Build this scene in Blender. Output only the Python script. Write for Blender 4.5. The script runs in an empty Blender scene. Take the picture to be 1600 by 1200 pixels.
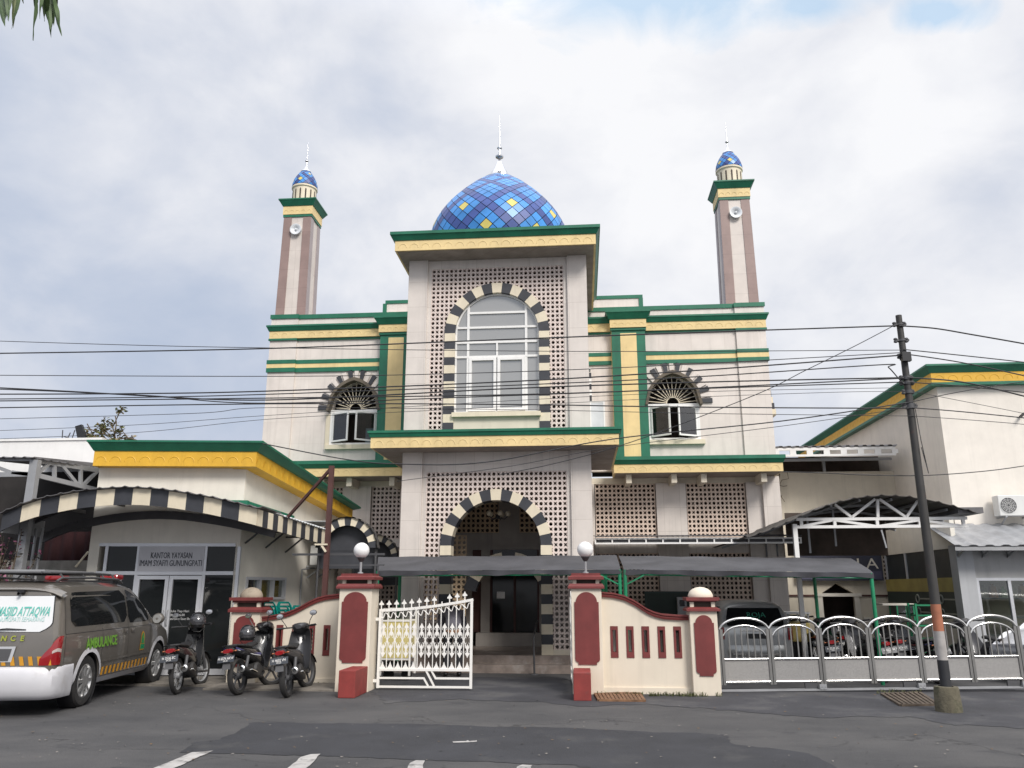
import bpy, bmesh, math, random
from mathutils import Vector, Matrix, Euler
R = math.radians
random.seed(7)
S = bpy.context.scene
C = S.collection
# ------------------------------------------------------------------ camera
CAMZ, FPX, PIT, YAW = 1.65, 1244.0, R(14.43), R(4.9)
cam = bpy.data.objects.new('camera', bpy.data.cameras.new('camera'))
C.objects.link(cam)
cam.location = (0, 0, CAMZ)
cam.rotation_euler = (R(90) + PIT, 0, YAW)
cam.data.sensor_width = 36.0
cam.data.lens = 36.0 * FPX / 1600.0
cam.data.clip_end = 3000
S.camera = cam
S.view_settings.view_transform = 'Standard'
S.view_settings.look = 'None'
S.view_settings.exposure = 0.0
S.view_settings.gamma = 1.0
# ------------------------------------------------------------------ pixel to place on a real plane of the scene
_c, _s, _cy, _sy = math.cos(PIT), math.sin(PIT), math.cos(YAW), math.sin(YAW)
def ray(px, py):
    u, v = px - 800.0, 600.0 - py
    fwd, up = FPX * _c - v * _s, v * _c + FPX * _s
    return Vector((u * _cy - fwd * _sy, u * _sy + fwd * _cy, up))
def at(px, py, Y):
    r = ray(px, py); t = Y / r.y
    return Vector((r.x * t, Y, CAMZ + r.z * t))
def ground_at(px, py, z=0.0):
    r = ray(px, py); t = (z - CAMZ) / r.z
    return Vector((r.x * t, r.y * t, z))
# ------------------------------------------------------------------ sky and sun
SUN_EL, SUN_AZ = 41.0, 33.0     # from behind the camera, to its right
W = bpy.data.worlds.new('World'); S.world = W; W.use_nodes = True
def build_sky():
    nt = W.node_tree; N = nt.nodes; L = nt.links
    for n in list(N): N.remove(n)
    out = N.new('ShaderNodeOutputWorld'); bg = N.new('ShaderNodeBackground')
    sky = N.new('ShaderNodeTexSky'); sky.sky_type = 'NISHITA'; sky.sun_disc = False
    sky.sun_elevation = R(SUN_EL); sky.sun_rotation = R(180 - SUN_AZ)
    sky.air_density = 1.0; sky.dust_density = 1.5
    sc = N.new('ShaderNodeVectorMath'); sc.operation = 'SCALE'; sc.inputs['Scale'].default_value = 0.15
    L.new(sky.outputs[0], sc.inputs[0])
    tc = N.new('ShaderNodeTexCoord')
    sp = N.new('ShaderNodeSeparateXYZ'); L.new(tc.outputs['Generated'], sp.inputs[0])
    def M(op, a, b=None, clamp=False):
        m = N.new('ShaderNodeMath'); m.operation = op; m.use_clamp = clamp
        for i, v in enumerate((a, b)):
            if v is None: continue
            if isinstance(v, (int, float)): m.inputs[i].default_value = v
            else: L.new(v, m.inputs[i])
        return m.outputs[0]
    zz = M('ADD', M('MAXIMUM', sp.outputs[2], 0.0), 0.22)
    cx = M('DIVIDE', sp.outputs[0], zz); cyy = M('DIVIDE', sp.outputs[1], zz)
    cv = N.new('ShaderNodeCombineXYZ'); L.new(cx, cv.inputs[0]); L.new(cyy, cv.inputs[1])
    cd = N.new('ShaderNodeVectorMath'); cd.operation = 'MULTIPLY'; cd.inputs[1].default_value = (1.0, 1.0, 1.45); L.new(tc.outputs['Generated'], cd.inputs[0])
    def noise(scale, detail, rough, off, dist=0.0):
        n = N.new('ShaderNodeTexNoise'); n.inputs['Scale'].default_value = scale
        n.inputs['Detail'].default_value = detail; n.inputs['Roughness'].default_value = rough
        n.inputs['Distortion'].default_value = dist
        o = N.new('ShaderNodeVectorMath'); o.operation = 'ADD'; o.inputs[1].default_value = off
        L.new(cd.outputs[0], o.inputs[0]); L.new(o.outputs[0], n.inputs['Vector'])
        return n.outputs['Fac']
    def ramp(v, stops):
        r = N.new('ShaderNodeValToRGB'); e = r.color_ramp.elements
        while len(e) < len(stops): e.new(0.5)
        for k, (p, c) in enumerate(stops):
            e[k].position = p; e[k].color = (*c, 1)
        L.new(v, r.inputs[0]); return r.outputs[0]
    n1 = noise(2.1, 9, 0.52, (3.1, 1.7, 0.4), 0.25)
    n2 = noise(5.2, 8, 0.55, (7.3, 2.2, 1.4), 0.3)
    # clouds thin out and turn grey-blue towards the left, pile up white to the right
    side = M('MULTIPLY', M('ADD', sp.outputs[0], 0.36), 0.26)
    low = M('MULTIPLY', M('SUBTRACT', sp.outputs[2], 0.35), 0.20)
    f = M('ADD', M('ADD', M('ADD', M('ADD', 0.035, n1), M('MULTIPLY', M('SUBTRACT', n2, 0.5), 0.62)), side), low, True)
    cloud = ramp(f, [(0.24, (0.46, 0.54, 0.69)), (0.40, (0.56, 0.62, 0.745)), (0.54, (0.70, 0.735, 0.82)), (0.66, (0.84, 0.855, 0.905)), (0.80, (0.95, 0.955, 0.98))])
    zen = M('ADD', 1.0, M('MULTIPLY', M('MAXIMUM', M('SUBTRACT', sp.outputs[2], 0.62), 0.0), 3.4))
    cl2 = N.new('ShaderNodeVectorMath'); cl2.operation = 'SCALE'; L.new(cloud, cl2.inputs[0]); L.new(zen, cl2.inputs['Scale'])
    # a few blue gaps high above the dome
    n3 = noise(6.0, 6, 0.55, (1.2, -0.35, 2.0), 0.6)
    def gap(px, py, rx, ry):
        d = ray(px, py).normalized(); z = max(d.z, 0) + 0.22; gx, gy = d.x / z, d.y / z
        a = M('DIVIDE', M('SUBTRACT', cx, gx), rx); c_ = M('DIVIDE', M('SUBTRACT', cyy, gy), ry)
        return M('SUBTRACT', 1.0, M('SQRT', M('ADD', M('MULTIPLY', a, a), M('MULTIPLY', c_, c_))))
    g = M('MAXIMUM', gap(1000, -20, 0.24, 0.13), M('MAXIMUM', gap(1260, 10, 0.12, 0.06), gap(1480, 20, 0.09, 0.05)))
    hole = ramp(M('ADD', M('MULTIPLY', g, 0.55), M('MULTIPLY', M('SUBTRACT', n3, 0.5), 1.3)), [(0.08, (0, 0, 0)), (0.40, (0.62, 0.62, 0.62))])
    ab = N.new('ShaderNodeVectorMath'); ab.operation = 'ADD'; ab.inputs[1].default_value = (0.24, 0.40, 0.50); L.new(sc.outputs[0], ab.inputs[0])   # thin veil over the blue
    mx = N.new('ShaderNodeMix'); mx.data_type = 'RGBA'
    L.new(hole, mx.inputs[0]); L.new(cl2.outputs[0], mx.inputs[6])
    L.new(mx.outputs[2], bg.inputs[0]); L.new(ab.outputs[0], mx.inputs[7]); bg.inputs[1].default_value = 1.0
    L.new(bg.outputs[0], out.inputs[0])
build_sky()
sd = bpy.data.lights.new('sun', 'SUN'); sun = bpy.data.objects.new('sun', sd); C.objects.link(sun)
sd.energy = 3.1; sd.angle = R(20); sd.color = (1.0, 0.955, 0.90)
_d = Vector((math.sin(R(SUN_AZ)) * math.cos(R(SUN_EL)), -math.cos(R(SUN_AZ)) * math.cos(R(SUN_EL)), math.sin(R(SUN_EL))))
sun.rotation_euler = _d.to_track_quat('Z', 'Y').to_euler()
sun.location = _d * 60
# ------------------------------------------------------------------ materials
MATS = {}
def mat(name, col, rough=0.6, metal=0.0, var=0.10, scale=2.5, streak=0.0, bump=0.0, bscale=40.0, spec=0.5, emit=None, trans=0.0, dirt=None, joints=None, coat=0.0):
    if name in MATS: return MATS[name]
    m = bpy.data.materials.new(name); m.use_nodes = True
    nt = m.node_tree; N = nt.nodes; L = nt.links
    b = N['Principled BSDF']
    b.inputs['Roughness'].default_value = rough; b.inputs['Metallic'].default_value = metal
    b.inputs['Specular IOR Level'].default_value = spec
    b.inputs['Coat Weight'].default_value = coat
    if trans: b.inputs['Transmission Weight'].default_value = trans
    tc = N.new('ShaderNodeTexCoord')
    def mixc(fac, a, bb, mode='MIX'):
        x = N.new('ShaderNodeMix'); x.data_type = 'RGBA'; x.blend_type = mode
        if isinstance(fac, (int, float)): x.inputs[0].default_value = fac
        else: L.new(fac, x.inputs[0])
        for i, v in ((6, a), (7, bb)):
            if isinstance(v, tuple): x.inputs[i].default_value = (*v, 1)
            else: L.new(v, x.inputs[i])
        return x.outputs[2]
    def noise(sc, det=5, vec=None):
        n = N.new('ShaderNodeTexNoise'); n.inputs['Scale'].default_value = sc; n.inputs['Detail'].default_value = det
        n.inputs['Roughness'].default_value = 0.6
        L.new(vec or tc.outputs['Object'], n.inputs['Vector']); return n.outputs['Fac']
    def rmp(v, a, bb):
        r = N.new('ShaderNodeMapRange'); r.inputs[1].default_value = a; r.inputs[2].default_value = bb
        L.new(v, r.inputs[0]); return r.outputs[0]
    lo = tuple(max(0, x * (1 - var * 1.3)) for x in col); hi = tuple(min(1, x * (1 + var * 0.8)) for x in col)
    cur = mixc(rmp(noise(scale, 6), 0.3, 0.7), lo, hi)
    if streak:
        mp = N.new('ShaderNodeMapping'); mp.inputs['Scale'].default_value = (5.0, 5.0, 0.35)
        L.new(tc.outputs['Object'], mp.inputs[0])
        f = rmp(noise(1.0, 6, mp.outputs[0]), 0.50, 0.74)
        g = N.new('ShaderNodeMath'); g.operation = 'MULTIPLY'; L.new(f, g.inputs[0]); g.inputs[1].default_value = streak
        cur = mixc(g.outputs[0], cur, tuple(x * 0.50 for x in col))
        mp2 = N.new('ShaderNodeMapping'); mp2.inputs['Scale'].default_value = (16.0, 16.0, 0.5); mp2.inputs['Location'].default_value = (3.7, 1.1, 0.4)
        L.new(tc.outputs['Object'], mp2.inputs[0])
        f2 = rmp(noise(1.0, 4, mp2.outputs[0]), 0.60, 0.74); f3 = rmp(noise(0.55, 3), 0.46, 0.62)
        g2 = N.new('ShaderNodeMath'); g2.operation = 'MULTIPLY'; L.new(f2, g2.inputs[0]); L.new(f3, g2.inputs[1])
        g3 = N.new('ShaderNodeMath'); g3.operation = 'MULTIPLY'; L.new(g2.outputs[0], g3.inputs[0]); g3.inputs[1].default_value = streak * 1.1
        cur = mixc(g3.outputs[0], cur, tuple(x * 0.42 for x in col))
    if dirt:
        f = rmp(noise(dirt[1], 8), dirt[2], dirt[2] + 0.14)
        g = N.new('ShaderNodeMath'); g.operation = 'MULTIPLY'; L.new(f, g.inputs[0]); g.inputs[1].default_value = dirt[3]
        cur = mixc(g.outputs[0], cur, dirt[0])
    if joints:   # thin tile joints: (width, height, colour)
        sx = N.new('ShaderNodeSeparateXYZ'); L.new(tc.outputs['Object'], sx.inputs[0])
        ad = N.new('ShaderNodeMath'); ad.operation = 'ADD'; L.new(sx.outputs[0], ad.inputs[0]); L.new(sx.outputs[1], ad.inputs[1])
        cb = N.new('ShaderNodeCombineXYZ'); L.new(ad.outputs[0], cb.inputs[0]); L.new(sx.outputs[2], cb.inputs[1])
        br = N.new('ShaderNodeTexBrick'); br.offset = joints[3] if len(joints) > 3 else 0.0
        br.inputs['Scale'].default_value = 1.0; br.inputs['Mortar Size'].default_value = 0.0045
        br.inputs['Mortar Smooth'].default_value = 0.3
        br.inputs['Brick Width'].default_value = joints[0]; br.inputs['Row Height'].default_value = joints[1]
        br.inputs['Color1'].default_value = (1, 1, 1, 1); br.inputs['Color2'].default_value = (0.94, 0.93, 0.93, 1); br.inputs['Mortar'].default_value = (*joints[2], 1)
        L.new(cb.outputs[0], br.inputs['Vector'])
        cur = mixc(1.0, cur, br.outputs['Color'], 'MULTIPLY')
    L.new(cur, b.inputs['Base Color'])
    if bump:
        bp = N.new('ShaderNodeBump'); bp.inputs['Strength'].default_value = bump; bp.inputs['Distance'].default_value = 0.02
        L.new(noise(bscale, 4), bp.inputs['Height']); L.new(bp.outputs[0], b.inputs['Normal'])
    if emit:
        b.inputs['Emission Color'].default_value = (*emit[0], 1); b.inputs['Emission Strength'].default_value = emit[1]
    MATS[name] = m
    return m
M = {}
def defm(key, *a, **k): M[key] = mat(key.replace('_', ' '), *a, **k)
defm('tile_cladding', (0.68, 0.625, 0.575), 0.45, var=0.06, streak=0.26, joints=(0.42, 0.62, (0.72, 0.70, 0.68)))
defm('wing_plaster', (0.71, 0.65, 0.60), 0.6, var=0.06, streak=0.30, joints=(0.9, 0.62, (0.86, 0.84, 0.82)))
defm('cream_plaster', (0.66, 0.60, 0.49), 0.7, var=0.06, streak=0.25)
defm('screen_block', (0.70, 0.60, 0.55), 0.75, var=0.08, scale=5, streak=0.2)
defm('ochre_block', (0.60, 0.46, 0.31), 0.75, var=0.14, scale=3)
defm('dark_inside', (0.080, 0.060, 0.049), 0.9, var=0.3)  # dark brown standing for the shade in rooms, slots and recesses
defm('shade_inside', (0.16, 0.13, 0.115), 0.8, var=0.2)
defm('green_trim', (0.012, 0.145, 0.082), 0.45, var=0.16, streak=0.3, dirt=((0.02, 0.07, 0.05), 5, 0.6, 0.5))
defm('sand_trim', (0.76, 0.585, 0.29), 0.6, var=0.08, streak=0.3, dirt=((0.30, 0.22, 0.12), 4, 0.66, 0.5))
defm('gold_trim', (0.70, 0.40, 0.035), 0.55, var=0.08, streak=0.35)
defm('charcoal_paint', (0.040, 0.042, 0.050), 0.5, var=0.2)
defm('ivory_paint', (0.72, 0.64, 0.49), 0.55, var=0.06, streak=0.25)
defm('white_paint', (0.80, 0.79, 0.77), 0.45, var=0.04, streak=0.15)
defm('white_wall', (0.74, 0.70, 0.62), 0.75, var=0.06, streak=0.16, dirt=((0.50, 0.45, 0.37), 1.1, 0.62, 0.35))
defm('pale_wall', (0.76, 0.71, 0.64), 0.75, var=0.05, streak=0.16, dirt=((0.55, 0.50, 0.43), 0.8, 0.60, 0.3))
defm('alu', (0.62, 0.63, 0.66), 0.35, 0.3, var=0.04)
defm('porch_plaster', (0.37, 0.34, 0.31), 0.7, var=0.10, streak=0.3)  # grey-brown, set darker in the colour to give the porch its shade
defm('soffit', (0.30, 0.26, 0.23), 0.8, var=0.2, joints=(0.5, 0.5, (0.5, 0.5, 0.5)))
defm('blue_tile', (0.045, 0.25, 0.64), 0.36, var=0.28, scale=1.2)
defm('navy_tile', (0.040, 0.075, 0.27), 0.36, var=0.25, scale=1.5)
defm('yellow_tile', (0.64, 0.53, 0.14), 0.40, var=0.10)
defm('dark_joint', (0.01, 0.02, 0.07), 0.5)
defm('chrome', (0.72, 0.72, 0.74), 0.18, 1.0, var=0.06)
defm('brown_tile', (0.285, 0.20, 0.18), 0.45, var=0.10, joints=(2.0, 0.62, (0.70, 0.68, 0.68)))
defm('beige_tile', (0.62, 0.56, 0.51), 0.45, var=0.06, joints=(2.0, 0.62, (0.72, 0.70, 0.70)))
defm('mauve_tile', (0.34, 0.29, 0.29), 0.45, var=0.08, joints=(2.0, 0.62, (0.72, 0.70, 0.70)))
defm('marble', (0.27, 0.22, 0.19), 0.35, var=0.35, scale=3, dirt=((0.42, 0.38, 0.35), 2.4, 0.55, 0.8))
defm('red_paint', (0.165, 0.031, 0.029), 0.55, var=0.14, scale=4, streak=0.35)
defm('red_block', (0.235, 0.035, 0.03), 0.6, var=0.16, scale=5, dirt=((0.10, 0.05, 0.045), 6, 0.60, 0.5))
defm('fence_plaster', (0.69, 0.615, 0.505), 0.7, var=0.04, streak=0.22, dirt=((0.45, 0.38, 0.29), 2.0, 0.68, 0.45))
defm('glass_dark', (0.010, 0.011, 0.012), 0.08, var=0.1, spec=0.25)
defm('concrete', (0.26, 0.245, 0.22), 0.85, var=0.22, bump=0.3, dirt=((0.12, 0.115, 0.10), 3, 0.56, 0.6))
defm('black_plastic', (0.018, 0.018, 0.02), 0.4, var=0.2)
defm('rubber', (0.022, 0.021, 0.021), 0.8, var=0.25, dirt=((0.09, 0.08, 0.07), 6, 0.55, 0.4))
defm('rust_steel', (0.085, 0.033, 0.028), 0.65, var=0.3)
defm('grey_steel', (0.34, 0.345, 0.355), 0.5, 0.3, var=0.12)
defm('dark_steel', (0.08, 0.08, 0.085), 0.6, 0.2, var=0.2)
defm('green_steel', (0.012, 0.22, 0.10), 0.45, var=0.15)
defm('teal_plastic', (0.012, 0.34, 0.29), 0.4, var=0.08)
defm('roof_sheet', (0.16, 0.155, 0.16), 0.55, 0.2, var=0.25, streak=0.3)
defm('white_sheet', (0.66, 0.68, 0.70), 0.4, 0.1, var=0.10, streak=0.3)
defm('net_cloth', (0.075, 0.075, 0.083), 0.9, var=0.25, scale=1.5, bump=0.2, bscale=120)

def window_mat(name, tint, ior=1.9, spec=1.0):
    m = bpy.data.materials.new(name); m.use_nodes = True
    b = m.node_tree.nodes['Principled BSDF']
    b.inputs['Base Color'].default_value = (*tint, 1); b.inputs['Roughness'].default_value = 0.04
    b.inputs['Specular IOR Level'].default_value = spec; b.inputs['IOR'].default_value = ior
    n = m.node_tree.nodes.new('ShaderNodeTexNoise'); n.inputs['Scale'].default_value = 1.3
    bp = m.node_tree.nodes.new('ShaderNodeBump'); bp.inputs['Strength'].default_value = 0.04
    m.node_tree.links.new(n.outputs[0], bp.inputs['Height']); m.node_tree.links.new(bp.outputs[0], b.inputs['Normal'])
    return m
M['mirror_glass'] = window_mat('silvered window glass', (0.27, 0.27, 0.26))
M['glass_clear'] = None
def clear_glass():
    m = bpy.data.materials.new('tinted clear glass'); m.use_nodes = True
    nt = m.node_tree; N = nt.nodes; L = nt.links
    out = N['Material Output']; N.remove(N['Principled BSDF'])
    t = N.new('ShaderNodeBsdfTransparent'); t.inputs[0].default_value = (0.72, 0.75, 0.73, 1)
    g = N.new('ShaderNodeBsdfGlossy'); g.inputs['Roughness'].default_value = 0.03; g.inputs[0].default_value = (0.9, 0.9, 0.9, 1)
    fr = N.new('ShaderNodeFresnel'); fr.inputs[0].default_value = 1.5
    ad = N.new('ShaderNodeMath'); ad.inputs[1].default_value = 0.04; fm_ = N.new('ShaderNodeMath'); fm_.operation = 'MINIMUM'; fm_.inputs[1].default_value = 0.10; L.new(fr.outputs[0], fm_.inputs[0]); L.new(fm_.outputs[0], ad.inputs[0])
    mx = N.new('ShaderNodeMixShader'); L.new(ad.outputs[0], mx.inputs[0]); L.new(t.outputs[0], mx.inputs[1]); L.new(g.outputs[0], mx.inputs[2])
    L.new(mx.outputs[0], out.inputs[0]); return m
M['glass_clear'] = clear_glass()
# ------------------------------------------------------------------ mesh helpers
class MB:
    def __init__(s): s.v = []; s.f = []; s.m = []; s.sm = []
    def add(s, vs, fs, mi=0, smooth=False):
        o = len(s.v); s.v += [tuple(v) for v in vs]
        for f in fs: s.f.append([i + o for i in f]); s.m.append(mi); s.sm.append(smooth)
        return s
    def box(s, x0, x1, y0, y1, z0, z1, mi=0):
        if x0 > x1: x0, x1 = x1, x0
        if y0 > y1: y0, y1 = y1, y0
        if z0 > z1: z0, z1 = z1, z0
        return s.add([(x0,y0,z0),(x1,y0,z0),(x1,y1,z0),(x0,y1,z0),(x0,y0,z1),(x1,y0,z1),(x1,y1,z1),(x0,y1,z1)],
                     [(0,3,2,1),(4,5,6,7),(0,1,5,4),(1,2,6,5),(2,3,7,6),(3,0,4,7)], mi)
    def frus(s, x0, x1, y0, y1, z0, X0, X1, Y0, Y1, z1, mi=0):
        return s.add([(x0,y0,z0),(x1,y0,z0),(x1,y1,z0),(x0,y1,z0),(X0,Y0,z1),(X1,Y0,z1),(X1,Y1,z1),(X0,Y1,z1)],
                     [(0,3,2,1),(4,5,6,7),(0,1,5,4),(1,2,6,5),(2,3,7,6),(3,0,4,7)], mi)
    def quad(s, a, b, c, d, mi=0): return s.add([a, b, c, d], [(0, 1, 2, 3)], mi)
    def extr(s, poly, y0, y1, mi=0, axis='y', smooth=False):
        """polygon of (u, w) pairs pushed from y0 to y1 along an axis"""
        n = len(poly)
        def P(u, w, t): return {'y': (u, t, w), 'x': (t, u, w), 'z': (u, w, t)}[axis]
        vs = [P(u, w, y0) for u, w in poly] + [P(u, w, y1) for u, w in poly]
        s.add(vs, [tuple(range(n)), tuple(range(2 * n - 1, n - 1, -1))], mi)
        s.add(vs, [(i, i + n, (i + 1) % n + n, (i + 1) % n) for i in range(n)], mi, smooth)
        return s
    def bar(s, a, b, w, h=None, mi=0, up=(0, 0, 1)):
        a, b = Vector(a), Vector(b); h = h or w; d = (b - a)
        if d.length < 1e-6: return s
        d.normalize(); u = Vector(up)
        if abs(d.dot(u)) > 0.98: u = Vector((0, 1, 0))
        x = d.cross(u).normalized() * w / 2; y = x.cross(d).normalized() * h / 2
        vs = [a - x - y, a + x - y, a + x + y, a - x + y, b - x - y, b + x - y, b + x + y, b - x + y]
        return s.add(vs, [(0,1,2,3),(7,6,5,4),(0,4,5,1),(1,5,6,2),(2,6,7,3),(3,7,4,0)], mi)
    def tube(s, pts, r, n=8, mi=0, closed=False, caps=True, smooth=True):
        pts = [Vector(p) for p in pts]; k = len(pts); rs = r if isinstance(r, (list, tuple)) else [r] * k
        vs = []; prev = None
        for i, p in enumerate(pts):
            a = pts[i - 1] if (i > 0 or closed) else p; b = pts[(i + 1) % k] if (i < k - 1 or closed) else p
            d = (b - a).normalized()
            if prev is None: u = Vector((0, 0, 1)) if abs(d.z) < 0.9 else Vector((1, 0, 0))
            else: u = prev
            x = d.cross(u)
            if x.length < 1e-6: x = d.cross(Vector((0, 1, 0)))
            x.normalize(); y = x.cross(d).normalized(); prev = y
            for j in range(n):
                t = 2 * math.pi * j / n
                vs.append(p + x * math.cos(t) * rs[i] + y * math.sin(t) * rs[i])
        fs = []
        for i in range(k if closed else k - 1):
            for j in range(n):
                i2 = (i + 1) % k; fs.append((i * n + j, i * n + (j + 1) % n, i2 * n + (j + 1) % n, i2 * n + j))
        s.add(vs, fs, mi, smooth)
        if caps and not closed: s.add(vs[:n], [tuple(range(n - 1, -1, -1))], mi); s.add(vs[-n:], [tuple(range(n))], mi)
        return s
    def lathe(s, prof, n=24, c=(0, 0, 0), axis='z', mi=0, smooth=True, a0=0.0, a1=2 * math.pi):
        full = abs(a1 - a0 - 2 * math.pi) < 1e-6; m = n if full else n + 1; vs = []
        for r, h in prof:
            for j in range(m):
                t = a0 + (a1 - a0) * j / n; x, y = r * math.cos(t), r * math.sin(t)
                p = {'z': (x, y, h), 'y': (x, h, y), 'x': (h, x, y)}[axis]
                vs.append((p[0] + c[0], p[1] + c[1], p[2] + c[2]))
        fs = []
        for i in range(len(prof) - 1):
            for j in range(n):
                j2 = (j + 1) % m; fs.append((i * m + j, i * m + j2, (i + 1) * m + j2, (i + 1) * m + j))
        return s.add(vs, fs, mi, smooth)
    def ball(s, c, r, n=16, sz=1.0, mi=0):
        return s.lathe([(max(1e-4, r * math.sin(math.pi * i / n)), -r * sz * math.cos(math.pi * i / n)) for i in range(n + 1)], n * 2 if n < 14 else 24, c, mi=mi)
    def grid(s, fn, nu, nv, mi=0, smooth=True):
        vs = [fn(i / nu, j / nv) for i in range(nu + 1) for j in range(nv + 1)]
        return s.add(vs, [(i * (nv + 1) + j, (i + 1) * (nv + 1) + j, (i + 1) * (nv + 1) + j + 1, i * (nv + 1) + j + 1) for i in range(nu) for j in range(nv)], mi, smooth)
    def sheet(s, fn, nu, nv, th, nrm, mi=0):
        """a grid with real thickness"""
        n = Vector(nrm) * th
        s.grid(fn, nu, nv, mi); s.grid(lambda u, v: Vector(fn(u, v)) + n, nu, nv, mi)
        ring = [(i / nu, 0) for i in range(nu)] + [(1, j / nv) for j in range(nv)] + [(1 - i / nu, 1) for i in range(nu)] + [(0, 1 - j / nv) for j in range(nv)]
        for k in range(len(ring)):
            a, b = Vector(fn(*ring[k])), Vector(fn(*ring[(k + 1) % len(ring)]))
            s.quad(a, b, b + n, a + n, mi)
        return s
    def build(s, name, mats, parent=None, world=True, bevel=0.0):
        me = bpy.data.meshes.new(name)
        vs = s.v
        if parent is not None and world:
            inv = parent_matrix(parent).inverted(); vs = [tuple(inv @ Vector(v)) for v in vs]
        me.from_pydata(vs, [], s.f)
        if not isinstance(mats, (list, tuple)): mats = [mats]
        for m in mats: me.materials.append(m)
        me.polygons.foreach_set('material_index', s.m); me.polygons.foreach_set('use_smooth', s.sm)
        bm = bmesh.new(); bm.from_mesh(me)
        bmesh.ops.remove_doubles(bm, verts=bm.verts, dist=1e-5)
        bmesh.ops.recalc_face_normals(bm, faces=bm.faces)
        bm.to_mesh(me); bm.free(); me.update()
        if any(s.sm):
            try: me.set_sharp_from_angle(angle=R(38))
            except Exception: pass
        o = bpy.data.objects.new(name, me); C.objects.link(o)
        if bevel:
            bv = o.modifiers.new('bevel', 'BEVEL'); bv.width = bevel; bv.segments = 2; bv.limit_method = 'ANGLE'; bv.angle_limit = R(40)
        if parent is not None: o.parent = parent
        return o
def parent_matrix(o):
    while o.parent is not None: o = o.parent
    return Matrix.LocRotScale(o.location, o.rotation_euler, None)
def tag(o, label, cat, group=None, kind=None):
    if kind: o['kind'] = kind
    if label: o['label'] = label
    if cat: o['category'] = cat
    if group: o['group'] = group
    return o
def thing(name, label, cat, loc=(0, 0, 0), rz=0.0, group=None, rot=None):
    o = bpy.data.objects.new(name, None); C.objects.link(o); o.empty_display_size = 0.2
    o.location = loc; o.rotation_euler = rot or (0, 0, rz)
    return tag(o, label, cat, group)
def struct(o, label=None, cat=None):
    o['kind'] = 'structure'
    return tag(o, label, cat)
def copy_tree(o, parent=None):
    c = o.copy(); C.objects.link(c); c.parent = parent
    for ch in list(o.children): copy_tree(ch, c)
    return c
def local(frame, x, y, z): return frame @ Vector((x, y, z))
def text(body, size, frame, name, material, parent, extrude=0.003, align='CENTER', width=1.0, shear=0.0, bold=0.0, space=1.0):
    """letters in the local XY plane of a frame matrix, made into a mesh"""
    cu = bpy.data.curves.new(name, 'FONT'); cu.body = body; cu.size = size; cu.align_x = align; cu.align_y = 'CENTER'
    cu.extrude = extrude; cu.shear = shear; cu.offset = bold; cu.space_character = space; cu.resolution_u = 3; cu.space_line = 0.9
    t = bpy.data.objects.new(name, cu); C.objects.link(t)
    dg = bpy.context.evaluated_depsgraph_get(); me = bpy.data.meshes.new_from_object(t.evaluated_get(dg))
    bpy.data.objects.remove(t); bpy.data.curves.remove(cu)
    me.name = name
    mtx = frame @ Matrix.Diagonal((width, 1, 1, 1))
    if parent is not None: mtx = parent_matrix(parent).inverted() @ mtx
    me.transform(mtx); me.materials.clear(); me.materials.append(material)
    o = bpy.data.objects.new(name, me); C.objects.link(o)
    if parent is not None: o.parent = parent
    return o
def frame_front(x, y, z, rz=0.0):
    """a frame whose XY plane is a vertical wall facing -Y"""
    return Matrix.Translation((x, y, z)) @ Matrix.Rotation(rz, 4, 'Z') @ Matrix.Rotation(R(90), 4, 'X')
# ---- patterns shared by the buildings
def screen(mb, x0, x1, z0, z1, y, nx, nz, keep=None, depth=0.07, mi=0, back=None):
    """pierced breeze blocks: round and cross shaped holes by turns"""
    w, h = (x1 - x0) / nx, (z1 - z0) / nz
    per = [(-.5,-.5),(0,-.5),(.5,-.5),(.5,0),(.5,.5),(0,.5),(-.5,.5),(-.5,0)]
    for i in range(nx):
        for j in range(nz):
            cx, cz = x0 + (i + .5) * w, z0 + (j + .5) * h
            if keep and not keep(cx, cz): continue
            if (i + j) % 2: hole = [(a * .53, b * .53) if a and b else (a * .75, b * .75) for a, b in per]
            else: hole = [(a * .76, b * .76) if a and b else (a * .44, b * .44) for a, b in per]
            vs = [(cx + a * w, y, cz + b * h) for a, b in per] + [(cx + a * w, y, cz + b * h) for a, b in hole] + [(cx + a * w, y + depth, cz + b * h) for a, b in hole]
            fs = []
            for k in range(8):
                k2 = (k + 1) % 8; fs += [(k, k2, 8 + k2, 8 + k), (8 + k, 8 + k2, 16 + k2, 16 + k)]
            mb.add(vs, fs, mi)
def arch_wall(mb, x0, x1, z0, z1, ox0, ox1, oz0, top, y, depth, mi=0, n=20, mi_in=None):
    """a wall slab with an opening whose head follows top(x)"""
    if ox0 > x0: mb.box(x0, ox0, y, y + depth, z0, z1, mi)
    if ox1 < x1: mb.box(ox1, x1, y, y + depth, z0, z1, mi)
    if oz0 > z0: mb.box(ox0, ox1, y, y + depth, z0, oz0, mi)
    mi2 = mi if mi_in is None else mi_in
    xs = [ox0 + (ox1 - ox0) * i / n for i in range(n + 1)]
    for a, b in zip(xs, xs[1:]):
        za, zb = top(a), top(b)
        mb.quad((a, y, za), (b, y, zb), (b, y, z1), (a, y, z1), mi)
        mb.quad((a, y + depth, za), (a, y + depth, z1), (b, y + depth, z1), (b, y + depth, zb), mi)
        mb.quad((a, y, za), (a, y + depth, za), (b, y + depth, zb), (b, y, zb), mi2)
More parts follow.
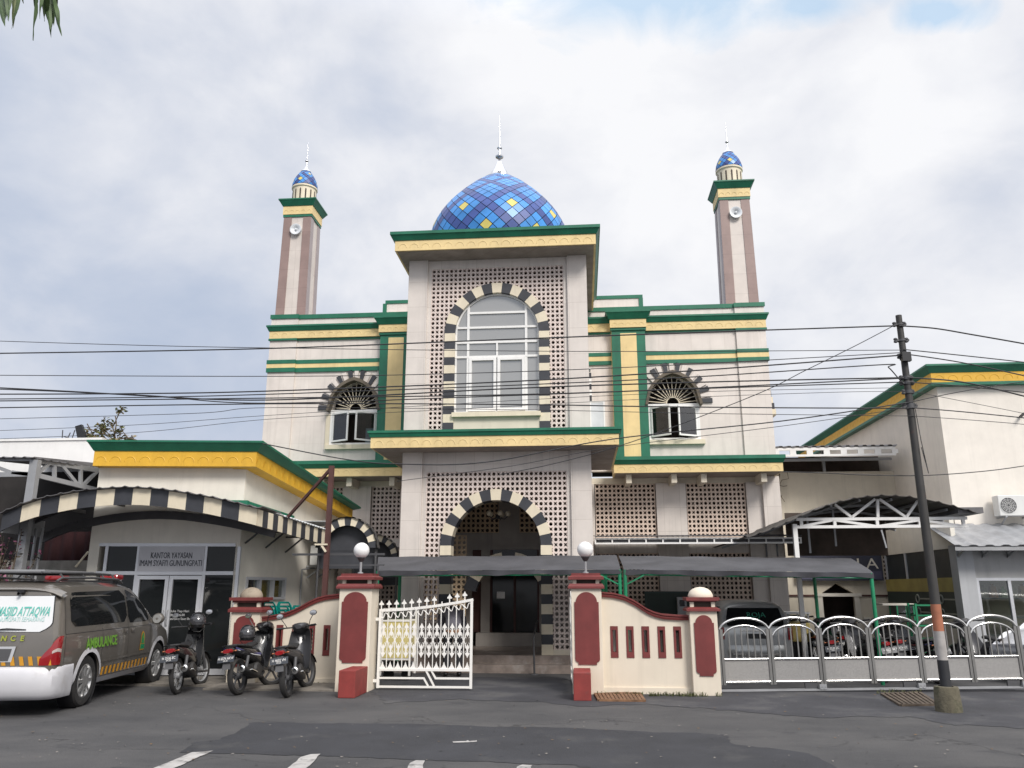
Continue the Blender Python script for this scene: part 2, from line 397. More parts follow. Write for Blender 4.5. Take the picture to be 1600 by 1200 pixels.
def sector(mb, cx, cz, r0, r1, a0, a1, y0, y1, mi=0, n=4):
    poly = [(cx + r0 * math.cos(a0 + (a1 - a0) * i / n), cz + r0 * math.sin(a0 + (a1 - a0) * i / n)) for i in range(n + 1)]
    poly += [(cx + r1 * math.cos(a1 + (a0 - a1) * i / n), cz + r1 * math.sin(a1 + (a0 - a1) * i / n)) for i in range(n + 1)]
    vs = [(u, y0, w) for u, w in poly] + [(u, y1, w) for u, w in poly]; m = len(poly)
    fs = [(i, i + m, (i + 1) % m + m, (i + 1) % m) for i in range(m)]
    for i in range(n):
        q = (i, i + 1, m - 2 - i, m - 1 - i); fs += [q, tuple(k + m for k in reversed(q))]
    mb.add(vs, fs, mi)
def scallops(mb, x0, x1, y, z0, z1, pitch, mi=0, fr=None):
    """the row of raised half rings pressed into a fascia"""
    n = max(1, int(round((x1 - x0) / pitch))); p = (x1 - x0) / n; h = z1 - z0
    for k in range(n):
        cx = x0 + (k + .5) * p; r = min(p * .40, h * .62); zc = z0 + h * .22
        a = [(cx + rr * math.cos(t), zc + rr * math.sin(t)) for rr in (r * .80,) for t in [math.pi * i / 8 for i in range(9)]]
        b = [(cx + rr * math.cos(t), zc + rr * math.sin(t)) for rr in (r,) for t in [math.pi * i / 8 for i in range(9)]]
        f = fr or (lambda u, d, w: (u, y - d, w))
        for i in range(8):
            q = [a[i], a[i + 1], b[i + 1], b[i]]
            mid = [((a[i][0] + b[i][0]) / 2, (a[i][1] + b[i][1]) / 2), ((a[i+1][0] + b[i+1][0]) / 2, (a[i+1][1] + b[i+1][1]) / 2)]
            mb.quad(f(*a[i][:1], 0.001, a[i][1]), f(a[i+1][0], 0.001, a[i+1][1]), f(mid[1][0], 0.008, mid[1][1]), f(mid[0][0], 0.008, mid[0][1]), mi)
            mb.quad(f(mid[0][0], 0.008, mid[0][1]), f(mid[1][0], 0.008, mid[1][1]), f(b[i+1][0], 0.001, b[i+1][1]), f(b[i][0], 0.001, b[i][1]), mi)
def corrugated(mb, p00, p10, p01, waves, amp, th=0.012, mi=0, bend=None, nv=1):
    """ribbed roofing sheet: ribs run from p00 to p01, repeat from p00 to p10"""
    p00, p10, p01 = Vector(p00), Vector(p10), Vector(p01); u, v = p10 - p00, p01 - p00; n = u.cross(v).normalized()
    if n.z < 0: n = -n
    def fn(a, b): return p00 + u * a + v * b + n * (amp * (1 if (a * waves) % 1.0 < 0.34 else 0)) + (Vector((0, 0, bend(a, b))) if bend else Vector())
    nu = waves * 6
    mb.sheet(fn, nu, nv, th, -n, mi)
# ================================================================== the mosque
XC = -1.85
def build_mosque():
    root = thing('mosque', 'cream two storey mosque with a blue tiled dome on its tower and two slender minarets', 'mosque', (XC, 17.4, 0))
    XL, XR = XC - 2.1, XC + 2.1           # tower
    TY = 17.4
    # ---------------- tower shell
    b = MB()
    for x0, x1 in ((XL, XL + 0.45), (XR - 0.45, XR)): b.box(x0, x1, TY, TY + 0.4, 0.32, 9.24)
    for x0, x1 in ((XL + 0.004, XL + 0.14), (XR - 0.14, XR - 0.004)): b.box(x0, x1, TY + 0.4, 21.35, 0.0, 9.24)
    b.box(XL + 0.45, XR - 0.45, TY + 0.07, TY + 0.25, 9.02, 9.24)
    b.box(XL + 0.45, XR - 0.45, TY + 0.07, TY + 0.25, 4.17, 4.62)
    for x0, x1 in ((XL + 0.45, XL + 0.54), (XR - 0.54, XR - 0.45)):
        b.box(x0, x1, TY + 0.07, TY + 0.2, 4.88, 9.02); b.box(x0, x1, TY + 0.07, TY + 0.2, 0.32, 4.17)
    b.build('tower_wall', M['tile_cladding'], root)
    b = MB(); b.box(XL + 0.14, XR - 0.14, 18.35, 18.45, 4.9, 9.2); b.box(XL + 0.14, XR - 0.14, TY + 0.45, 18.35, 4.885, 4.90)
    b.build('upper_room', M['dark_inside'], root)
    # ---------------- pierced screens and arches
    RI, RO = 0.975, 1.215
    def round_top(zs): return lambda x: zs + math.sqrt(max(0, RI * RI - (x - XC) ** 2))
    def arch(name, zs, zbot, nstraight, y0, y1):
        a = MB()
        for k in range(15):
            a0 = math.pi * k / 15; sector(a, XC, zs, RI, RO, a0, a0 + math.pi / 15, y0, y1, 0 if k % 2 == 0 else 1)
        h = (zs - zbot) / nstraight
        for k in range(nstraight):
            z1 = zs - k * h
            for s in (-1, 1): a.box(XC + s * RI, XC + s * RO, y0, y1, z1 - h, z1, 1 if k % 2 == 0 else 0)
        return a.build(name, [M['charcoal_paint'], M['ivory_paint']], root)
    def keep(zs):
        rm = 1.14
        return lambda x, z: (abs(x - XC) > rm) if z < zs else ((x - XC) ** 2 + (z - zs) ** 2 > rm * rm)
    s = MB(); screen(s, XL + 0.54, XR - 0.54, 4.92, 9.02, TY + 0.085, 30, 38, keep(7.40)); s.build('breeze_block_screen', M['screen_block'], root)
    s = MB(); screen(s, XL + 0.54, XR - 0.54, 0.42, 4.17, TY + 0.085, 30, 34, keep(2.56)); s.build('breeze_block_screen', M['screen_block'], root)
    for x0, x1 in ((XL + 0.54, XC - RI - 0.02), (XC + RI + 0.02, XR - 0.54)): b = MB(); b.box(x0, x1, TY + 0.06, TY + 0.2, 0.32, 0.42); b.build('screen_plinth', M['cream_plaster'], root)
    arch('window_arch', 7.40, 4.90, 13, TY + 0.03, TY + 0.24)
    arch('portal_arch', 2.56, 0.32, 11, TY + 0.03, TY + 0.42)
    # ---------------- the tall window
    w = MB(); yw = TY + 0.15; W0, W1 = XC - RI, XC + RI
    zt = lambda x: 7.40 + math.sqrt(max(0, RI * RI - (x - XC) ** 2))
    def bar(x0, x1, z0, z1, p=0.0): w.box(x0, x1, yw - 0.025 - p, yw + 0.03, z0, z1)
    z0 = 5.50; xa, xb = W0 + 0.30, W1 - 0.30
    bar(W0, W1, z0, z0 + 0.05)
    for x in (xa, xb): bar(x - 0.028, x + 0.028, z0 + 0.05, zt(x) - 0.01, 0.004)
    for z in (6.84, 7.19, 7.55, 7.91):
        x0, x1 = (W0, W1) if z < 7.5 else ((XC - math.sqrt(RI ** 2 - (z - 7.4) ** 2), XC + math.sqrt(RI ** 2 - (z - 7.4) ** 2)) if z < 7.6 else (xa, xb))
        bar(x0 + 0.01, x1 - 0.01, z - 0.025, z + 0.025, 0.008)
    bar(XC - 0.02, XC + 0.02, 6.865, 7.165, 0.006)
    for x0, x1 in ((xa + 0.03, XC - 0.012), (XC + 0.012, xb - 0.03)):   # the two casements
        w.box(x0, x0 + 0.065, yw - 0.05, yw + 0.02, z0 + 0.055, 6.81); w.box(x1 - 0.065, x1, yw - 0.05, yw + 0.02, z0 + 0.055, 6.81)
        w.box(x0 + 0.065, x1 - 0.065, yw - 0.048, yw + 0.02, z0 + 0.055, z0 + 0.12); w.box(x0 + 0.065, x1 - 0.065, yw - 0.048, yw + 0.02, 6.75, 6.81)
    n = 30
    for k in range(n): sector(w, XC, 7.40, RI - 0.04, RI + 0.004, math.pi * k / n, math.pi * (k + 1) / n, yw - 0.03, yw + 0.03, 0, 1)
    for x in (W0, W1 - 0.04): bar(x, x + 0.04, z0 + 0.05, 7.40, 0.002)
    wf = w.build('arched_window', M['white_paint'], root)
    g = MB(); prof = [(W0, z0), (W1, z0)] + [(XC + RI * math.cos(math.pi * i / 24), 7.40 + RI * math.sin(math.pi * i / 24)) for i in range(25)]
    g.extr(prof, yw + 0.002, yw + 0.012); g.build('pane', M['mirror_glass'], wf)
    b = MB(); b.box(W0 - 0.03, W1 + 0.03, TY - 0.05, TY + 0.3, 5.40, 5.50); b.build('sill', M['ivory_paint'], wf)
    b = MB(); b.box(W0, W1, TY + 0.05, TY + 0.25, 4.88, 5.40); b.build('window_apron', M['cream_plaster'], root)
    # ---------------- cornices with scalloped fascia
    def cornice(name, x0, x1, y0, y1, z0, z1, z2, flare=0.12, sides=True, trim=None, pitch=0.27, soff=True):
        c = MB(); c.box(x0, x1, y0, y1, z0, z1, 1)
        c.frus(x0 - 0.02, x1 + 0.02, y0 - 0.02, y1 + 0.003, z1, x0 - flare, x1 + flare, y0 - flare, y1 + 0.003, z1 + (z2 - z1) * 0.62, 0)
        c.box(x0 - flare - 0.015, x1 + flare + 0.015, y0 - flare - 0.015, y1 + 0.004, z1 + (z2 - z1) * 0.62, z2, 0)
        scallops(c, x0 + 0.05, x1 - 0.05, y0, z0 + 0.02, z1 - 0.01, pitch, 1)
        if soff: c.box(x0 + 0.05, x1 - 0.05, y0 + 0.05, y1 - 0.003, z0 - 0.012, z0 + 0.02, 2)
        return c.build(name, [M['green_trim'], trim or M['sand_trim'], M['soffit']], root)
    cornice('tower_cornice', XC - 2.32, XC + 2.32, 16.82, 21.30, 9.24, 9.49, 9.68, 0.09)
    cornice('balcony_cornice', XC - 2.69, XC + 2.69, 16.82, 20.50, 4.62, 4.855, 4.995, 0.05)
    # ---------------- porch
    p = MB(); p.box(XL - 0.25, XR + 0.05, 16.92, 21.2, 0, 0.16); p.box(XL - 0.05, XR + 0.02, 17.22, 21.2, 0.16, 0.32)
    p.build('entrance_steps', M['marble'], root)
    p = MB(); YB = 20.3
    dx0, dx1 = at(766, 950, YB).x, at(843, 950, YB).x        # dark door to the right of the axis
    p.box(XL + 0.14, dx0 - 0.46, YB, YB + 0.15, 0.32, 2.6); p.box(dx0 - .22, dx0, YB - 0.12, YB + 0.15, 0.62, 2.6)
    p.box(dx1, XR - 0.14, YB - 0.12, YB + 0.15, 0.62, 2.6); p.box(XL + 0.14, XR - 0.14, YB - 0.02, YB + 0.15, 2.6, 3.02)
    p.box(dx0 - 0.3, XR - 0.14, YB - 0.4, YB + 0.15, 0.32, 0.62)
    p.box(XC - 0.22, XC + 0.3, YB - 0.01, YB + 0.15, 3.02, 4.5); p.box(XL + 0.14, XR - 0.14, TY + 0.5, YB + 0.1, 4.5, 4.61)
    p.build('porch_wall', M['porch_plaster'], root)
    q = MB(); screen(q, XC - 1.9, XC - 0.22, 3.02, 4.5, YB, 14, 12); screen(q, XC + 0.3, XC + 1.9, 3.02, 4.5, YB, 13, 12); q.build('porch_screen', M['ochre_block'], root)
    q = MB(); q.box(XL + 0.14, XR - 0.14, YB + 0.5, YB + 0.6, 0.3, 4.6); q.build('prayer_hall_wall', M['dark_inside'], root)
    ia = MB(); ycx = XC + 0.12               # the inner pointed arch in front of the doors
    for k in range(9):
        a0 = R(12) + R(156) * k / 9; sector(ia, ycx, 1.42, 0.80, 1.08, a0, a0 + R(156) / 9, 19.2, 19.5, k % 2, 2)
    ia.build('inner_arch', [M['charcoal_paint'], M['ivory_paint']], root)
    q = MB(); screen(q, XC - 1.95, XC - 0.9, 0.95, 2.9, 19.32, 9, 17, lambda x, z: (x - ycx) ** 2 + (z - 1.42) ** 2 > 1.02 ** 2); q.build('porch_screen', M['ochre_block'], root)
    d = MB(); d.box(dx0, dx1, YB + 0.02, YB + 0.07, 0.62, 2.6, 0); d.box(dx0, dx0 + 0.05, YB - 0.03, YB + 0.02, 0.62, 2.6, 1); d.box(dx1 - 0.05, dx1, YB - 0.03, YB + 0.02, 0.62, 2.6, 1)
    d.box((dx0 + dx1) / 2 - 0.03, (dx0 + dx1) / 2 + 0.03, YB - 0.02, YB + 0.03, 0.62, 2.0, 1); d.box(dx0 + 0.05, dx1 - 0.05, YB - 0.025, YB + 0.02, 2.0, 2.08, 1)
    do = d.build('entrance_door', [M['glass_dark'], M['rust_steel']], root)
    b = MB(); b.box(dx0 + 0.16, dx0 + 0.36, YB + 0.005, YB + 0.018, 1.42, 1.58); b.build('paper_notice', M['white_paint'], do)
    b = MB(); b.box(dx0 - 0.46, dx0 - 0.22, YB + 0.03, YB + 0.1, 0.62, 2.6); b.build('dark_side_panel', M['rust_steel'], root)
    # ---------------- open casement on the tower's right side
    sw = MB(); px = XR
    for k in range(5): sw.box(px - 0.002, px + 0.07, 18.55, 18.75, 5.98 + 0.14 * k, 6.12 + 0.14 * k, k % 2)
    for k in range(5): sw.box(px - 0.002, px + 0.05, 18.2, 18.5, 6.68 + 0.0 * k, 6.7, 1)
    so = sw.build('side_window', [M['charcoal_paint'], M['white_paint']], root)
    c = MB(); x0, x1, z0c, z1c, yc = px + 0.01, px + 0.36, 4.98, 5.92, 18.3
    c.box(x0, x0 + 0.03, yc, yc + 0.03, z0c, z1c); c.box(x1 - 0.035, x1, yc, yc + 0.03, z0c, z1c); c.box(x0 + 0.03, x1 - 0.035, yc, yc + 0.03, z1c - 0.035, z1c); c.box(x0 + 0.03, x1 - 0.035, yc, yc + 0.03, z0c, z0c + 0.035)
    c.build('sash', M['white_paint'], so)
    c = MB(); c.box(x0 + 0.03, x1 - 0.035, yc + 0.01, yc + 0.018, z0c + 0.035, z1c - 0.035); c.build('pane', M['white_sheet'], so)
    # ---------------- wings
    WY = 21.4; HW = 7.0
    def mk(px, *v): return dict(zip('tabcdefghi', [at(px, y_, 21.2).z for y_ in v]))
    bands_l, bands_r = mk(428, 490.3, 496.2, 507.7, 516, 527.5, 530.5, 561, 567, 573.5, 580), mk(1186, 470.5, 476.2, 487.8, 497.2, 510, 513, 542.7, 548.5, 556, 562)
    wz0 = 4.9
    def ogive(xc, a, h, z): 
        r = (h * h + a * a) / (2 * a)
        return lambda x: z + math.sqrt(max(0, r * r - (abs(x - xc) + r - a) ** 2))
    for s in (-1, 1):
        bands = bands_r if s > 0 else bands_l
        X = lambda d: XC + s * d            # d = distance from the middle axis
        lo = lambda d0, d1: (min(X(d0), X(d1)), max(X(d0), X(d1)))
        wall = MB()
        xc, wa = X(4.41), 0.69
        top = ogive(xc, wa, 0.86, 6.46)
        x0, x1 = lo(2.05, HW)
        arch_wall(wall, x0, x1, wz0 - 0.2, bands['t'], xc - wa, xc + wa, 5.52, top, WY, 0.22)
        x0, x1 = lo(HW - 0.78, HW + 0.015); wall.box(x0, x1, WY - 0.06, WY, wz0, bands['t'] + 0.004)
        x0, x1 = lo(HW - 0.2, HW); wall.box(x0, x1, WY + 0.22, 33, 0, bands['b'])
        wall.build('wing_wall', M['wing_plaster'], root)
        # bands
        t = MB(); x0, x1 = lo(2.05, HW + 0.03); xo = lo(HW - 0.80, HW + 0.045)
        def band(za_, zb_, mi, p):
            t.box(x0, x1, WY - p, WY + 0.003, za_, zb_, mi); t.box(xo[0], xo[1], WY - p - 0.06, WY - 0.055, za_, zb_, mi)
        band(bands['a'], bands['t'] + 0.01, 0, 0.035); band(bands['i'], bands['h'], 0, 0.05); band(bands['h'], bands['g'], 1, 0.04); band(bands['g'], bands['f'], 0, 0.05); band(bands['e'], bands['d'], 0, 0.05)
        t.box(x0, x1, WY - 0.10, WY + 0.002, bands['d'], bands['c'], 1)
        scallops(t, x0 + 0.05, x1 - 0.05, WY - 0.10, bands['d'] + 0.02, bands['c'] - 0.01, 0.27, 1)
        t.frus(x0 - 0.02, x1 + 0.02, WY - 0.12, WY, bands['c'], x0 - 0.07, x1 + 0.07, WY - 0.18, WY, bands['b'] - 0.05, 0); t.box(x0 - 0.08, x1 + 0.08, WY - 0.19, WY + 0.001, bands['b'] - 0.05, bands['b'], 0)
        t.build('wing_bands', [M['green_trim'], M['sand_trim']], root)
        # pier in green and sand
        x0, x1 = lo(2.80, 3.72); q = MB(); PY = WY - 0.22
        q.box(x0, x1, PY, WY, wz0 - 0.05, bands['d'] - 0.02, 0); q.box(x0 + 0.24, x1 - 0.24, PY - 0.006, PY + 0.01, wz0 - 0.03, bands['d'] - 0.10, 1)
        q.box(x0 - 0.012, x0 + 0.002, PY + 0.03, WY, wz0, bands['d'], 1) if s > 0 else q.box(x1 - 0.002, x1 + 0.012, PY + 0.03, WY, wz0, bands['d'], 1)
        za_, zb_, zc_ = bands['d'], bands['c'] + 0.05, bands['b'] + 0.10
        q.box(x0 - 0.03, x1 + 0.03, PY - 0.04, WY, za_ - 0.02, za_ + 0.05, 0); q.box(x0 - 0.04, x1 + 0.04, PY - 0.07, WY, za_ + 0.05, zb_, 1)
        scallops(q, x0, x1, PY - 0.07, za_ + 0.07, zb_ - 0.01, 0.2, 1)
        q.frus(x0 - 0.06, x1 + 0.06, PY - 0.09, WY, zb_, x0 - 0.15, x1 + 0.15, PY - 0.20, WY, zc_ - 0.05, 0); q.box(x0 - 0.16, x1 + 0.16, PY - 0.21, WY + 0.002, zc_ - 0.05, zc_, 0)
        q.build('pier', [M['green_trim'], M['sand_trim']], root)
        # raised parapet between pier and tower
        ztop = at(1006, 461, 21.7).z if s > 0 else at(580, 471, 21.7).z; x0, x1 = lo(2.0, 3.72); q = MB()
        q.box(x0, x1, 21.68, 21.9, bands['b'], ztop - 0.10, 1); q.box(x0 - 0.02, x1 + 0.02, 21.655, 21.92, ztop - 0.10, ztop, 0)
        xe = x1 if s > 0 else x0; q.box(xe - 0.09, xe + 0.025, 21.65, 21.923, bands['b'], ztop - 0.10, 0)
        q.build('parapet', [M['green_trim'], M['wing_plaster']], root)
        # window
        f = MB()
        for zz0, zz1 in ((5.52, 5.58), (6.43, 6.52)): f.box(xc - wa, xc + wa, WY - 0.04, WY + 0.06, zz0, zz1)
        for xx in (xc - wa, xc + wa - 0.07): f.box(xx, xx + 0.07, WY - 0.035, WY + 0.06, 5.58, 6.43)
        wo = f.build('window', M['white_paint'], root)
        f = MB(); f.box(xc - wa - 0.10, xc + wa + 0.10, WY - 0.11, WY - 0.001, 5.40, 5.52); f.box(xc - wa - 0.12, xc - wa - 0.003, WY - 0.05, WY - 0.001, 5.52, 6.40); f.build('sill', M['ivory_paint'], wo)
        gr = MB(); c0 = Vector((xc, WY + 0.03, 6.54))
        for k in range(15):
            t_ = R(6) + R(168) * k / 14; dx, dz = math.cos(t_), math.sin(t_); r_ = 0.2
            while r_ < 1.2 and (6.54 + r_ * dz) < top(xc + r_ * dx) and abs(r_ * dx) < wa - 0.005: r_ += 0.01
            gr.bar(c0 + Vector((0.17 * dx, 0, 0.17 * dz)), c0 + Vector((r_ * dx, 0, r_ * dz)), 0.018)
        gr.tube([c0 + Vector((0.17 * math.cos(math.pi * k / 10), 0, 0.17 * math.sin(math.pi * k / 10))) for k in range(11)], 0.014, 6)
        gr.build('fan_grille', M['ivory_paint'], wo)
        for e in (-1, 1):
            hx = xc + e * (wa - 0.075); ang = R(118 if e < 0 else 50) if s > 0 else R(62 if e < 0 else 128)
            ang = R(28 if (e * s > 0) else 38)
            wd = 0.60; dv = Vector((-e * math.cos(ang), -math.sin(ang), 0)); h0 = Vector((hx, WY - 0.045, 0)); sa = MB(); 
            for u0, u1 in ((0.0, 0.045), (wd - 0.045, wd)): sa.bar(h0 + dv * (u0 + u1) / 2 + Vector((0, 0, 5.60)), h0 + dv * (u0 + u1) / 2 + Vector((0, 0, 6.42)), 0.045, 0.03, up=(dv.y, -dv.x, 0))
            for z_ in (5.62, 6.40): sa.bar(h0 + dv * 0.046 + Vector((0, 0, z_)), h0 + dv * (wd - 0.046) + Vector((0, 0, z_)), 0.03, 0.045)
            so_ = sa.build('sash', M['white_paint'], wo)
            gl = MB(); nrm = Vector((dv.y, -dv.x, 0)) * 0.004
            a, bq = h0 + dv * 0.05, h0 + dv * (wd - 0.05)
            gl.quad(a + Vector((0, 0, 5.64)), bq + Vector((0, 0, 5.64)), bq + Vector((0, 0, 6.38)), a + Vector((0, 0, 6.38))); gl.build('pane', M['glass_clear'], wo)
        hd = MB(); n = 16
        outl = lambda a, h, z: [(xc - a + 2 * a * k / n, ogive(xc, a, h, z)(xc - a + 2 * a * k / n)) for k in range(n + 1)]
        inn, ou = outl(wa, 0.86, 6.46), outl(wa + 0.075, 0.955, 6.46)
        for k in range(n):
            a_, b_, c_, d_ = inn[k], inn[k + 1], ou[k + 1], ou[k]
            P_ = lambda p, y: (p[0], y, p[1])
            hd.add([P_(a_, WY - 0.26), P_(b_, WY - 0.26), P_(c_, WY - 0.26), P_(d_, WY - 0.26), P_(a_, WY - 0.001), P_(b_, WY - 0.001), P_(c_, WY - 0.001), P_(d_, WY - 0.001)], [(0,1,2,3),(0,4,5,1),(3,2,6,7)])
        for e in (0, n): hd.quad(P_(inn[e], WY - 0.26), P_(ou[e], WY - 0.26), P_(ou[e], WY - 0.001), P_(inn[e], WY - 0.001))
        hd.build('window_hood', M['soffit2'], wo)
        ry = MB(); zc0 = 6.56
        for k in range(19):
            t_ = R(2) + R(176) * k / 18; dx, dz = math.cos(t_), math.sin(t_)
            r_ = 0.3; tp = ogive(xc, wa + 0.08, 0.96, 6.46)
            while r_ < 1.4 and abs(r_ * dx) < wa + 0.075 and (zc0 + r_ * dz) < tp(xc + r_ * dx): r_ += 0.005
            if s * dx > 0 or abs(xc + (r_ + .3) * dx - XC) > 3.74 or True:
                if abs(xc + (r_ + 0.28) * dx - XC) < 3.78 and k % 2 == 0: continue
                tw = 0.047
                ax = Vector((dx, 0, dz)); nx_ = Vector((-dz, 0, dx)); p0 = Vector((xc, 0, zc0))
                q0, q1 = p0 + ax * (r_ + 0.005), p0 + ax * (r_ + 0.29)
                vs = [q0 - nx_ * tw, q0 + nx_ * tw, q1 + nx_ * tw * 1.35, q1 - nx_ * tw * 1.35]
                yv = WY - 0.05 if k % 2 == 0 else WY - 0.045
                ry.add([(v.x, yv, v.z) for v in vs] + [(v.x, WY - 0.001, v.z) for v in vs], [(0,1,2,3),(0,4,5,1),(1,5,6,2),(2,6,7,3),(3,7,4,0)], 0 if k % 2 == 0 else 1)
        ry.build('window_rays', [M['charcoal_paint'], M['wing_plaster']], wo)
        # side wall hood seen edge on
        e_ = MB(); xs = X(HW)
        for k in range(4): e_.box(xs, xs + s * (0.16 + 0.03 * k), 21.9, 22.8, 6.78 - 0.17 * k, 6.95 - 0.17 * k, k % 2)
        e_.build('side_hood', [M['charcoal_paint'], M['ivory_paint']], root)
        # room behind
        r_ = MB(); x0, x1 = lo(2.2, HW - 0.2); r_.box(x0, x1, 23.2, 23.3, wz0, bands['b']); r_.box(x0, x1, WY + 0.22, 23.2, wz0 - 0.1, wz0 + 0.1); r_.box(x0, x1, WY + 0.22, 33, bands['b'] - 0.4, bands['b'] - 0.2)
        r_.build('upper_room', M['dark_inside'], root)
        # lower eave and storey
        x0, x1 = lo(2.72, HW - 0.05)
        c_ = MB(); EY = 20.45; c_.box(x0, x1, EY, WY + 0.2, 4.52, 4.74, 1); c_.frus(x0 - 0.01, x1 + 0.01, EY - 0.02, WY, 4.74, x0 - 0.03, x1 + 0.05, EY - 0.09, WY, 4.84, 0); c_.box(x0 - 0.04, x1 + 0.06, EY - 0.1, WY - 0.001, 4.84, 4.93, 0)
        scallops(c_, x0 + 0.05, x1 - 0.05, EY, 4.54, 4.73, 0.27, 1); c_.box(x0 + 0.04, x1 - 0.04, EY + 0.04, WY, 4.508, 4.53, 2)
        c_.build('wing_eave', [M['green_trim'], M['sand_trim'], M['soffit']], root)
        k_ = MB()
        for d in (3.1, 4.25, 5.0, 6.5): xx = X(d); k_.box(xx - 0.07, xx + 0.07, 20.62, WY, 4.28, 4.505)
        k_.box(*lo(2.0, HW), WY - 0.002, WY + 0.2, 4.36, 4.52)
        k_.build('eave_brackets', M['cream_plaster'], root)
        l_ = MB(); z0, z1 = 0.0, 4.36
        for d0, d1 in ((2.0, 2.22), (3.84, 4.62), (6.18, 7.0)): l_.box(*lo(d0, d1), WY - 0.05, WY + 0.2, z0, z1)
        for d0, d1 in ((2.22, 3.84), (4.62, 6.18)): l_.box(*lo(d0, d1), WY + 0.01, WY + 0.18, 2.55, 2.95); l_.box(*lo(d0, d1), WY + 0.01, WY + 0.18, 0, 1.15)
        l_.build('ground_storey_wall', M['tile_cladding'], root)
        for d0, d1 in ((2.22, 3.84), (4.62, 6.18)):
            for za_, zb_ in ((2.95, 4.36), (1.15, 2.55)):
                q = MB(); a, bq = lo(d0, d1); screen(q, a + 0.02, bq - 0.02, za_, zb_, WY + 0.03, 14, 12)
                q.build('breeze_block_screen', M['screen_block'] if s < 0 else M['peach_block'], root)
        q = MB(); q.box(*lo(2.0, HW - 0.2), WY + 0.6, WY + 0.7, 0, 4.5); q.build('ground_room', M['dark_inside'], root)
        cp = MB(); cx_ = lo(HW - 0.42, HW + 0.02); cp.box(cx_[0], cx_[1], WY - 0.16, WY - 0.05, 0, 4.5); cp.build('corner_column', M['tile_cladding'], root)
    # filing cabinet seen through the open left window
    b = MB(); b.box(-6.15, -5.72, 22.2, 22.6, 5.0, 6.15); b.build('cabinet', M['cabinet_blue'], root)
    # roof slab under the parapets, rear
    b = MB(); b.box(XC - 6.8, XC + 6.8, 21.9, 33, 8.6, 8.72); b.build('flat_roof', M['concrete'], root)
    # ---------------- tiled domes
    def tiled_dome(parent, cx, cy, z0, prof, nk, mats, yellow_rows=(0, 4), m0=1, gap=0.075):
        """prof: (radius, height) from the springing up; the lattice keeps its tiles square as the dome narrows"""
        pts = []
        for (r0, h0), (r1, h1) in zip(prof, prof[1:]):
            for i in range(12): pts.append((r0 + (r1 - r0) * i / 12, h0 + (h1 - h0) * i / 12))
        pts.append(prof[-1]); q = [0.0]
        for (r0, h0), (r1, h1) in zip(pts, pts[1:]): q.append(q[-1] + math.hypot(r1 - r0, h1 - h0) / max(0.02, (r0 + r1) / 2))
        dq = 2 * math.pi / nk
        def rh(m):
            t = m * dq
            for i in range(len(q) - 1):
                if q[i + 1] >= t:
                    f = (t - q[i]) / (q[i + 1] - q[i]) if q[i + 1] > q[i] else 0
                    return (pts[i][0] + (pts[i+1][0] - pts[i][0]) * f, pts[i][1] + (pts[i+1][1] - pts[i][1]) * f)
            return None
        mmax = int(q[-1] / dq); d = MB()
        d.lathe([(r * 0.985 - 0.004, h) for r, h in pts], 48, (cx, cy, z0), mi=3)
        def P_(k, m):
            e = rh(max(0, min(m, mmax)))
            a = 2 * math.pi * k / nk + R(-90 - 4)
            return Vector((cx + e[0] * math.cos(a), cy + e[0] * math.sin(a), z0 + e[1]))
        for m in range(0, mmax + 1):
            for k in range(nk):
                if (k + m) % 2: continue
                i, j = (k + m - m0) // 2 if False else (k + m) // 2, (m - k) // 2
                ps = [P_(k, m - 1), P_(k + 1, m), P_(k, m + 1), P_(k - 1, m)]
                c0 = sum(ps, Vector()) / 4
                if m == 0: ps = ps[1:]
                i4, j4 = i % 4, j % 4
                mi = 1 if (i4 == 3 or j4 == 3) else (2 if (i4 == 1 and j4 == 1 and m in (0, 2, 4, 6) and m <= 6) else 0)
                d.add([c0 + (p_ - c0) * (1 - gap) for p_ in ps], [tuple(range(len(ps)))], mi, False)
        return d.build('tiled_dome', mats, parent)
    DM = [M['blue_tile'], M['navy_tile'], M['yellow_tile'], M['dark_joint']]
    DX, DY, DZ = XC - 0.075, 18.62, 9.55
    prof = [(1.72, 0.0), (1.775, 0.30), (1.775, 0.58), (1.70, 0.91), (1.545, 1.23), (1.32, 1.54), (1.04, 1.84), (0.74, 2.12), (0.43, 2.35)]
    dm = tiled_dome(root, DX, DY, DZ, prof, 72, DM)
    b = MB(); b.lathe([(1.60, 9.46), (1.64, 9.47), (1.64, 9.66), (1.60, 9.68)], 48, (DX, DY, 0)); b.build('dome_drum', M['white_paint'], root)
    b = MB(); zf = DZ + 2.34
    b.lathe([(0.44, zf - 0.03), (0.44, zf + 0.02), (0.36, zf + 0.06), (0.245, zf + 0.18), (0.15, zf + 0.36), (0.07, zf + 0.56), (0.03, zf + 0.64), (0.03, zf + 0.68), (0.10, zf + 0.70), (0.11, zf + 0.73), (0.03, zf + 0.76), (0.022, zf + 0.95), (0.065, zf + 0.965), (0.065, zf + 0.985), (0.018, zf + 1.0), (0.012, zf + 1.5), (0.003, zf + 1.95)], 24, (DX, DY, 0))
    b.build('finial', M['chrome'], root)
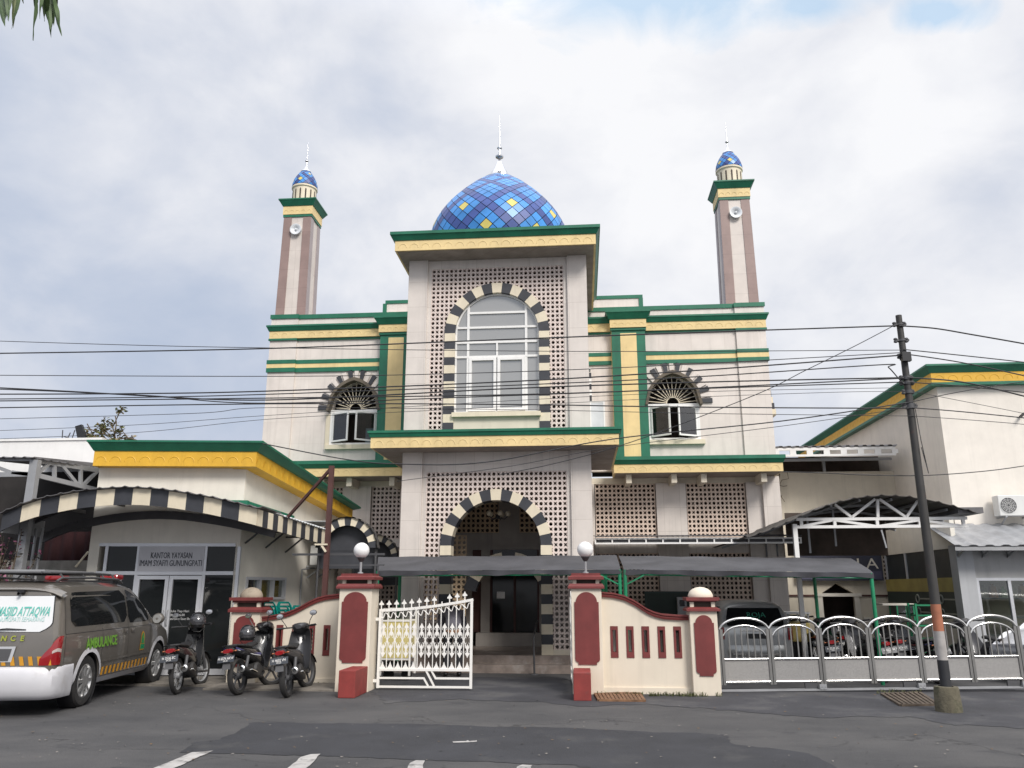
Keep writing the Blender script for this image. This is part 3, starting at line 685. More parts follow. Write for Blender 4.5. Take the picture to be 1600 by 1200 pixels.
    # ---------------- minarets
    for s in (-1, 1):
        mx, my = XC + (6.62 if s > 0 else -6.78), 22.6
        sh = MB(); hb, ht, z0, z1 = 0.47, 0.435, 8.9, 12.92
        cor = lambda h, t: (mx - h, mx + h, my - h, my + h)
        sh.frus(*cor(hb - .01, 0), z0, *cor(ht - .01, 0), z1, 1)
        for (a0, a1, mi) in ((-1, -0.42, 0), (0.42, 1, 0)):      # brown strips stand a little proud on every face
            for face in range(4):
                def pt(u, h, o=0.008): 
                    v = [(u * h, -h - o), (h + o, u * h), (u * h, h + o), (-h - o, u * h)][face]
                    return (mx + v[0], my + v[1])
                A, B_, C_, D_ = pt(a0, hb), pt(a1, hb), pt(a1, ht), pt(a0, ht)
                mi2 = 0 if face in (0, 2) else 2
                sh.add([(*A, z0), (*B_, z0), (*C_, z1), (*D_, z1)], [(0, 1, 2, 3)], mi2)
                A2, B2, C2, D2 = pt(a0, hb, -.03), pt(a1, hb, -.03), pt(a1, ht, -.03), pt(a0, ht, -.03)
                sh.add([(*A, z0), (*A2, z0), (*D2, z1), (*D_, z1)], [(0, 1, 2, 3)], mi2); sh.add([(*B_, z0), (*B2, z0), (*C2, z1), (*C_, z1)], [(0, 1, 2, 3)], mi2)
        mo = sh.build('minaret', [M['brown_tile'], M['beige_tile'], M['mauve_tile']], root)
        c_ = MB(); h = 0.46
        c_.box(mx - h, mx + h, my - h, my + h, z1, z1 + 0.08, 0); c_.box(mx - h - .012, mx + h + .012, my - h - .012, my + h + .012, z1 + 0.08, z1 + 0.36, 1)
        scallops(c_, mx - h, mx + h, my - h - .012, z1 + 0.10, z1 + 0.34, 0.2, 1)
        c_.frus(mx - h - .03, mx + h + .03, my - h - .03, my + h + .03, z1 + 0.36, mx - h - .13, mx + h + .13, my - h - .13, my + h + .13, z1 + 0.53, 0); c_.box(mx - h - .14, mx + h + .14, my - h - .14, my + h + .14, z1 + 0.53, z1 + 0.57, 0)
        c_.build('cornice', [M['green_trim'], M['sand_trim']], mo)
        zd = z1 + 0.57; d = MB(); d.lathe([(0.40, zd), (0.40, zd + 0.04), (0.37, zd + 0.05), (0.37, zd + 0.54), (0.405, zd + 0.57), (0.405, zd + 0.62), (0.36, zd + 0.63)], 28, (mx, my, 0), mi=0)
        for k in range(14):
            a = 2 * math.pi * k / 14 - math.pi / 2; rr = 0.371; tx, ty = -math.sin(a), math.cos(a); w_ = 0.022
            P_ = lambda u, zz, r: (mx + r * math.cos(a) + u * tx, my + r * math.sin(a) + u * ty, zd + zz)
            d.add([P_(-w_, .12, rr + .004), P_(w_, .12, rr + .004), P_(w_, .45, rr + .004), P_(0, .49, rr + .004), P_(-w_, .45, rr + .004)], [(0, 1, 2, 3, 4)], 1)
        d.build('drum', [M['ivory_paint'], M['dark_inside']], mo)
        zt_ = zd + 0.63
        tiled_dome(mo, mx, my, zt_, [(0.41, 0.0), (0.395, 0.14), (0.35, 0.27), (0.28, 0.41), (0.19, 0.54), (0.13, 0.60)], 28, DM, gap=0.10)
        f = MB(); zf2 = zt_ + 0.58
        f.lathe([(0.17, zf2), (0.16, zf2 + .03), (0.08, zf2 + .10), (0.035, zf2 + .22), (0.02, zf2 + .36), (0.055, zf2 + .40), (0.055, zf2 + .42), (0.014, zf2 + .44), (0.010, zf2 + .75), (0.005, zf2 + 1.08)], 16, (mx, my, 0)); f.build('finial', M['chrome'], mo)
        l_ = MB(); zl = z1 - 0.46; yl = my - 0.47
        l_.lathe([(0.03, -0.02), (0.05, -0.03), (0.09, -0.07), (0.165, -0.10), (0.18, -0.10), (0.18, -0.085), (0.165, -0.08), (0.16, 0.06), (0.03, 0.07)], 24, (mx, yl + 0.02, zl), axis='y'); l_.lathe([(0.001, -0.10), (0.03, -0.09), (0.045, -0.02)], 14, (mx, yl + 0.02, zl), axis='y')
        l_.build('loudspeaker', M['white_sheet'], mo)
    return root
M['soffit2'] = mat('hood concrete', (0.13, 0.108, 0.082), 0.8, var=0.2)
M['peach_block'] = mat('peach block', (0.72, 0.585, 0.49), 0.75, var=0.10, scale=3, streak=0.2)
M['cabinet_blue'] = mat('grey blue cabinet', (0.16, 0.22, 0.27), 0.4)
mosque = build_mosque()
def chandelier():
    x, y, z = at(778, 808, 18.8); r = thing('chandelier', 'small dark chandelier with globes hanging under the porch arch', 'chandelier', (x, y, z))
    q = MB(); q.tube([(x, y, z), (x, y, 4.5)], .012, 6); q.lathe([(.001, z - .06), (.05, z - .02), (.03, z + .05), (.001, z + .06)], 12, (x, y, 0))
    for k in range(5): a = 1.256 * k; q.tube([(x, y, z), (x + .15 * math.cos(a), y + .15 * math.sin(a), z - .05), (x + .24 * math.cos(a), y + .24 * math.sin(a), z + .02)], .010, 6)
    q.build('frame', M['dark_steel'], r)
    for k in range(5): a = 1.256 * k; q = MB(); q.ball((x + .24 * math.cos(a), y + .24 * math.sin(a), z + .08), .065, 10); q.build('globe', M['ivory_paint'], r)
chandelier()
# ================================================================== ground
def build_ground():
    m = bpy.data.materials.new('asphalt'); m.use_nodes = True; nt = m.node_tree; N = nt.nodes; L = nt.links; b = N['Principled BSDF']; b.inputs['Roughness'].default_value = 0.85
    tc = N.new('ShaderNodeTexCoord')
    def nz(sc, det=6, ro=.6, stretch=None):
        n = N.new('ShaderNodeTexNoise'); n.inputs['Scale'].default_value = sc; n.inputs['Detail'].default_value = det; n.inputs['Roughness'].default_value = ro
        if stretch: mp = N.new('ShaderNodeMapping'); mp.inputs['Scale'].default_value = stretch; L.new(tc.outputs['Object'], mp.inputs[0]); L.new(mp.outputs[0], n.inputs[0])
        else: L.new(tc.outputs['Object'], n.inputs[0])
        return n.outputs['Fac']
    def rp(v, stops):
        r = N.new('ShaderNodeValToRGB'); e = r.color_ramp.elements
        while len(e) < len(stops): e.new(.5)
        for k, (p, c) in enumerate(stops): e[k].position = p; e[k].color = (*c, 1)
        L.new(v, r.inputs[0]); return r.outputs[0]
    def mx(f, a, c, mode='MIX'):
        x = N.new('ShaderNodeMix'); x.data_type = 'RGBA'; x.blend_type = mode
        if isinstance(f, float): x.inputs[0].default_value = f
        else: L.new(f, x.inputs[0])
        for i, v in ((6, a), (7, c)):
            if isinstance(v, tuple): x.inputs[i].default_value = (*v, 1)
            else: L.new(v, x.inputs[i])
        return x.outputs[2]
    base = rp(nz(.55, 8, .62, (1, 1.6, 1)), [(.30, (.043, .043, .046)), (.46, (.060, .059, .061)), (.58, (.074, .072, .073)), (.75, (.090, .086, .085))])
    grit = rp(nz(95, 3, .7), [(.30, (.55, .55, .55)), (.52, (1, 1, 1)), (.70, (1.45, 1.42, 1.38))]); cur = mx(1.0, base, grit, 'MULTIPLY')
    stain = rp(nz(1.5, 7, .65, (.8, 1.3, 1)), [(.60, (0, 0, 0)), (.68, (.75, .75, .75))]); cur = mx(stain, cur, (.034, .034, .038))
    dust = rp(nz(.9, 8, .7, (.5, 2.2, 1)), [(.62, (0, 0, 0)), (.76, (.45, .45, .45))]); cur = mx(dust, cur, (.13, .12, .11))
    v = N.new('ShaderNodeTexVoronoi'); v.feature = 'DISTANCE_TO_EDGE'; v.inputs['Scale'].default_value = .42
    wob = N.new('ShaderNodeVectorMath'); wob.operation = 'ADD'; nn = N.new('ShaderNodeTexNoise'); nn.inputs['Scale'].default_value = 1.6; nn.inputs['Detail'].default_value = 5; L.new(tc.outputs['Object'], nn.inputs[0]); L.new(tc.outputs['Object'], wob.inputs[0]); L.new(nn.outputs['Color'], wob.inputs[1]); L.new(wob.outputs[0], v.inputs['Vector'])
    crack = rp(v.outputs['Distance'], [(.0, (.8, .8, .8)), (.010, (0, 0, 0))]); gate = rp(nz(.35, 3), [(.50, (0, 0, 0)), (.58, (1, 1, 1))]); crack = mx(1.0, crack, gate, 'MULTIPLY')
    cur = mx(crack, cur, (.018, .018, .019)); L.new(cur, b.inputs['Base Color'])
    bp = N.new('ShaderNodeBump'); bp.inputs['Strength'].default_value = .5; bp.inputs['Distance'].default_value = .012; L.new(nz(120, 3, .7), bp.inputs['Height']); L.new(bp.outputs[0], b.inputs['Normal'])
    g = MB(); g.quad((-300, -60, 0), (300, -60, 0), (300, 600, 0), (-300, 600, 0)); tag(g.build('ground', m), None, None, kind='structure')
build_ground()
# ================================================================== street surface, gate walls, gates
def flat_poly(name, pts, z, m, kind='structure', rag=0.0, seed=1):
    if rag:                                               # ragged edge: every side broken into short crooked bits
        rnd = random.Random(seed); out = []
        for a, c in zip(pts, pts[1:] + pts[:1]):
            n = max(1, int((c - a).length / .07)); d = (c - a).normalized() if (c - a).length else Vector((1, 0, 0)); s_ = Vector((-d.y, d.x, 0)); w = 0
            for k in range(n): w = w * .7 + rnd.gauss(0, rag); out.append(a.lerp(c, k / n) + s_ * (w if k else 0))
        pts = out
    b = MB(); b.add([(p.x, p.y, z) for p in pts], [tuple(range(len(pts)))]); o = b.build(name, m); o['kind'] = kind; return o
new_asphalt = mat('new asphalt', (0.036, 0.037, 0.043), 0.9, var=0.24, scale=1.1, bump=0.5, bscale=130, dirt=((0.062, 0.061, 0.062), 1.6, 0.56, 0.7))
flat_poly('road_patch', [ground_at(*p) for p in ((395,1129),(520,1131),(640,1131),(780,1136),(900,1138),(1030,1145),(1130,1148),(1150,1164),(1210,1170),(1265,1178),(1310,1202),(1380,1250),(1000,1213),(900,1196),(650,1188),(480,1181),(280,1176),(305,1160),(345,1156))], 0.004, new_asphalt, rag=.018, seed=4)
flat_poly('forecourt', [ground_at(*p) for p in ((600,1100),(720,1092),(860,1099),(900,1104),(1010,1100),(1130,1110),(1290,1122),(1420,1120),(1490,1134),(1600,1138),(1720,1142),(1720,1074),(1600,1071),(1300,1076),(1120,1080),(930,1084),(885,1083),(880,1058),(600,1060),(582,1080))], 0.004, mat('forecourt asphalt', (0.046, 0.046, 0.053), 0.85, var=0.30, scale=0.9, bump=0.4, bscale=130, dirt=((0.080, 0.078, 0.078), 0.9, 0.52, 0.9)), rag=.03, seed=9)
line_paint = mat('worn road paint', (0.40, 0.385, 0.37), 0.85, var=0.16, scale=8, dirt=((0.085, 0.084, 0.084), 7, 0.53, 0.85))
for poly in (((300,1176.5),(333,1174),(275,1200),(186,1240),(148,1240),(243,1200)), ((470,1184),(486,1179.5),(501,1179),(480,1200),(430,1240),(403,1240),(451,1200)), ((641,1193),(650,1189),(664,1189.5),(661,1200),(648,1240),(620,1240),(637,1200)), ((808,1199),(816,1196),(831,1197),(833,1240),(804,1240))):
    flat_poly('road_marking', [ground_at(*p) for p in poly], 0.008, line_paint, rag=.006, seed=len(poly))
flat_poly('road_marking', [ground_at(*p) for p in ((707,1159.5),(728,1159),(731,1157.5),(733,1159),(745,1158),(745,1160),(730,1161),(708,1161.5))], 0.008, line_paint)
b = MB(); b.box(-6.4, -3.95, 13.75, 14.8, 0.0, 0.03); b.box(-9.5, -6.4, 14.2, 15.7, 0.0, 0.03); o = b.build('pavement', mat('broken concrete', (0.20, 0.18, 0.155), 0.9, var=0.3, scale=2.5, bump=0.6, bscale=25, dirt=((0.07, 0.065, 0.06), 2.2, 0.50, 0.8))); o['kind'] = 'structure'

def panel_poly(xc, w, z0, z1, sh):
    """round headed panel with stepped shoulders and nibbled bottom corners"""
    h = w / 2; r = h - 0.025; p = [(xc - h + 0.05, z0), (xc + h - 0.05, z0), (xc + h - 0.05, z0 + 0.035)]
    p += [(xc + h - 0.015, z0 + 0.05), (xc + h, z0 + 0.075), (xc + h, sh), (xc + r, sh)]
    p += [(xc + r * math.cos(math.pi * k / 12), sh + (z1 - sh) * math.sin(math.pi * k / 12)) for k in range(1, 12)]
    return p + [(xc - r, sh), (xc - h, sh), (xc - h, z0 + 0.075), (xc - h + 0.015, z0 + 0.05), (xc - h + 0.05, z0 + 0.035)]
def gate_wall(side):
    """a big lamp pillar, a swept wall with slots and a small domed pillar"""
    s = side
    if s > 0:
        root = thing('gate_wall', 'cream gate wall right of the driveway with maroon panels and swept maroon coping', 'boundary wall', (0.6, 13.8, 0), group='swept gate walls')
        xb0, xb1, xs0, xs1 = -0.19, 0.31, 1.73, 2.17
        cop = [(939,924.5),(958,926),(975,930),(991.5,938),(1010.8,950.6),(1022,955.5),(1035.5,959),(1055,960.5),(1077,961)]
        slots = [960, 984.6, 1009, 1034, 1059]
    else:
        root = thing('gate_wall', 'cream gate wall left of the driveway behind the parked motorbikes, with maroon panels', 'boundary wall', (-4.8, 13.8, 0), group='swept gate walls')
        xb0, xb1, xs0, xs1 = -4.12, -3.56, -6.07, -5.52
        cop = [(394,964),(417.5,962.5),(437.5,959),(450,956),(462.5,951),(474,945),(485,939),(497,933.5),(510,930),(531,927.5)]
        slots = [411, 436, 460.5, 486, 510]
    Y = 13.7
    # big pillar
    b = MB(); b.box(xb0, xb1, Y, Y + 0.5, 0, 1.655); p = b.build('pillar', M['fence_plaster'], root, bevel=0.008)
    c = MB(); g = 0.05
    c.box(xb0 - g, xb1 + g, Y - g, Y + 0.5 + g, 1.655, 1.69); c.frus(xb0 - g, xb1 + g, Y - g, Y + .5 + g, 1.69, xb0 - .02, xb1 + .02, Y - .02, Y + .52, 1.735)
    for x in (xb0 + 0.03, xb1 - 0.09):
        for y in (Y + 0.03, Y + 0.41): c.box(x, x + 0.06, y, y + 0.06, 1.735, 1.80, 1)
    c.box(xb0 + 0.09, xb1 - 0.09, Y + 0.09, Y + 0.41, 1.735, 1.80, 2)
    c.box(xb0 - .045, xb1 + .045, Y - .045, Y + .545, 1.80, 1.845); c.frus(xb0 - .045, xb1 + .045, Y - .045, Y + .545, 1.845, xb0 + .01, xb1 - .01, Y + .01, Y + .49, 1.87); c.box(xb0 + .01, xb1 - .01, Y + .01, Y + .49, 1.87, 1.905)
    c.build('pillar_cap', [M['red_paint'], M['fence_plaster'], M['dark_inside']], p)
    c = MB(); xc = (xb0 + xb1) / 2; c.extr(panel_poly(xc, (xb1 - xb0) * 0.80, 0.46, 1.60, 1.44), Y - 0.018, Y + 0.01); c.build('pillar_panel', M['red_paint'], p)
    c = MB(); bx0 = -3.84 if s < 0 else -0.17; c.box(bx0, bx0 + 0.27, 12.95, 13.69, 0, 0.41); c.build('kerb_block', M['red_block'], root, bevel=0.012)
    # small pillar
    Yp = Y if s > 0 else 14.6
    zz = lambda py: at(380 if s < 0 else 1095, py, Yp).z
    lv = (955, 948.5, 940.5, 938.5, 933.2, 917) if s > 0 else (956.5, 948.5, 941.5, 938.5, 933.5, 917.5)
    z0, z1, z2, z3, z4, z5 = (zz(v) for v in lv)
    if s < 0: xs0, xs1 = at(358, 1000, Yp).x, at(403, 1000, Yp).x
    b = MB(); b.box(xs0, xs1, Yp, Yp + 0.42, 0, z0); p2 = b.build('pillar', M['fence_plaster'], root, bevel=0.008)
    c = MB(); h = (z1 - z0); c.box(xs0 - .05, xs1 + .05, Yp - .05, Yp + .47, z0, z0 + h * .5); c.frus(xs0 - .05, xs1 + .05, Yp - .05, Yp + .47, z0 + h * .5, xs0, xs1, Yp, Yp + .42, z1)
    for x in (xs0 + 0.02, xs1 - 0.08): c.box(x, x + 0.06, Yp + 0.02, Yp + 0.08, z1, z2, 1)
    c.box(xs0 + 0.08, xs1 - 0.08, Yp + 0.08, Yp + 0.36, z1, z2, 2); c.box(xs0, xs1, Yp, Yp + .42, z2, z3); c.box(xs0 - .045, xs1 + .045, Yp - .045, Yp + .465, z3, z4)
    c.build('pillar_cap', [M['red_paint'], M['fence_plaster'], M['dark_inside']], p2)
    xc = (xs0 + xs1) / 2; dh = z5 - z4
    c = MB(); c.lathe([(0.20, z4), (0.205, z4 + dh * .13), (0.195, z4 + dh * .34), (0.17, z4 + dh * .6), (0.12, z4 + dh * .83), (0.06, z4 + dh * .96), (0.001, z5)], 28, (xc, Yp + 0.21, 0)); c.build('pillar_dome', M['fence_plaster'] if s > 0 else M['stone_cap'], p2)
    c = MB(); c.extr(panel_poly(xc, (xs1 - xs0) * 0.72, 0.30, z0 - .06, z0 - .18), Yp - 0.018, Yp + 0.01); c.build('pillar_panel', M['red_paint'], p2)
    # swept wall
    WYf = 13.86 if s > 0 else 14.75; pts = [at(px, py, WYf) for px, py in cop]
    x0, x1 = (xb1, xs0) if s > 0 else (xs1, at(533, 1000, WYf).x + .3)
    if s < 0: w = MB(); w.box(xb0 + .1, xb0 + .24, Y + .5, WYf, 0, at(531, 931, 14.4).z); w.build('return_wall', M['fence_plaster'], root)
    def ztop(x):
        for a, q in zip(pts, pts[1:]):
            if a.x <= x <= q.x: return a.z + (q.z - a.z) * (x - a.x) / (q.x - a.x)
        return pts[0].z if x < pts[0].x else pts[-1].z
    sl = []
    for px in slots:
        xm = at(px, 1003, WYf).x; sl.append((xm - 0.063, xm + 0.063))
    za, zb = at(1000, 1028, WYf).z, at(1000, 978.5, WYf).z
    xs = sorted(set([x0, x1] + [e for t in sl for e in t] + [x0 + (x1 - x0) * k / 24 for k in range(25)]))
    w = MB()
    for a, q in zip(xs, xs[1:]):
        hole = any(t[0] - 1e-6 <= a and q <= t[1] + 1e-6 for t in sl)
        for lo_, ha, hb in (((0, za, za), (zb, ztop(a) - 0.02, ztop(q) - 0.02)) if hole else ((0, ztop(a) - 0.02, ztop(q) - 0.02),)):
            w.add([(a, WYf, lo_), (q, WYf, lo_), (q, WYf, hb), (a, WYf, ha), (a, WYf + .14, lo_), (q, WYf + .14, lo_), (q, WYf + .14, hb), (a, WYf + .14, ha)], [(0,1,2,3),(4,7,6,5),(3,2,6,7),(0,4,5,1)])
    for t in sl:
        for x in t: w.quad((x, WYf, za), (x, WYf + .14, za), (x, WYf + .14, zb), (x, WYf, zb))
    w.box(x0, x1, WYf - 0.03, WYf, 0.0, 0.10)
    w.build('wall_panel', M['fence_plaster'], root)
    for t in sl:
        f = MB(); xm = (t[0] + t[1]) / 2; y0, y1 = WYf - 0.012, WYf + 0.11
        f.box(t[0] + .002, xm - .03, y0, y1, za + .002, zb - .002); f.box(xm + .03, t[1] - .002, y0, y1, za + .002, zb - .002); f.box(xm - .03, xm + .03, y0, y1, za + .002, za + .09); f.box(xm - .03, xm + .03, y0, y1, zb - .06, zb - .002)
        f.box(xm - .03, xm - .022, y0 + .03, y1, za + .09, zb - .06); f.box(xm + .022, xm + .03, y0 + .03, y1, za + .09, zb - .06)
        f.build('slot_frame', M['red_paint'], root)
    c = MB(); n = 40
    def prof(u): return [(-0.035, -0.085), (-0.045, -0.05), (-0.035, -0.035), (-0.06, -0.025), (-0.06, 0.0), (0.20, 0.0), (0.20, -0.03), (0.175, -0.085)]
    for k in range(n):
        a, q = x0 + (x1 - x0) * k / n, x0 + (x1 - x0) * (k + 1) / n
        pa = [(a, WYf + y, ztop(a) + z) for y, z in prof(0)]; pq = [(q, WYf + y, ztop(q) + z) for y, z in prof(0)]; m = len(pa)
        c.add(pa + pq, [(i, (i + 1) % m, (i + 1) % m + m, i + m) for i in range(m)])
        if k == 0: c.add(pa, [tuple(range(m))])
        if k == n - 1: c.add(pq, [tuple(range(m))])
    c.build('coping', M['red_paint'], root)
    # lamp
    lx = (xb0 + xb1) / 2 + (0.0 if s < 0 else 0.0); ly = Y + 0.25
    l = thing('globe_lamp', 'white globe lamp on the maroon capped pillar %s' % ('right of the driveway' if s > 0 else 'left of the driveway'), 'lamp', (lx, ly, 1.905), group='globe lamps on the gate pillars')
    q = MB(); q.tube([(lx, ly, 1.905), (lx, ly, 2.14)], 0.022, 10); q.lathe([(0.05, 1.905), (0.05, 1.925), (0.022, 1.935)], 14, (lx, ly, 0)); q.build('stem', M['grey_steel'], l)
    q = MB(); q.lathe([(0.02, 2.10), (0.04, 2.12), (0.065, 2.165), (0.075, 2.17), (0.075, 2.185), (0.02, 2.19)], 18, (lx, ly, 0)); q.build('collar', M['dark_steel'], l)
    q = MB(); q.ball((lx, ly, 2.30), 0.137, 18); q.build('globe', M['opal'], l)
    return root
M['stone_cap'] = mat('weathered stone', (0.36, 0.30, 0.23), 0.9, var=0.2, dirt=((0.15, 0.12, 0.09), 5, 0.55, 0.6))
M['opal'] = mat('opal glass', (0.82, 0.81, 0.80), 0.25, var=0.02)
gate_wall(1); gate_wall(-1)
# ------------------------------------------------------------------ white swing gates
def spear(mb, x, y, z, h, w, th=0.012):
    p = [(-.10,0),(.10,0),(.10,.30),(.50,.34),(.46,.52),(.22,.66),(.10,.84),(0,1.0),(-.10,.84),(-.22,.66),(-.46,.52),(-.50,.34),(-.10,.30)]
    mb.extr([(x + u * w, z + v * h) for u, v in p], y - th / 2, y + th / 2)
def white_gate(frame, W_, zl, zr, label, nb=12):
    """built in local metres: u along the leaf, z up; then placed by its frame"""
    root = thing('swing_gate', label, 'gate', frame.to_translation(), group='white iron swing gates', rot=frame.to_euler())
    wp = M['gate_white']
    ztop = lambda u: zl + (zr - zl) * (u / W_) ** 1.7
    f = MB()
    for u in (0.02, W_ - 0.02): f.box(u - .022, u + .022, -.02, .02, 0.03, ztop(u))
    n = 16
    for k in range(n): f.bar((W_ * k / n, 0, ztop(W_ * k / n)), (W_ * (k + 1) / n + 0.004, 0, ztop(W_ * (k + 1) / n)), 0.045)
    f.box(0.042, W_ - 0.042, -.018, .018, 0.035, 0.068); f.box(0.042, W_ - 0.042, -.018, .018, 0.305, 0.345)
    um = W_ * 0.53
    f.box(0.042, um - 0.05, -.015, .015, 0.175, 0.205); f.bar((um - 0.06, 0, 0.195), (um + 0.02, 0, 0.065), 0.028); f.bar((um - 0.02, 0, 0.31), (um + 0.12, 0, 0.065), 0.03); f.bar((um + 0.07, 0, 0.31), (um + 0.14, 0, 0.195), 0.028); f.box(um + 0.13, W_ - 0.042, -.0149, .0149, 0.175, 0.205)
    for z in (0.12, 1.12): f.box(-0.07, 0.0, -.012, .012, z, z + 0.05)
    f.build('frame', wp, root, world=False)
    p = (W_ - 0.04) / nb
    for k in range(nb):
        u = 0.02 + p * k
        if k:
            q = MB(); q.tube([(u, 0, 0.345), (u, 0, ztop(u) - 0.02)], 0.0085, 8); q.build('bar', wp, root, world=False)
        if k != 8 or True:
            q = MB(); q.tube([(u + 0.01, 0, ztop(u) + 0.015), (u + 0.01, 0, ztop(u) + 0.06)], 0.009, 8)
            if k != 8: spear(q, u + 0.01, 0, ztop(u) + 0.05, 0.12, 0.085)
            q.build('finial', wp, root, world=False)
        # lattice ornament in every bay
        q = MB(); m = u + p / 2; z0, zc = 0.60, 0.80; h = p * 0.46
        for a, c_ in (((m - h, zc), (m, zc + .17)), ((m, zc + .17), (m + h, zc)), ((m + h, zc), (m, zc - .17)), ((m, zc - .17), (m - h, zc))): q.bar((a[0], 0, a[1]), (c_[0], 0, c_[1]), 0.011)
        for sg in (1, -1):
            for e in (1, -1):
                q.tube([(m + e * (h * .12 + h * .55 * math.sin(t)), 0, zc + sg * (0.035 + 0.05 * (1 - math.cos(t)))) for t in [R(20 + 26 * i) for i in range(9)]], 0.005, 6)
                q.tube([(m + e * h * (.2 + .5 * math.sin(t)), 0, zc + sg * (0.165 + 0.03 * (1 - math.cos(t)))) for t in [R(30 + 30 * i) for i in range(7)]], 0.0045, 6)
        pp = [(0.0, .285), (-.016, .25), (-.04, .215), (-.012, .19), (-.02, .10), (0, .055), (.02, .10), (.012, .19), (.04, .215), (.016, .25)]
        q.extr([(m + x, zc + z) for x, z in pp], -.006, .006); q.extr([(m + x, zc - z) for x, z in pp], -.006, .006)
        q.build('lattice', wp, root, world=False)
        q = MB(); q.extr([(m - p * .42, .345), (m + p * .42, .345), (m + p * .2, .385), (m + .014, .41), (m, .46), (m - .014, .41), (m - p * .2, .385)], -.006, .006); q.build('foot_spike', wp, root, world=False)
        q = MB(); zt = ztop(m) - 0.085
        q.tube([(u + p * t + 0.010 * math.sin(t * 6.28), 0, zt - 0.045 * math.sin((t * 1.0) * 2 * math.pi)) for t in [i / 12 for i in range(13)]], 0.009, 6); q.build('scroll', wp, root, world=False)
    return root
M['gate_white'] = mat('gate white', (0.80, 0.78, 0.74), 0.45, var=0.04, dirt=((0.35, 0.22, 0.12), 7, 0.70, 0.5))
white_gate(Matrix.Translation((-3.50, 14.05, 0)) @ Matrix.Rotation(R(1.0), 4, 'Z'), 1.62, 1.29, 1.47, 'white iron leaf gate with spear tips standing closed beside the left pillar')
white_gate(Matrix.Translation((-0.16, 14.15, 0)) @ Matrix.Rotation(R(92.5), 4, 'Z'), 1.62, 1.29, 1.47, 'white iron leaf gate swung open, seen edge on beside the right pillar')
# ------------------------------------------------------------------ stainless sliding fence
def steel_fence():
    fr = Matrix.Translation((2.30, 14.33, 0)) @ Euler((0, R(-0.65), R(4.9))).to_matrix().to_4x4()
    root = thing('sliding_fence', 'stainless steel sliding fence with six round arched bays and woven lower panels', 'fence', (2.30, 14.33, 0), rot=(0, R(-0.65), R(4.9)))
    st, pw = M['chrome2'], 0.838
    for k in range(7):
        q = MB()
        for e in (-.028, .028): q.box(k * pw + e - .022, k * pw + e + .022, -.022, .022, 0.10, 0.985)
        q.build('post', M['brushed'], root, world=False)
    for k in range(6):
        u0, u1 = k * pw, (k + 1) * pw; m = (u0 + u1) / 2; hw = pw / 2
        q = MB(); q.tube([(m - hw + 2 * hw * i / 16, -0.005, 0.985 + 0.215 * math.sqrt(max(0, 1 - ((i - 8) / 8) ** 2 * 0.97)) - 0.037) for i in range(17)], 0.020, 10); q.build('arch_rail', st, root, world=False)
        iz = lambda u: 0.865 + 0.215 * math.sqrt(max(0, 1 - ((u - m) / (hw - .05)) ** 2 * 0.97)) - 0.037
        q = MB(); q.tube([(m - hw + .055 + 2 * (hw - .055) * i / 16, -0.005, iz(m - hw + .055 + 2 * (hw - .055) * i / 16)) for i in range(17)], 0.016, 10); q.build('arch_rail', st, root, world=False)
        for j in range(1, 7):
            u = u0 + 0.05 + (pw - .1) * j / 7; q = MB(); q.box(u - .010, u + .010, -.008, .008, 0.52, iz(u)); q.build('bar', M['brushed'], root, world=False)
        for z in (0.505, 0.145):
            q = MB(); q.tube([(u0 + .05, -.012, z), (u1 - .05, -.012, z)], 0.019, 10); q.build('rail', st, root, world=False)
        q = MB(); q.box(u0 + .052, u1 - .052, -.004, .004, 0.163, 0.487); q.build('woven_panel', M['weave'], root, world=False)
    for u in (1.48, 3.12, 4.85):
        q = MB(); q.box(u + .10, u + .22, -.07, -.03, 0.02, 0.10); q.lathe([(0.012, -.073), (.022, -.075), (.022, -.07)], 10, (u + .13, 0, .045), axis='y'); q.lathe([(0.012, -.073), (.022, -.075), (.022, -.07)], 10, (u + .19, 0, .045), axis='y'); q.build('wheel_bracket', M['grey_steel'], root, world=False)
        q = MB(); q.box(u - .12, u + .09, -.02, .02, 0.03, 0.12); q.build('roller_housing', M['dark_steel'], root, world=False)
    t = MB(); t.box(-.05, 5.5, -.06, -.035, 0.0, 0.022); t.box(-.05, 5.5, .035, .06, 0.0, 0.022); t.box(-.05, 5.5, -.02, .02, 0, 0.03)
    t.build('track_rail', M['grey_steel'], root, world=False)
M['chrome2'] = mat('polished steel', (0.80, 0.79, 0.77), 0.16, 1.0, var=0.05)
M['brushed'] = mat('brushed steel', (0.28, 0.275, 0.265), 0.38, 0.7, var=0.12)
def weave_mat():
    m = bpy.data.materials.new('woven steel'); m.use_nodes = True; nt = m.node_tree; N = nt.nodes; L = nt.links; b = N['Principled BSDF']
    tc = N.new('ShaderNodeTexCoord'); mp = N.new('ShaderNodeMapping'); mp.inputs['Scale'].default_value = (70, 70, 70); mp.inputs['Rotation'].default_value = (R(90), 0, 0)
    L.new(tc.outputs['Object'], mp.inputs[0]); ck = N.new('ShaderNodeTexBrick'); L.new(mp.outputs[0], ck.inputs[0]); ck.inputs['Color1'].default_value = (0.46, 0.445, 0.43, 1); ck.inputs['Color2'].default_value = (0.36, 0.35, 0.34, 1); ck.inputs['Mortar'].default_value = (0.19, 0.185, 0.18, 1)
    ck.inputs['Scale'].default_value = 1.0; ck.inputs['Brick Width'].default_value = 1.0; ck.inputs['Row Height'].default_value = 1.0; ck.inputs['Mortar Size'].default_value = 0.13
    L.new(ck.outputs[0], b.inputs['Base Color']); b.inputs['Metallic'].default_value = 0.25; b.inputs['Roughness'].default_value = 0.5
    return m
M['weave'] = weave_mat()
steel_fence()
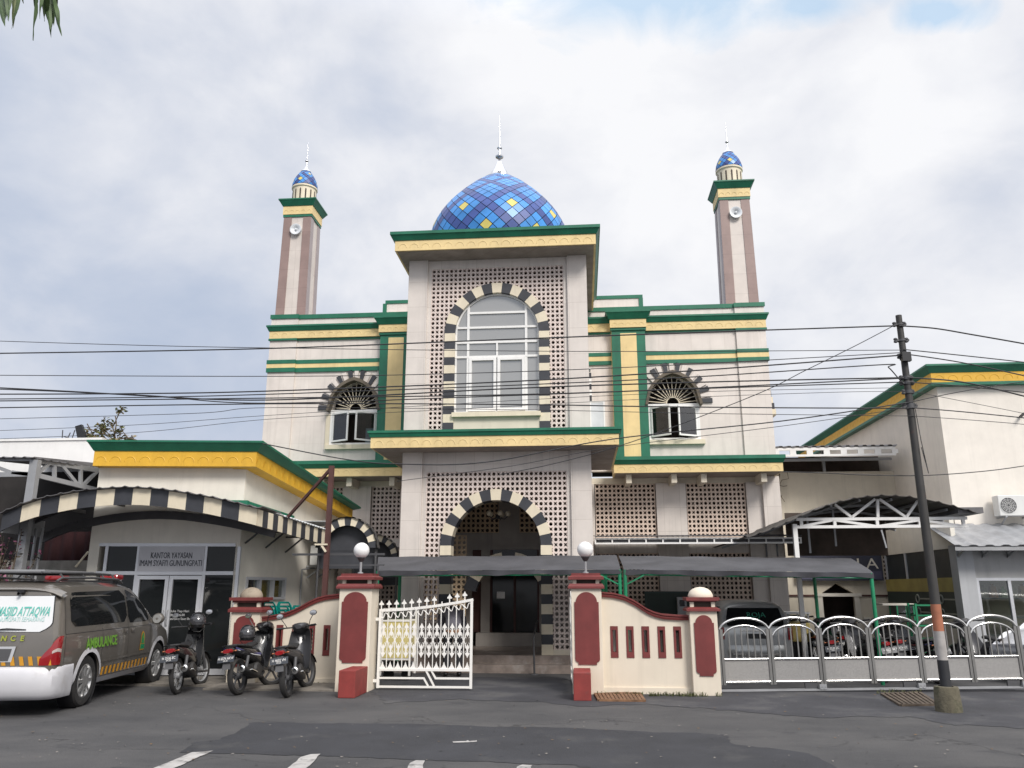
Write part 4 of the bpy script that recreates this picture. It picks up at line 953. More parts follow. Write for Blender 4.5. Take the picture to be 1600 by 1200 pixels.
# ------------------------------------------------------------------ drain grates
def drain(name, label, pts, along, n, m):
    root = thing(name, label, 'drain grate', pts[0], group='drain grates at the kerb')
    a, b_, c, d = pts    # near left, near right, far right, far left
    f = MB()
    for p, q in ((a, b_), (b_, c), (c, d), (d, a)): f.bar(p + Vector((0, 0, .018)), q + Vector((0, 0, .018)), 0.045, 0.03)
    f.build('frame', m, root)
    f = MB(); f.add([p + Vector((0, 0, .006)) for p in pts], [(0, 1, 2, 3)]); f.build('pit', M['dark_inside'], root)
    for k in range(1, n):
        t = k / n; p, q = (a.lerp(b_, t), d.lerp(c, t)) if along else (a.lerp(d, t), b_.lerp(c, t))
        s_ = MB(); s_.bar(p + Vector((0, 0, .022)), q + Vector((0, 0, .022)), 0.045, 0.025); s_.build('slat', m, root)
    return root
rusty = mat('rusty grate', (0.20, 0.105, 0.055), 0.85, var=0.35, scale=9, bump=0.3)
drain('drain_grate', 'rusty iron grate at the foot of the cream wall beside the red block', [ground_at(*p) for p in ((936,1096),(1007,1097),(998,1084),(930,1086))], True, 12, rusty)
drain('drain_grate', 'dark brown drain grate in the asphalt beside the utility pole', [ground_at(*p) for p in ((1408,1104),(1466,1103),(1437,1084),(1378,1086))], True, 8, mat('muddy grate', (0.10, 0.075, 0.055), 0.9, var=0.35, scale=9))
# weeds along the wall foot
def weeds():
    b = MB(); rnd = random.Random(3)
    def tuft(x, y, n, h):
        for k in range(n):
            a = rnd.uniform(0, 6.28); l = h * rnd.uniform(.5, 1.2); o = Vector((x + rnd.uniform(-.05, .05), y + rnd.uniform(-.03, .03), 0)); d = Vector((math.cos(a), math.sin(a), 0))
            w = Vector((-d.y, d.x, 0)) * 0.006
            b.add([o - w, o + w, o + d * l * .4 + Vector((0, 0, l * .8)) + w * .6, o + d * l * .4 + Vector((0, 0, l * .8)) - w * .6, o + d * l * .9 + Vector((0, 0, l * .9))], [(0, 1, 2, 3), (3, 2, 4)])
    for k in range(46): tuft(0.15 + 2.0 * rnd.random() ** 0.8, 13.62 + rnd.uniform(-.03, .05), 7, 0.07)
    for k in range(14): p = ground_at(rnd.uniform(1375, 1440), rnd.uniform(1081, 1086)); tuft(p.x, p.y, 7, 0.06)
    for k in range(20): tuft(-5.6 + 1.5 * rnd.random(), 14.68, 6, 0.05)
    o = b.build('weeds', mat('weed green', (0.09, 0.10, 0.035), 0.8, var=0.3)); tag(o, 'short weeds growing along the foot of the gate walls', 'weeds', kind='stuff')
weeds()
# ------------------------------------------------------------------ utility pole and overhead cables
PY_, PX_ = 12.3, 5.03
def utility_pole():
    root = thing('utility_pole', 'dark utility pole with orange and white painted bands on a concrete footing', 'utility pole', (PX_, PY_, 0))
    zz = lambda py: at(1460, py, PY_).z
    rad = lambda z: 0.076 - 0.0052 * z
    def seg(z0, z1, m, n='pole'):
        q = MB(); q.tube([(PX_, PY_, z0), (PX_, PY_, (z0 + z1) / 2), (PX_, PY_, z1)], [rad(z0), rad((z0 + z1) / 2), rad(z1)], 18); return q.build(n, m, root)
    za, zb, zc, zd = zz(1031), zz(986), zz(944), at(1403, 493, PY_).z
    seg(zc, zd, M['pole_dark'], 'pole'); seg(0.2, za, mat('pole black paint', (0.025, 0.026, 0.03), 0.6, var=0.2), 'black_band'); seg(za, zb, mat('pole white paint', (0.36, 0.34, 0.325), 0.75, var=0.22, scale=5, streak=.4), 'white_band'); seg(zb, zc, mat('pole orange paint', (0.36, 0.135, 0.075), 0.75, var=0.22, scale=5, streak=.4), 'orange_band')
    q = MB(); q.lathe([(0.001, 0), (0.175, 0), (0.172, 0.10), (0.160, 0.30), (0.152, 0.33), (0.10, 0.335)], 20, (PX_, PY_, 0)); q.build('footing', mat('mossy concrete', (0.13, 0.115, 0.08), 0.95, var=0.3, scale=6, bump=0.6, bscale=30, dirt=((0.05, 0.055, 0.03), 5, 0.5, 0.7)), root)
    for py, w, h in ((506, .09, .03), (531, .10, .03), (556, .08, .10), (590, .09, .05), (598, .10, .04), (612, .08, .05), (634, .10, .08)):
        z = zz(py); q = MB(); r = rad(z) + 0.014
        q.lathe([(r - .02, z - h / 2), (r, z - h / 2), (r, z + h / 2), (r - .02, z + h / 2)], 14, (PX_, PY_, 0)); q.bar((PX_ - w, PY_ - .02, z), (PX_ + w, PY_ - .02, z), 0.03, 0.03)
        for e in (-w, w * .6): q.lathe([(.012, z - .04), (.03, z - .03), (.03, z - .01), (.018, z), (.03, z + .01), (.03, z + .03), (.012, z + .04)], 10, (PX_ + e, PY_ - .02, 0))
        q.build('cable_clamp', M['dark_steel'], root)
    q = MB(); q.box(PX_ - .07, PX_ + .06, PY_ - .13, PY_ - .05, zz(566), zz(552)); q.build('junction_box', M['black_plastic'], root)
    q = MB(); q.tube([(PX_ + .04, PY_ - .07, zz(640)), (PX_ + .07, PY_ - .06, zz(690)), (PX_ + .12, PY_ - .05, zz(740)), (PX_ + .05, PY_ - .09, zz(700))], 0.006, 5); q.build('loose_cable', M['black_plastic'], root)
M['pole_dark'] = mat('pole steel', (0.042, 0.040, 0.038), 0.6, 0.1, var=0.25, dirt=((0.12, 0.05, 0.035), 4, 0.60, 0.6))
utility_pole()
def cable(pts, r, label, Y=PY_):
    P = [at(px, py, Y - 0.06 + dy) for (px, py, dy) in [(p + (0,))[:3] for p in pts]]
    out = []                                              # Catmull-Rom through the measured points
    for i in range(len(P) - 1):
        p0, p1, p2, p3 = P[max(0, i - 1)], P[i], P[i + 1], P[min(len(P) - 1, i + 2)]
        n = 10
        for k in range(n):
            t = k / n; out.append(0.5 * ((2 * p1) + (p2 - p0) * t + (2 * p0 - 5 * p1 + 4 * p2 - p3) * t * t + (3 * p1 - p0 - 3 * p2 + p3) * t ** 3))
    out.append(P[-1]); b = MB(); b.tube(out, r * .82, 6); o = b.build('overhead_cable', M['cable'])
    tag(o, label, 'cable', 'overhead cables on the utility pole')
M['cable'] = mat('cable sheath', (0.022, 0.022, 0.025), 0.55)
cable([(-60,553),(400,545),(800,530),(1100,519),(1400,509)], .0135, 'topmost thick cable running left from the tip of the pole')
cable([(-60,531),(200,539),(420,543.5),(900,549),(1408,547)], .007, 'thin cable that starts highest at the left edge of the photo')
cable([(-60,586),(420,588),(700,584),(1000,573),(1408,551)], .008, 'thin lone cable crossing the sky between the top cable and the dense bundle')
cable([(-60,616),(210,615),(420,611),(800,596),(1100,578),(1408,555)], .0135, 'thick cable of the bundle crossing above the left arched window sill')
cable([(-60,624),(210,621),(420,616),(800,602),(1100,588),(1375,570),(1388,574),(1402,589),(1412,600)], .011, 'cable of the bundle ending at a black sleeve left of the pole')
cable([(-60,603),(100,611),(210,617),(420,625),(800,607),(1100,597),(1410,590)], .0135, 'thick cable dipping across the other cables at the left and rising to the pole')
cable([(-60,606),(100,612),(250,620),(420,630),(800,618),(1100,607),(1410,597)], .011, 'cable sagging lowest of the bundle beside the minaret wall')
cable([(-60,627),(420,622),(900,614),(1412,591)], .012, 'straight cable in the middle of the bundle')
cable([(-60,638),(420,631),(800,632),(1000,635),(1200,637),(1420,638)], .012, 'level cable at the bottom of the bundle crossing the tower window')
cable([(-60,656),(300,646),(420,637),(800,640),(1100,646),(1425,650)], .006, 'thin level cable just below the bundle')
cable([(-60,675),(210,664),(420,649),(800,626),(1100,612),(1395,606)], .005, 'hair thin cable rising from the far left towards the pole')
cable([(-60,688),(210,676),(420,655),(700,640),(1000,624),(1300,613),(1412,612)], .005, 'hair thin cable grazing the roof plant at the left')
cable([(1398,508),(1337,540),(1260,578),(1180,617),(1000,686),(880,721),(780,742)], .008, 'slanting cable falling steeply from the pole top across the right window')
cable([(410,693),(542,718),(625,725),(760,722),(958,686),(1220,658),(1425,628)], .0115, 'long sagging cable crossing the yellow eave of the balcony')
cable([(620,752),(800,728),(950,700),(1220,666),(1400,640)], .006, 'thin cable below the balcony eave running up to the pole')
cable([(1405,509),(1460,513),(1520,523),(1600,537),(1680,552)], .0135, 'topmost thick cable running right from the tip of the pole')
cable([(1412,546),(1500,555),(1600,566),(1680,576)], .010, 'upper cable right of the pole above the green roof corner')
cable([(1414,553),(1500,566),(1600,587),(1680,606)], .011, 'cable right of the pole falling across the green roof band')
cable([(1418,590),(1480,594),(1530,602),(1600,619),(1680,640)], .0135, 'thick cable right of the pole falling across the yellow roof band')
cable([(1418,597),(1500,603),(1600,613),(1680,622)], .010, 'cable right of the pole crossing just below the yellow band')
cable([(1425,628),(1480,616),(1560,602),(1680,586)], .008, 'cable right of the pole rising against the white house wall')
cable([(1425,637),(1500,643),(1600,653),(1680,662)], .010, 'middle cable right of the pole on the white house wall')
cable([(1425,650),(1500,655),(1600,663),(1680,671)], .006, 'lowest thin cable right of the pole on the white house wall')
cable([(1428,612),(1500,626),(1600,646),(1680,664)], .005, 'hair thin cable right of the pole falling across the house wall')
cable([(1216,737),(1290,739),(1350,742),(1440,743),(1530,737),(1600,728),(1680,714)], .009, 'twisted cable sagging low behind the pole above the arched carport', 12.6)

def litter():
    b = MB(); rnd = random.Random(31)
    for k in range(420):
        px = rnd.uniform(0, 1600); py = 1085 + 115 * rnd.random() ** 1.4; p = ground_at(px, py); 
        if -3.6 < p.x < -.2 and p.y > 13.5: continue
        r = rnd.uniform(.006, .022); n = rnd.choice((4, 5)); a0 = rnd.uniform(0, 6.28); z = .010
        b.add([(p.x + r * rnd.uniform(.5, 1.2) * math.cos(a0 + 6.28 * i / n), p.y + r * rnd.uniform(.5, 1.2) * math.sin(a0 + 6.28 * i / n), z + rnd.uniform(0, .008)) for i in range(n)], [tuple(range(n))], rnd.choice((0, 0, 1, 2)))
    o = b.build('litter', [mat('grit pale', (0.22, 0.20, 0.18), .9), mat('dead leaf', (0.16, 0.10, 0.05), .9), mat('grit dark', (0.03, 0.03, 0.03), .9)]); tag(o, 'grit and dead leaves scattered over the street', 'litter', kind='stuff')
litter()
# ================================================================== neighbouring buildings, canopies
class Frame:
    """a building's own axes: u along its front, v into its depth, z up"""
    def __init__(s, ox, oy, rot):
        s.o = Vector((ox, oy, 0)); s.a = rot; s.U = Vector((math.cos(rot), math.sin(rot), 0)); s.V = Vector((-math.sin(rot), math.cos(rot), 0))
    def w(s, u, v, z): return s.o + s.U * u + s.V * v + Vector((0, 0, z))
    def hit(s, px, py, u=None, v=None):
        r = ray(px, py); c = Vector((0, 0, CAMZ))
        n, d = (s.U, u) if u is not None else (s.V, v)
        t = (d - (c - s.o).dot(n)) / r.dot(n); p = c + r * t - s.o
        return (p.dot(s.U), p.dot(s.V), p.z)
class FB(MB):
    """mesh builder working in a building's own axes"""
    def __init__(s, fr): super().__init__(); s.fr = fr
    def build(s, name, mats, parent=None, **k):
        s.v = [tuple(s.fr.w(*v)) for v in s.v]; return super().build(name, mats, parent, **k)
# ------------------------------------------------------------------ office on the left
OF = Frame(at(375, 850, 15.7).x, 15.7, R(6.7))
_e = at(549, 800, 20.2); SF = Frame(OF.o.x, OF.o.y, -math.atan2(_e.x - .42 - OF.o.x, 20.2 - OF.o.y))   # its passage side runs skew to the front
def to_local(fr, w): d = w - fr.o; return d.dot(fr.U), d.dot(fr.V)
class SB(FB):
    def hexa(s, u0, u1, va, vb, a, b, mi=0):
        """a beam along v whose bottom and top heights go from a = (z0, z1) to b = (z0, z1)"""
        return s.add([(u0,va,a[0]),(u1,va,a[0]),(u1,vb,b[0]),(u0,vb,b[0]),(u0,va,a[1]),(u1,va,a[1]),(u1,vb,b[1]),(u0,vb,b[1])], [(0,3,2,1),(4,5,6,7),(0,1,5,4),(1,2,6,5),(2,3,7,6),(3,0,4,7)], mi)
def build_office():
    F = OF; root = thing('office_building', 'low white office with gold and green cornice and glazed front behind the parked van', 'office', F.o, F.a)
    h = F.hit
    ul = h(152, 760, v=0)[0]; zt = h(405, 690, v=-0.3)[2]; zg = h(405, 705.5, v=-0.28)[2]; zy = h(405, 729, v=-0.26)[2]
    ov = 0.28; sh = SF.hit
    kf = to_local(SF, F.w(ov + .12, -ov - .12, 0)); ky = to_local(SF, F.w(ov - .02, -ov + .02, 0))
    ve, _z = sh(561, 792, u=kf[0])[1:]; zte = _z; zge = sh(560.5, 799, u=ky[0])[2]; zye = sh(551, 811, u=ky[0])[2]
    vend = ve; OF.vend = ve
    zat = lambda v, z0, z1: z0 + (z1 - z0) * (v - ky[1]) / (ve - ky[1])
    b = FB(F); zw = h(300, 849, v=0)[2]; w0 = h(155, 860, v=0)[0]; w1 = h(368, 860, v=0)[0]
    b.box(ul, w0, 0, 0.2, 0, zy); b.box(w1, 0.0, 0, 0.2, 0, zy); b.box(w0, w1, 0, 0.2, zw, zy); b.box(ul, ul + 0.2, 0.2, ve, 0, zy)
    b.build('wall', M['white_wall'], root)
    a = sh(384, 905, u=0); c = sh(446, 906, u=0); zb_ = sh(384, 938, u=0)[2]; zt_ = sh(384, 901, u=0)[2]; va, vc = a[1], c[1]
    b = SB(SF); wt_ = lambda v: zat(v, zy, zye) + .02
    for v0, v1, z0 in ((0.02, va, 0), (va, vc, zt_), (vc, ve - .05, 0)): b.hexa(-.2, 0, v0, v1, (z0, wt_(v0)), (z0, wt_(v1)))
    b.box(-.2, 0, va, vc, 0, zb_); b.box(-3.5, 0, ve - .25, ve - .052, 0, zye)
    b.build('side_wall', M['white_wall'], root)
    b = FB(F); b.box(ul + 0.2, -0.2, 0.2, ve - 0.2, zye - 0.3, zye - 0.2); b.build('roof', M['concrete'], root)
    t = FB(F); y0, y1 = -ov, 0.3; x0, x1 = ul - 0.02, ov
    t.box(x0, x1 - 0.02, y0 + 0.02, y1, zy, zg, 1)
    scallops(t, x0, x1 - 0.05, 0, zy + 0.03, zg - 0.02, 0.30, 1, fr=lambda u, d, w: (u, y0 + 0.02 - d, w))
    t.frus(x0 - 0.01, x1, y0, y1, zg, x0 - 0.10, x1 + 0.12, y0 - 0.12, y1, zt - 0.04, 0); t.box(x0 - 0.11, x1 + 0.121, y0 - 0.13, y1, zt - 0.04, zt, 0)
    t.build('cornice', [M['green_trim'], M['gold_trim']], root)
    t = SB(SF); t.hexa(-.25, ky[0], ky[1] + .01, ve, (zy, zg), (zye, zge), 1)
    n = 18; L_ = ve - ky[1]; pl = L_ / n                     # scallops on the slope
    for k in range(n):
        for i in range(8):
            q = []
            for (rr, dd, ii) in ((.80, .001, i), (.80, .001, i + 1), (1.0, .009, i + 1), (1.0, .009, i)):
                t0 = math.pi * ii / 8; v_ = ky[1] + pl * (k + .5) + rr * pl * .40 * math.cos(t0); q.append((ky[0] + dd, v_, zat(v_, zy, zye) + .06 + rr * (zg - zy) * .55 * math.sin(t0)))
            t.quad(*q, 1)
    v0, v1 = kf[1], ve + .02
    t.add([(-.25, ky[1], zg), (ky[0] + .02, ky[1], zg), (ky[0] + .02, v1, zge), (-.25, v1, zge), (-.25, v0, zt - .04), (kf[0], v0, zt - .04), (kf[0], v1 + .08, zte - .04), (-.25, v1 + .08, zte - .04)], [(0,3,2,1),(4,5,6,7),(0,1,5,4),(1,2,6,5),(2,3,7,6),(3,0,4,7)], 0)
    t.hexa(-.26, kf[0] + .012, v0 - .008, v1 + .09, (zt - .04, zt + .001), (zte - .04, zte), 0)
    t.build('side_cornice', [M['green_trim'], M['gold_trim']], root)
    q0 = sh(402, 788, u=.14); q1 = sh(460, 806, u=.14); t = SB(SF); t.hexa(0.002, .14, -.1, q1[1], (q0[2] - .14, q0[2] + .03), (q1[2] - .14, q1[2]))
    t.build('lower_band', M['green_trim'], root); t = FB(F); t.box(ul + 2.2, 0.12, -0.14, -.002, q0[2] - 0.13, q0[2] + 0.04); t.build('lower_band', M['green_trim'], root)
    # glazed front
    X = lambda px: h(px, 950, v=0)[0]; Z = lambda py: h(300, py, v=0)[2]
    f = FB(F); g0, g1 = -0.03, 0.05
    zb = 0.06; ztr = Z(895.5); zmid = Z(898)
    def v_(px, z0, z1, w=0.06, d=0.0): x = X(px); f.box(x - w / 2, x + w / 2, g0 - d, g1, z0, z1)
    f.box(w0, w1, g0, g1, zw - 0.06, zw); f.box(w0, w1, g0 - .004, g1, ztr - 0.035, ztr + 0.035); f.box(w0, w1, g0 - .003, g1, 0.05, 0.16)
    for px in (156.5, 207.5, 314, 366.5): v_(px, 0.16, zw - 0.06)
    gf = f.build('glazed_front', M['alu'], root)
    for px0, px1 in ((209, 260.5), (261.5, 312.5)):
        d = FB(F); x0, x1 = X(px0), X(px1); z1 = ztr - 0.05
        d.box(x0, x0 + .07, g0 - .02, .03, 0.17, z1); d.box(x1 - .07, x1, g0 - .02, .03, 0.17, z1); d.box(x0 + .07, x1 - .07, g0 - .02, .03, z1 - .07, z1); d.box(x0 + .07, x1 - .07, g0 - .02, .03, .17, .27)
        do = d.build('door', M['alu'], root)
        d = FB(F); d.box(x0 + .07, x1 - .07, 0.0, .008, .27, z1 - .07); d.build('pane', M['office_glass'], do)
        d = FB(F); hx = x1 - .035 if px0 < 240 else x0 + .035; d.tube([(hx, -.06, .95), (hx, -.09, 1.0), (hx, -.09, 1.2), (hx, -.06, 1.25)], .012, 6); d.build('handle', M['grey_steel'], do)
    for px0, px1, z0, z1 in ((158, 206, .16, ztr - .03), (158, 206, ztr + .03, zw - .06), (316, 365, .16, ztr - .03), (316, 365, ztr + .03, zw - .06)): d = FB(F); d.box(X(px0), X(px1), 0.0, 0.008, z0, z1); d.build('pane', M['office_glass'], gf)
    sg = FB(F); x0, x1 = X(209), X(312.5); sg.box(x0, x1, -0.045, 0.02, ztr + .036, zw - .061); sg = sg.build('sign_board', mat('sign board grey', (0.50, 0.50, 0.53), 0.5, var=0.05), root)
    fm = lambda px, py, d: Matrix.Translation(F.w(X(px), d, Z(py))) @ Matrix.Rotation(F.a, 4, 'Z') @ Matrix.Rotation(R(90), 4, 'X')
    ink = mat('sign ink', (0.03, 0.035, 0.05), 0.5)
    text('KANTOR YAYASAN', 0.165, fm(261, 868.5, -0.049), 'lettering', ink, sg, width=0.56)
    text("IMAM SYAFI'I GUNUNGPATI", 0.165, fm(261, 880.5, -0.049), 'lettering', ink, sg, width=0.60)
    wt = mat('vinyl lettering', (0.6, 0.6, 0.6), 0.6)
    for k, t_ in enumerate(('Buka Tiap Hari', '08.00-16.00', 'Istirahat Saat Shalat')): text(t_, 0.062, fm(266, 955 + 6.0 * k, -0.004), 'lettering', wt, gf, extrude=0.001, align='LEFT')
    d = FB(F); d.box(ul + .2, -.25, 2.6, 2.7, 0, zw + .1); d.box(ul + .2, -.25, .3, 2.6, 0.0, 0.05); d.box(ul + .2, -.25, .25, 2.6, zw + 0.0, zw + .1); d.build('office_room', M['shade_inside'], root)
    d = FB(F); d.box(X(215), X(250), 1.6, 2.2, 0.05, 0.8); d.box(X(320), X(350), 2.0, 2.5, 0.05, 1.3); d.build('furniture', M['black_plastic'], root)
    # side window
    f = FB(SF); f.box(-.08, .03, va, va + .06, zb_, zt_); f.box(-.08, .03, vc - .06, vc, zb_, zt_); f.box(-.08, .03, va + .06, vc - .06, zt_ - .06, zt_); f.box(-.08, .05, va + .06, vc - .06, zb_, zb_ + .05)
    for k in (1, 2): v = va + (vc - va) * k / 3; f.box(-.08, .028, v - .04, v + .04, zb_ + .05, zt_ - .06)
    fo = f.build('window', M['alu'], root)
    d = FB(SF); d.box(-.05, -.042, va + .06, vc - .06, zb_ + .05, zt_ - .06); d.build('pane', M['glass_clear'], fo)
    d = FB(SF); v1 = va + (vc - va) / 3; d.box(-.14, -.12, v1, vc - .06, zb_ + .02, zt_ - .06); d.build('curtain', mat('yellow curtain', (0.62, 0.42, 0.05), 0.8, var=0.15, scale=6), fo)
    d = FB(SF); q = sh(472, 890, u=.03); d.tube([(0.03, q[1], q[2] + .0), (0.03, q[1], 0.4)], 0.02, 6); q2 = sh(490, 885, u=.03); d.tube([(0.03, q[1], q[2]), (0.10, q[1] + .2, q[2] + .03), (0.10, q2[1] + .2, q[2] + .05)], 0.018, 6); d.build('drain_pipe', M['grey_steel'], root)
    return root
M['office_glass'] = window_mat('office glass', (0.014, 0.016, 0.017), 1.42, 0.35)
office = build_office()
def ac_unit(pos, rz, label, w=0.80, h=0.55, d=0.30):
    r = thing('air_conditioner', label, 'air conditioner', pos, rz, 'outdoor air conditioner units')
    b = MB(); b.box(-w / 2, w / 2, -d, 0, 0, h); b.build('casing', M['ac_white'], r, world=False, bevel=0.015)
    b = MB(); cx = -w * .24; rr = h * .38
    for k in range(5): b.tube([(cx + rr * (k + 1) / 5 * math.cos(t), -d - .012, h / 2 + rr * (k + 1) / 5 * math.sin(t)) for t in [2 * math.pi * i / 24 for i in range(24)]], .005, 5, closed=True)
    for k in range(12): a = 2 * math.pi * k / 12; b.bar((cx + .04 * math.cos(a), -d - .012, h / 2 + .04 * math.sin(a)), (cx + rr * math.cos(a), -d - .012, h / 2 + rr * math.sin(a)), .006)
    b.build('fan_grille', M['ac_white'], r, world=False)
    b = MB(); b.lathe([(.001, -d - .003), (rr, -d - .003)], 24, (cx, 0, h / 2), axis='y'); b.build('fan_opening', M['dark_steel'], r, world=False)
    b = MB()
    for x in (-w * .35, w * .35): b.box(x - .02, x + .02, -d - .03, .12, -.04, -.001); b.bar((x, -d, -.03), (x, .1, -.28), .03)
    b.build('bracket', M['grey_steel'], r, world=False)
    return r
M['ac_white'] = mat('air conditioner casing', (0.66, 0.66, 0.64), 0.45, var=0.05, streak=0.2)
# ------------------------------------------------------------------ striped canopy in front of the office
def build_canopy():
    F = OF; h = F.hit; VF = -1.45
    root = thing('striped_canopy', 'arched carport canopy with a charcoal and cream striped fascia along the office', 'canopy', F.w(-2, VF, 2.5), F.a)
    top = [(4,804),(35,790),(61,781.5),(87,776),(115,770.5),(140,767),(167,764.5),(197,763),(222,763.5),(250,765.5),(277,769),(302,773),(330,778),(355,783.5),(382,790),(402,795)]
    P = [h(px, py, v=VF) for px, py in top]; u0, u1 = P[0][0], P[-1][0]
    def zt(u):
        for a, b in zip(P, P[1:]):
            if a[0] <= u <= b[0]: return a[2] + (b[2] - a[2]) * (u - a[0]) / (b[0] - a[0])
        return P[0][2] if u < u0 else P[-1][2]
    fh = 0.30; n = 14; f = FB(F)
    for k in range(n):
        for j in range(4):
            a, b = u0 + (u1 - u0) * (k + j / 4) / n, u0 + (u1 - u0) * (k + (j + 1) / 4) / n
            f.add([(a, VF, zt(a) - fh), (b, VF, zt(b) - fh), (b, VF, zt(b)), (a, VF, zt(a)), (a, VF + .03, zt(a) - fh), (b, VF + .03, zt(b) - fh), (b, VF + .03, zt(b)), (a, VF + .03, zt(a))], [(0,1,2,3),(7,6,5,4),(0,4,5,1),(3,2,6,7)], k % 2)
    f.build('front_fascia', [M['charcoal_paint'], M['ivory_paint']], root)
    zc = zt(u1); kc = to_local(SF, F.w(u1, VF, 0)); e_ = SF.hit(515, 831, u=kc[0]); ve, zce = e_[1], e_[2]; m = 16; f = SB(SF)
    zl = lambda v: zc + (zce - zc) * (v - kc[1]) / (ve - kc[1])
    for k in range(m): a, b = kc[1] + .03 + (ve - kc[1] - .03) * k / m, kc[1] + .03 + (ve - kc[1] - .03) * (k + 1) / m; f.hexa(kc[0] - .03, kc[0], a, b, (zl(a) - fh, zl(a)), (zl(b) - fh, zl(b)), k % 2)
    f.build('side_fascia', [M['ivory_paint'], M['charcoal_paint']], root)
    f = FB(F); f.box(u0, u0 + .03, VF + .03, -.05, zt(u0) - fh - .02, zt(u0) - .01); f.build('left_fascia', M['grey_steel'], root)
    s = FB(F); nu = 84
    def roof(a, b):
        u = u0 - .12 + (u1 - u0 + .24) * a; rib = .022 if int(a * nu) % 4 == 0 else 0
        return Vector((u, VF - .10 + (1.42) * b, zt(min(max(u, u0), u1)) + .02 + rib))
    s.sheet(roof, nu, 1, .012, (0, 0, -1)); s.build('roof_sheet', M['roof_sheet'], root)
    s = FB(SF)
    def side(a, b):
        v = -.3 + (ve + .32) * a; rib = .02 if int(a * 72) % 4 == 0 else 0
        return Vector((kc[0] + .04 - (kc[0] + .02) * b, v, zl(v) + .015 + .24 * b + rib))
    s.sheet(side, 72, 1, .012, (0, 0, -1)); s.build('side_roof_sheet', M['white_sheet'], root)
    s = FB(SF)
    for v in (0.15, ve * .5, ve - .1): s.bar((0.02, v, zl(v) - .12), (kc[0] - .03, v, zl(v) - .12), .035); s.bar((kc[0] * .45, v, zl(v) - .12), (0.03, v, zl(v) - .45), .03)
    s.bar((kc[0] - .05, kc[1], zc - fh + .02), (kc[0] - .05, ve, zce - fh + .02), .04); s.build('bracket', M['dark_steel'], root)
    r = FB(F)
    for k in range(1, 6):
        u = u0 + (u1 - u0) * k / 6; r.bar((u, VF + .03, zt(u) - .10), (u, -.03, zt(u) - .12), .05, .07)
    for v in (VF + .5, VF + 1.05):
        pts = [(u0 + (u1 - u0) * k / 20, v, zt(u0 + (u1 - u0) * k / 20) - .06) for k in range(21)]
        for a, b in zip(pts, pts[1:]): r.bar(a, b, .05, .06)
    for v in (-.05,):
        pts = [(u0 + (u1 - u0) * k / 20, v, zt(u0 + (u1 - u0) * k / 20) - fh * 1.2) for k in range(21)]
        for a, b in zip(pts, pts[1:]): r.bar(a, b, .06, .16)
    r.build('rafters', M['dark_steel'], root)
    return u1, ve, zc
cu1, cve, czc = build_canopy()
p = SF.hit(488, 884, u=0.02); ac_unit(SF.w(0.13, p[1], p[2]), SF.a + R(90), 'air conditioner unit in the shade of the striped canopy beside the brown post', 0.80, 0.45, 0.28)
# ------------------------------------------------------------------ barrel awnings along the passage
def barrel(px, py, Y, rad, label, dep=0.45):
    ap = at(px, py, Y); cz = ap.z - rad; F = Frame(ap.x, Y, R(6.7))
    root = thing('barrel_awning', label, 'awning', F.o + Vector((0, 0, cz)), F.a, 'barrel awnings beside the mosque')
    f = FB(F); n = 13
    for k in range(n): sector(f, 0, cz, rad * .74, rad, math.pi * k / n, math.pi * (k + 1) / n, -.02, .02, k % 2, 2)
    f.build('striped_fascia', [M['charcoal_paint'], M['ivory_paint']], root)
    f = FB(F); nn = 56
    def sh(a, b): t = math.pi * a; r = rad + .015 + (.012 if int(a * nn) % 4 < 2 else 0); return Vector((r * math.cos(t), -.06 + dep * b, cz + r * math.sin(t)))
    f.grid(sh, nn, 1); f.grid(lambda a, b: sh(a, b) * 1.0 - Vector((math.cos(math.pi * a) * .02, 0, math.sin(math.pi * a) * .02)), nn, 1); f.build('roof_sheet', M['awning_grey'], root)
    f = FB(F); f.extr([(rad * .80 * math.cos(math.pi * k / 20), cz + rad * .80 * math.sin(math.pi * k / 20)) for k in range(21)], dep * .5, dep * .5 + .02); f.box(-rad, rad, dep * .5 - .02, dep * .5 + .03, cz - .06, cz); f.box(-rad, rad, dep * .5 - .012, dep * .5 + .028, cz - .45, cz - .06, 0)
    f.build('tympanum', M['charcoal_paint'], root)
    f = FB(F)
    for e in (-rad * .96, rad * .96): f.tube([(e, .1, cz), (e, .1, 0)], .025, 8)
    f.build('post', M['dark_steel'], root)
    f = FB(F)
    def wh(a, b): rib = .015 if int(a * 40) % 4 == 0 else 0; return Vector((-rad * 2.1 + rad * 2.0 * b, dep - .06 + 1.35 * a, cz + rad * .92 + rib))
    f.sheet(wh, 40, 1, .012, (0, 0, -1)); f.build('flat_sheet', M['white_sheet'], root)
M['awning_grey'] = mat('awning sheet grey', (0.13, 0.125, 0.125), 0.55, 0.2, var=0.15, streak=0.2)
barrel(544, 809, 17.7, 0.66, 'largest and nearest of the barrel awnings with striped arch beside the mosque')
barrel(587, 836, 19.3, 0.55, 'middle barrel awning behind the left globe lamp')
barrel(619, 856, 20.4, 0.48, 'farthest barrel awning, half hidden by the tower')
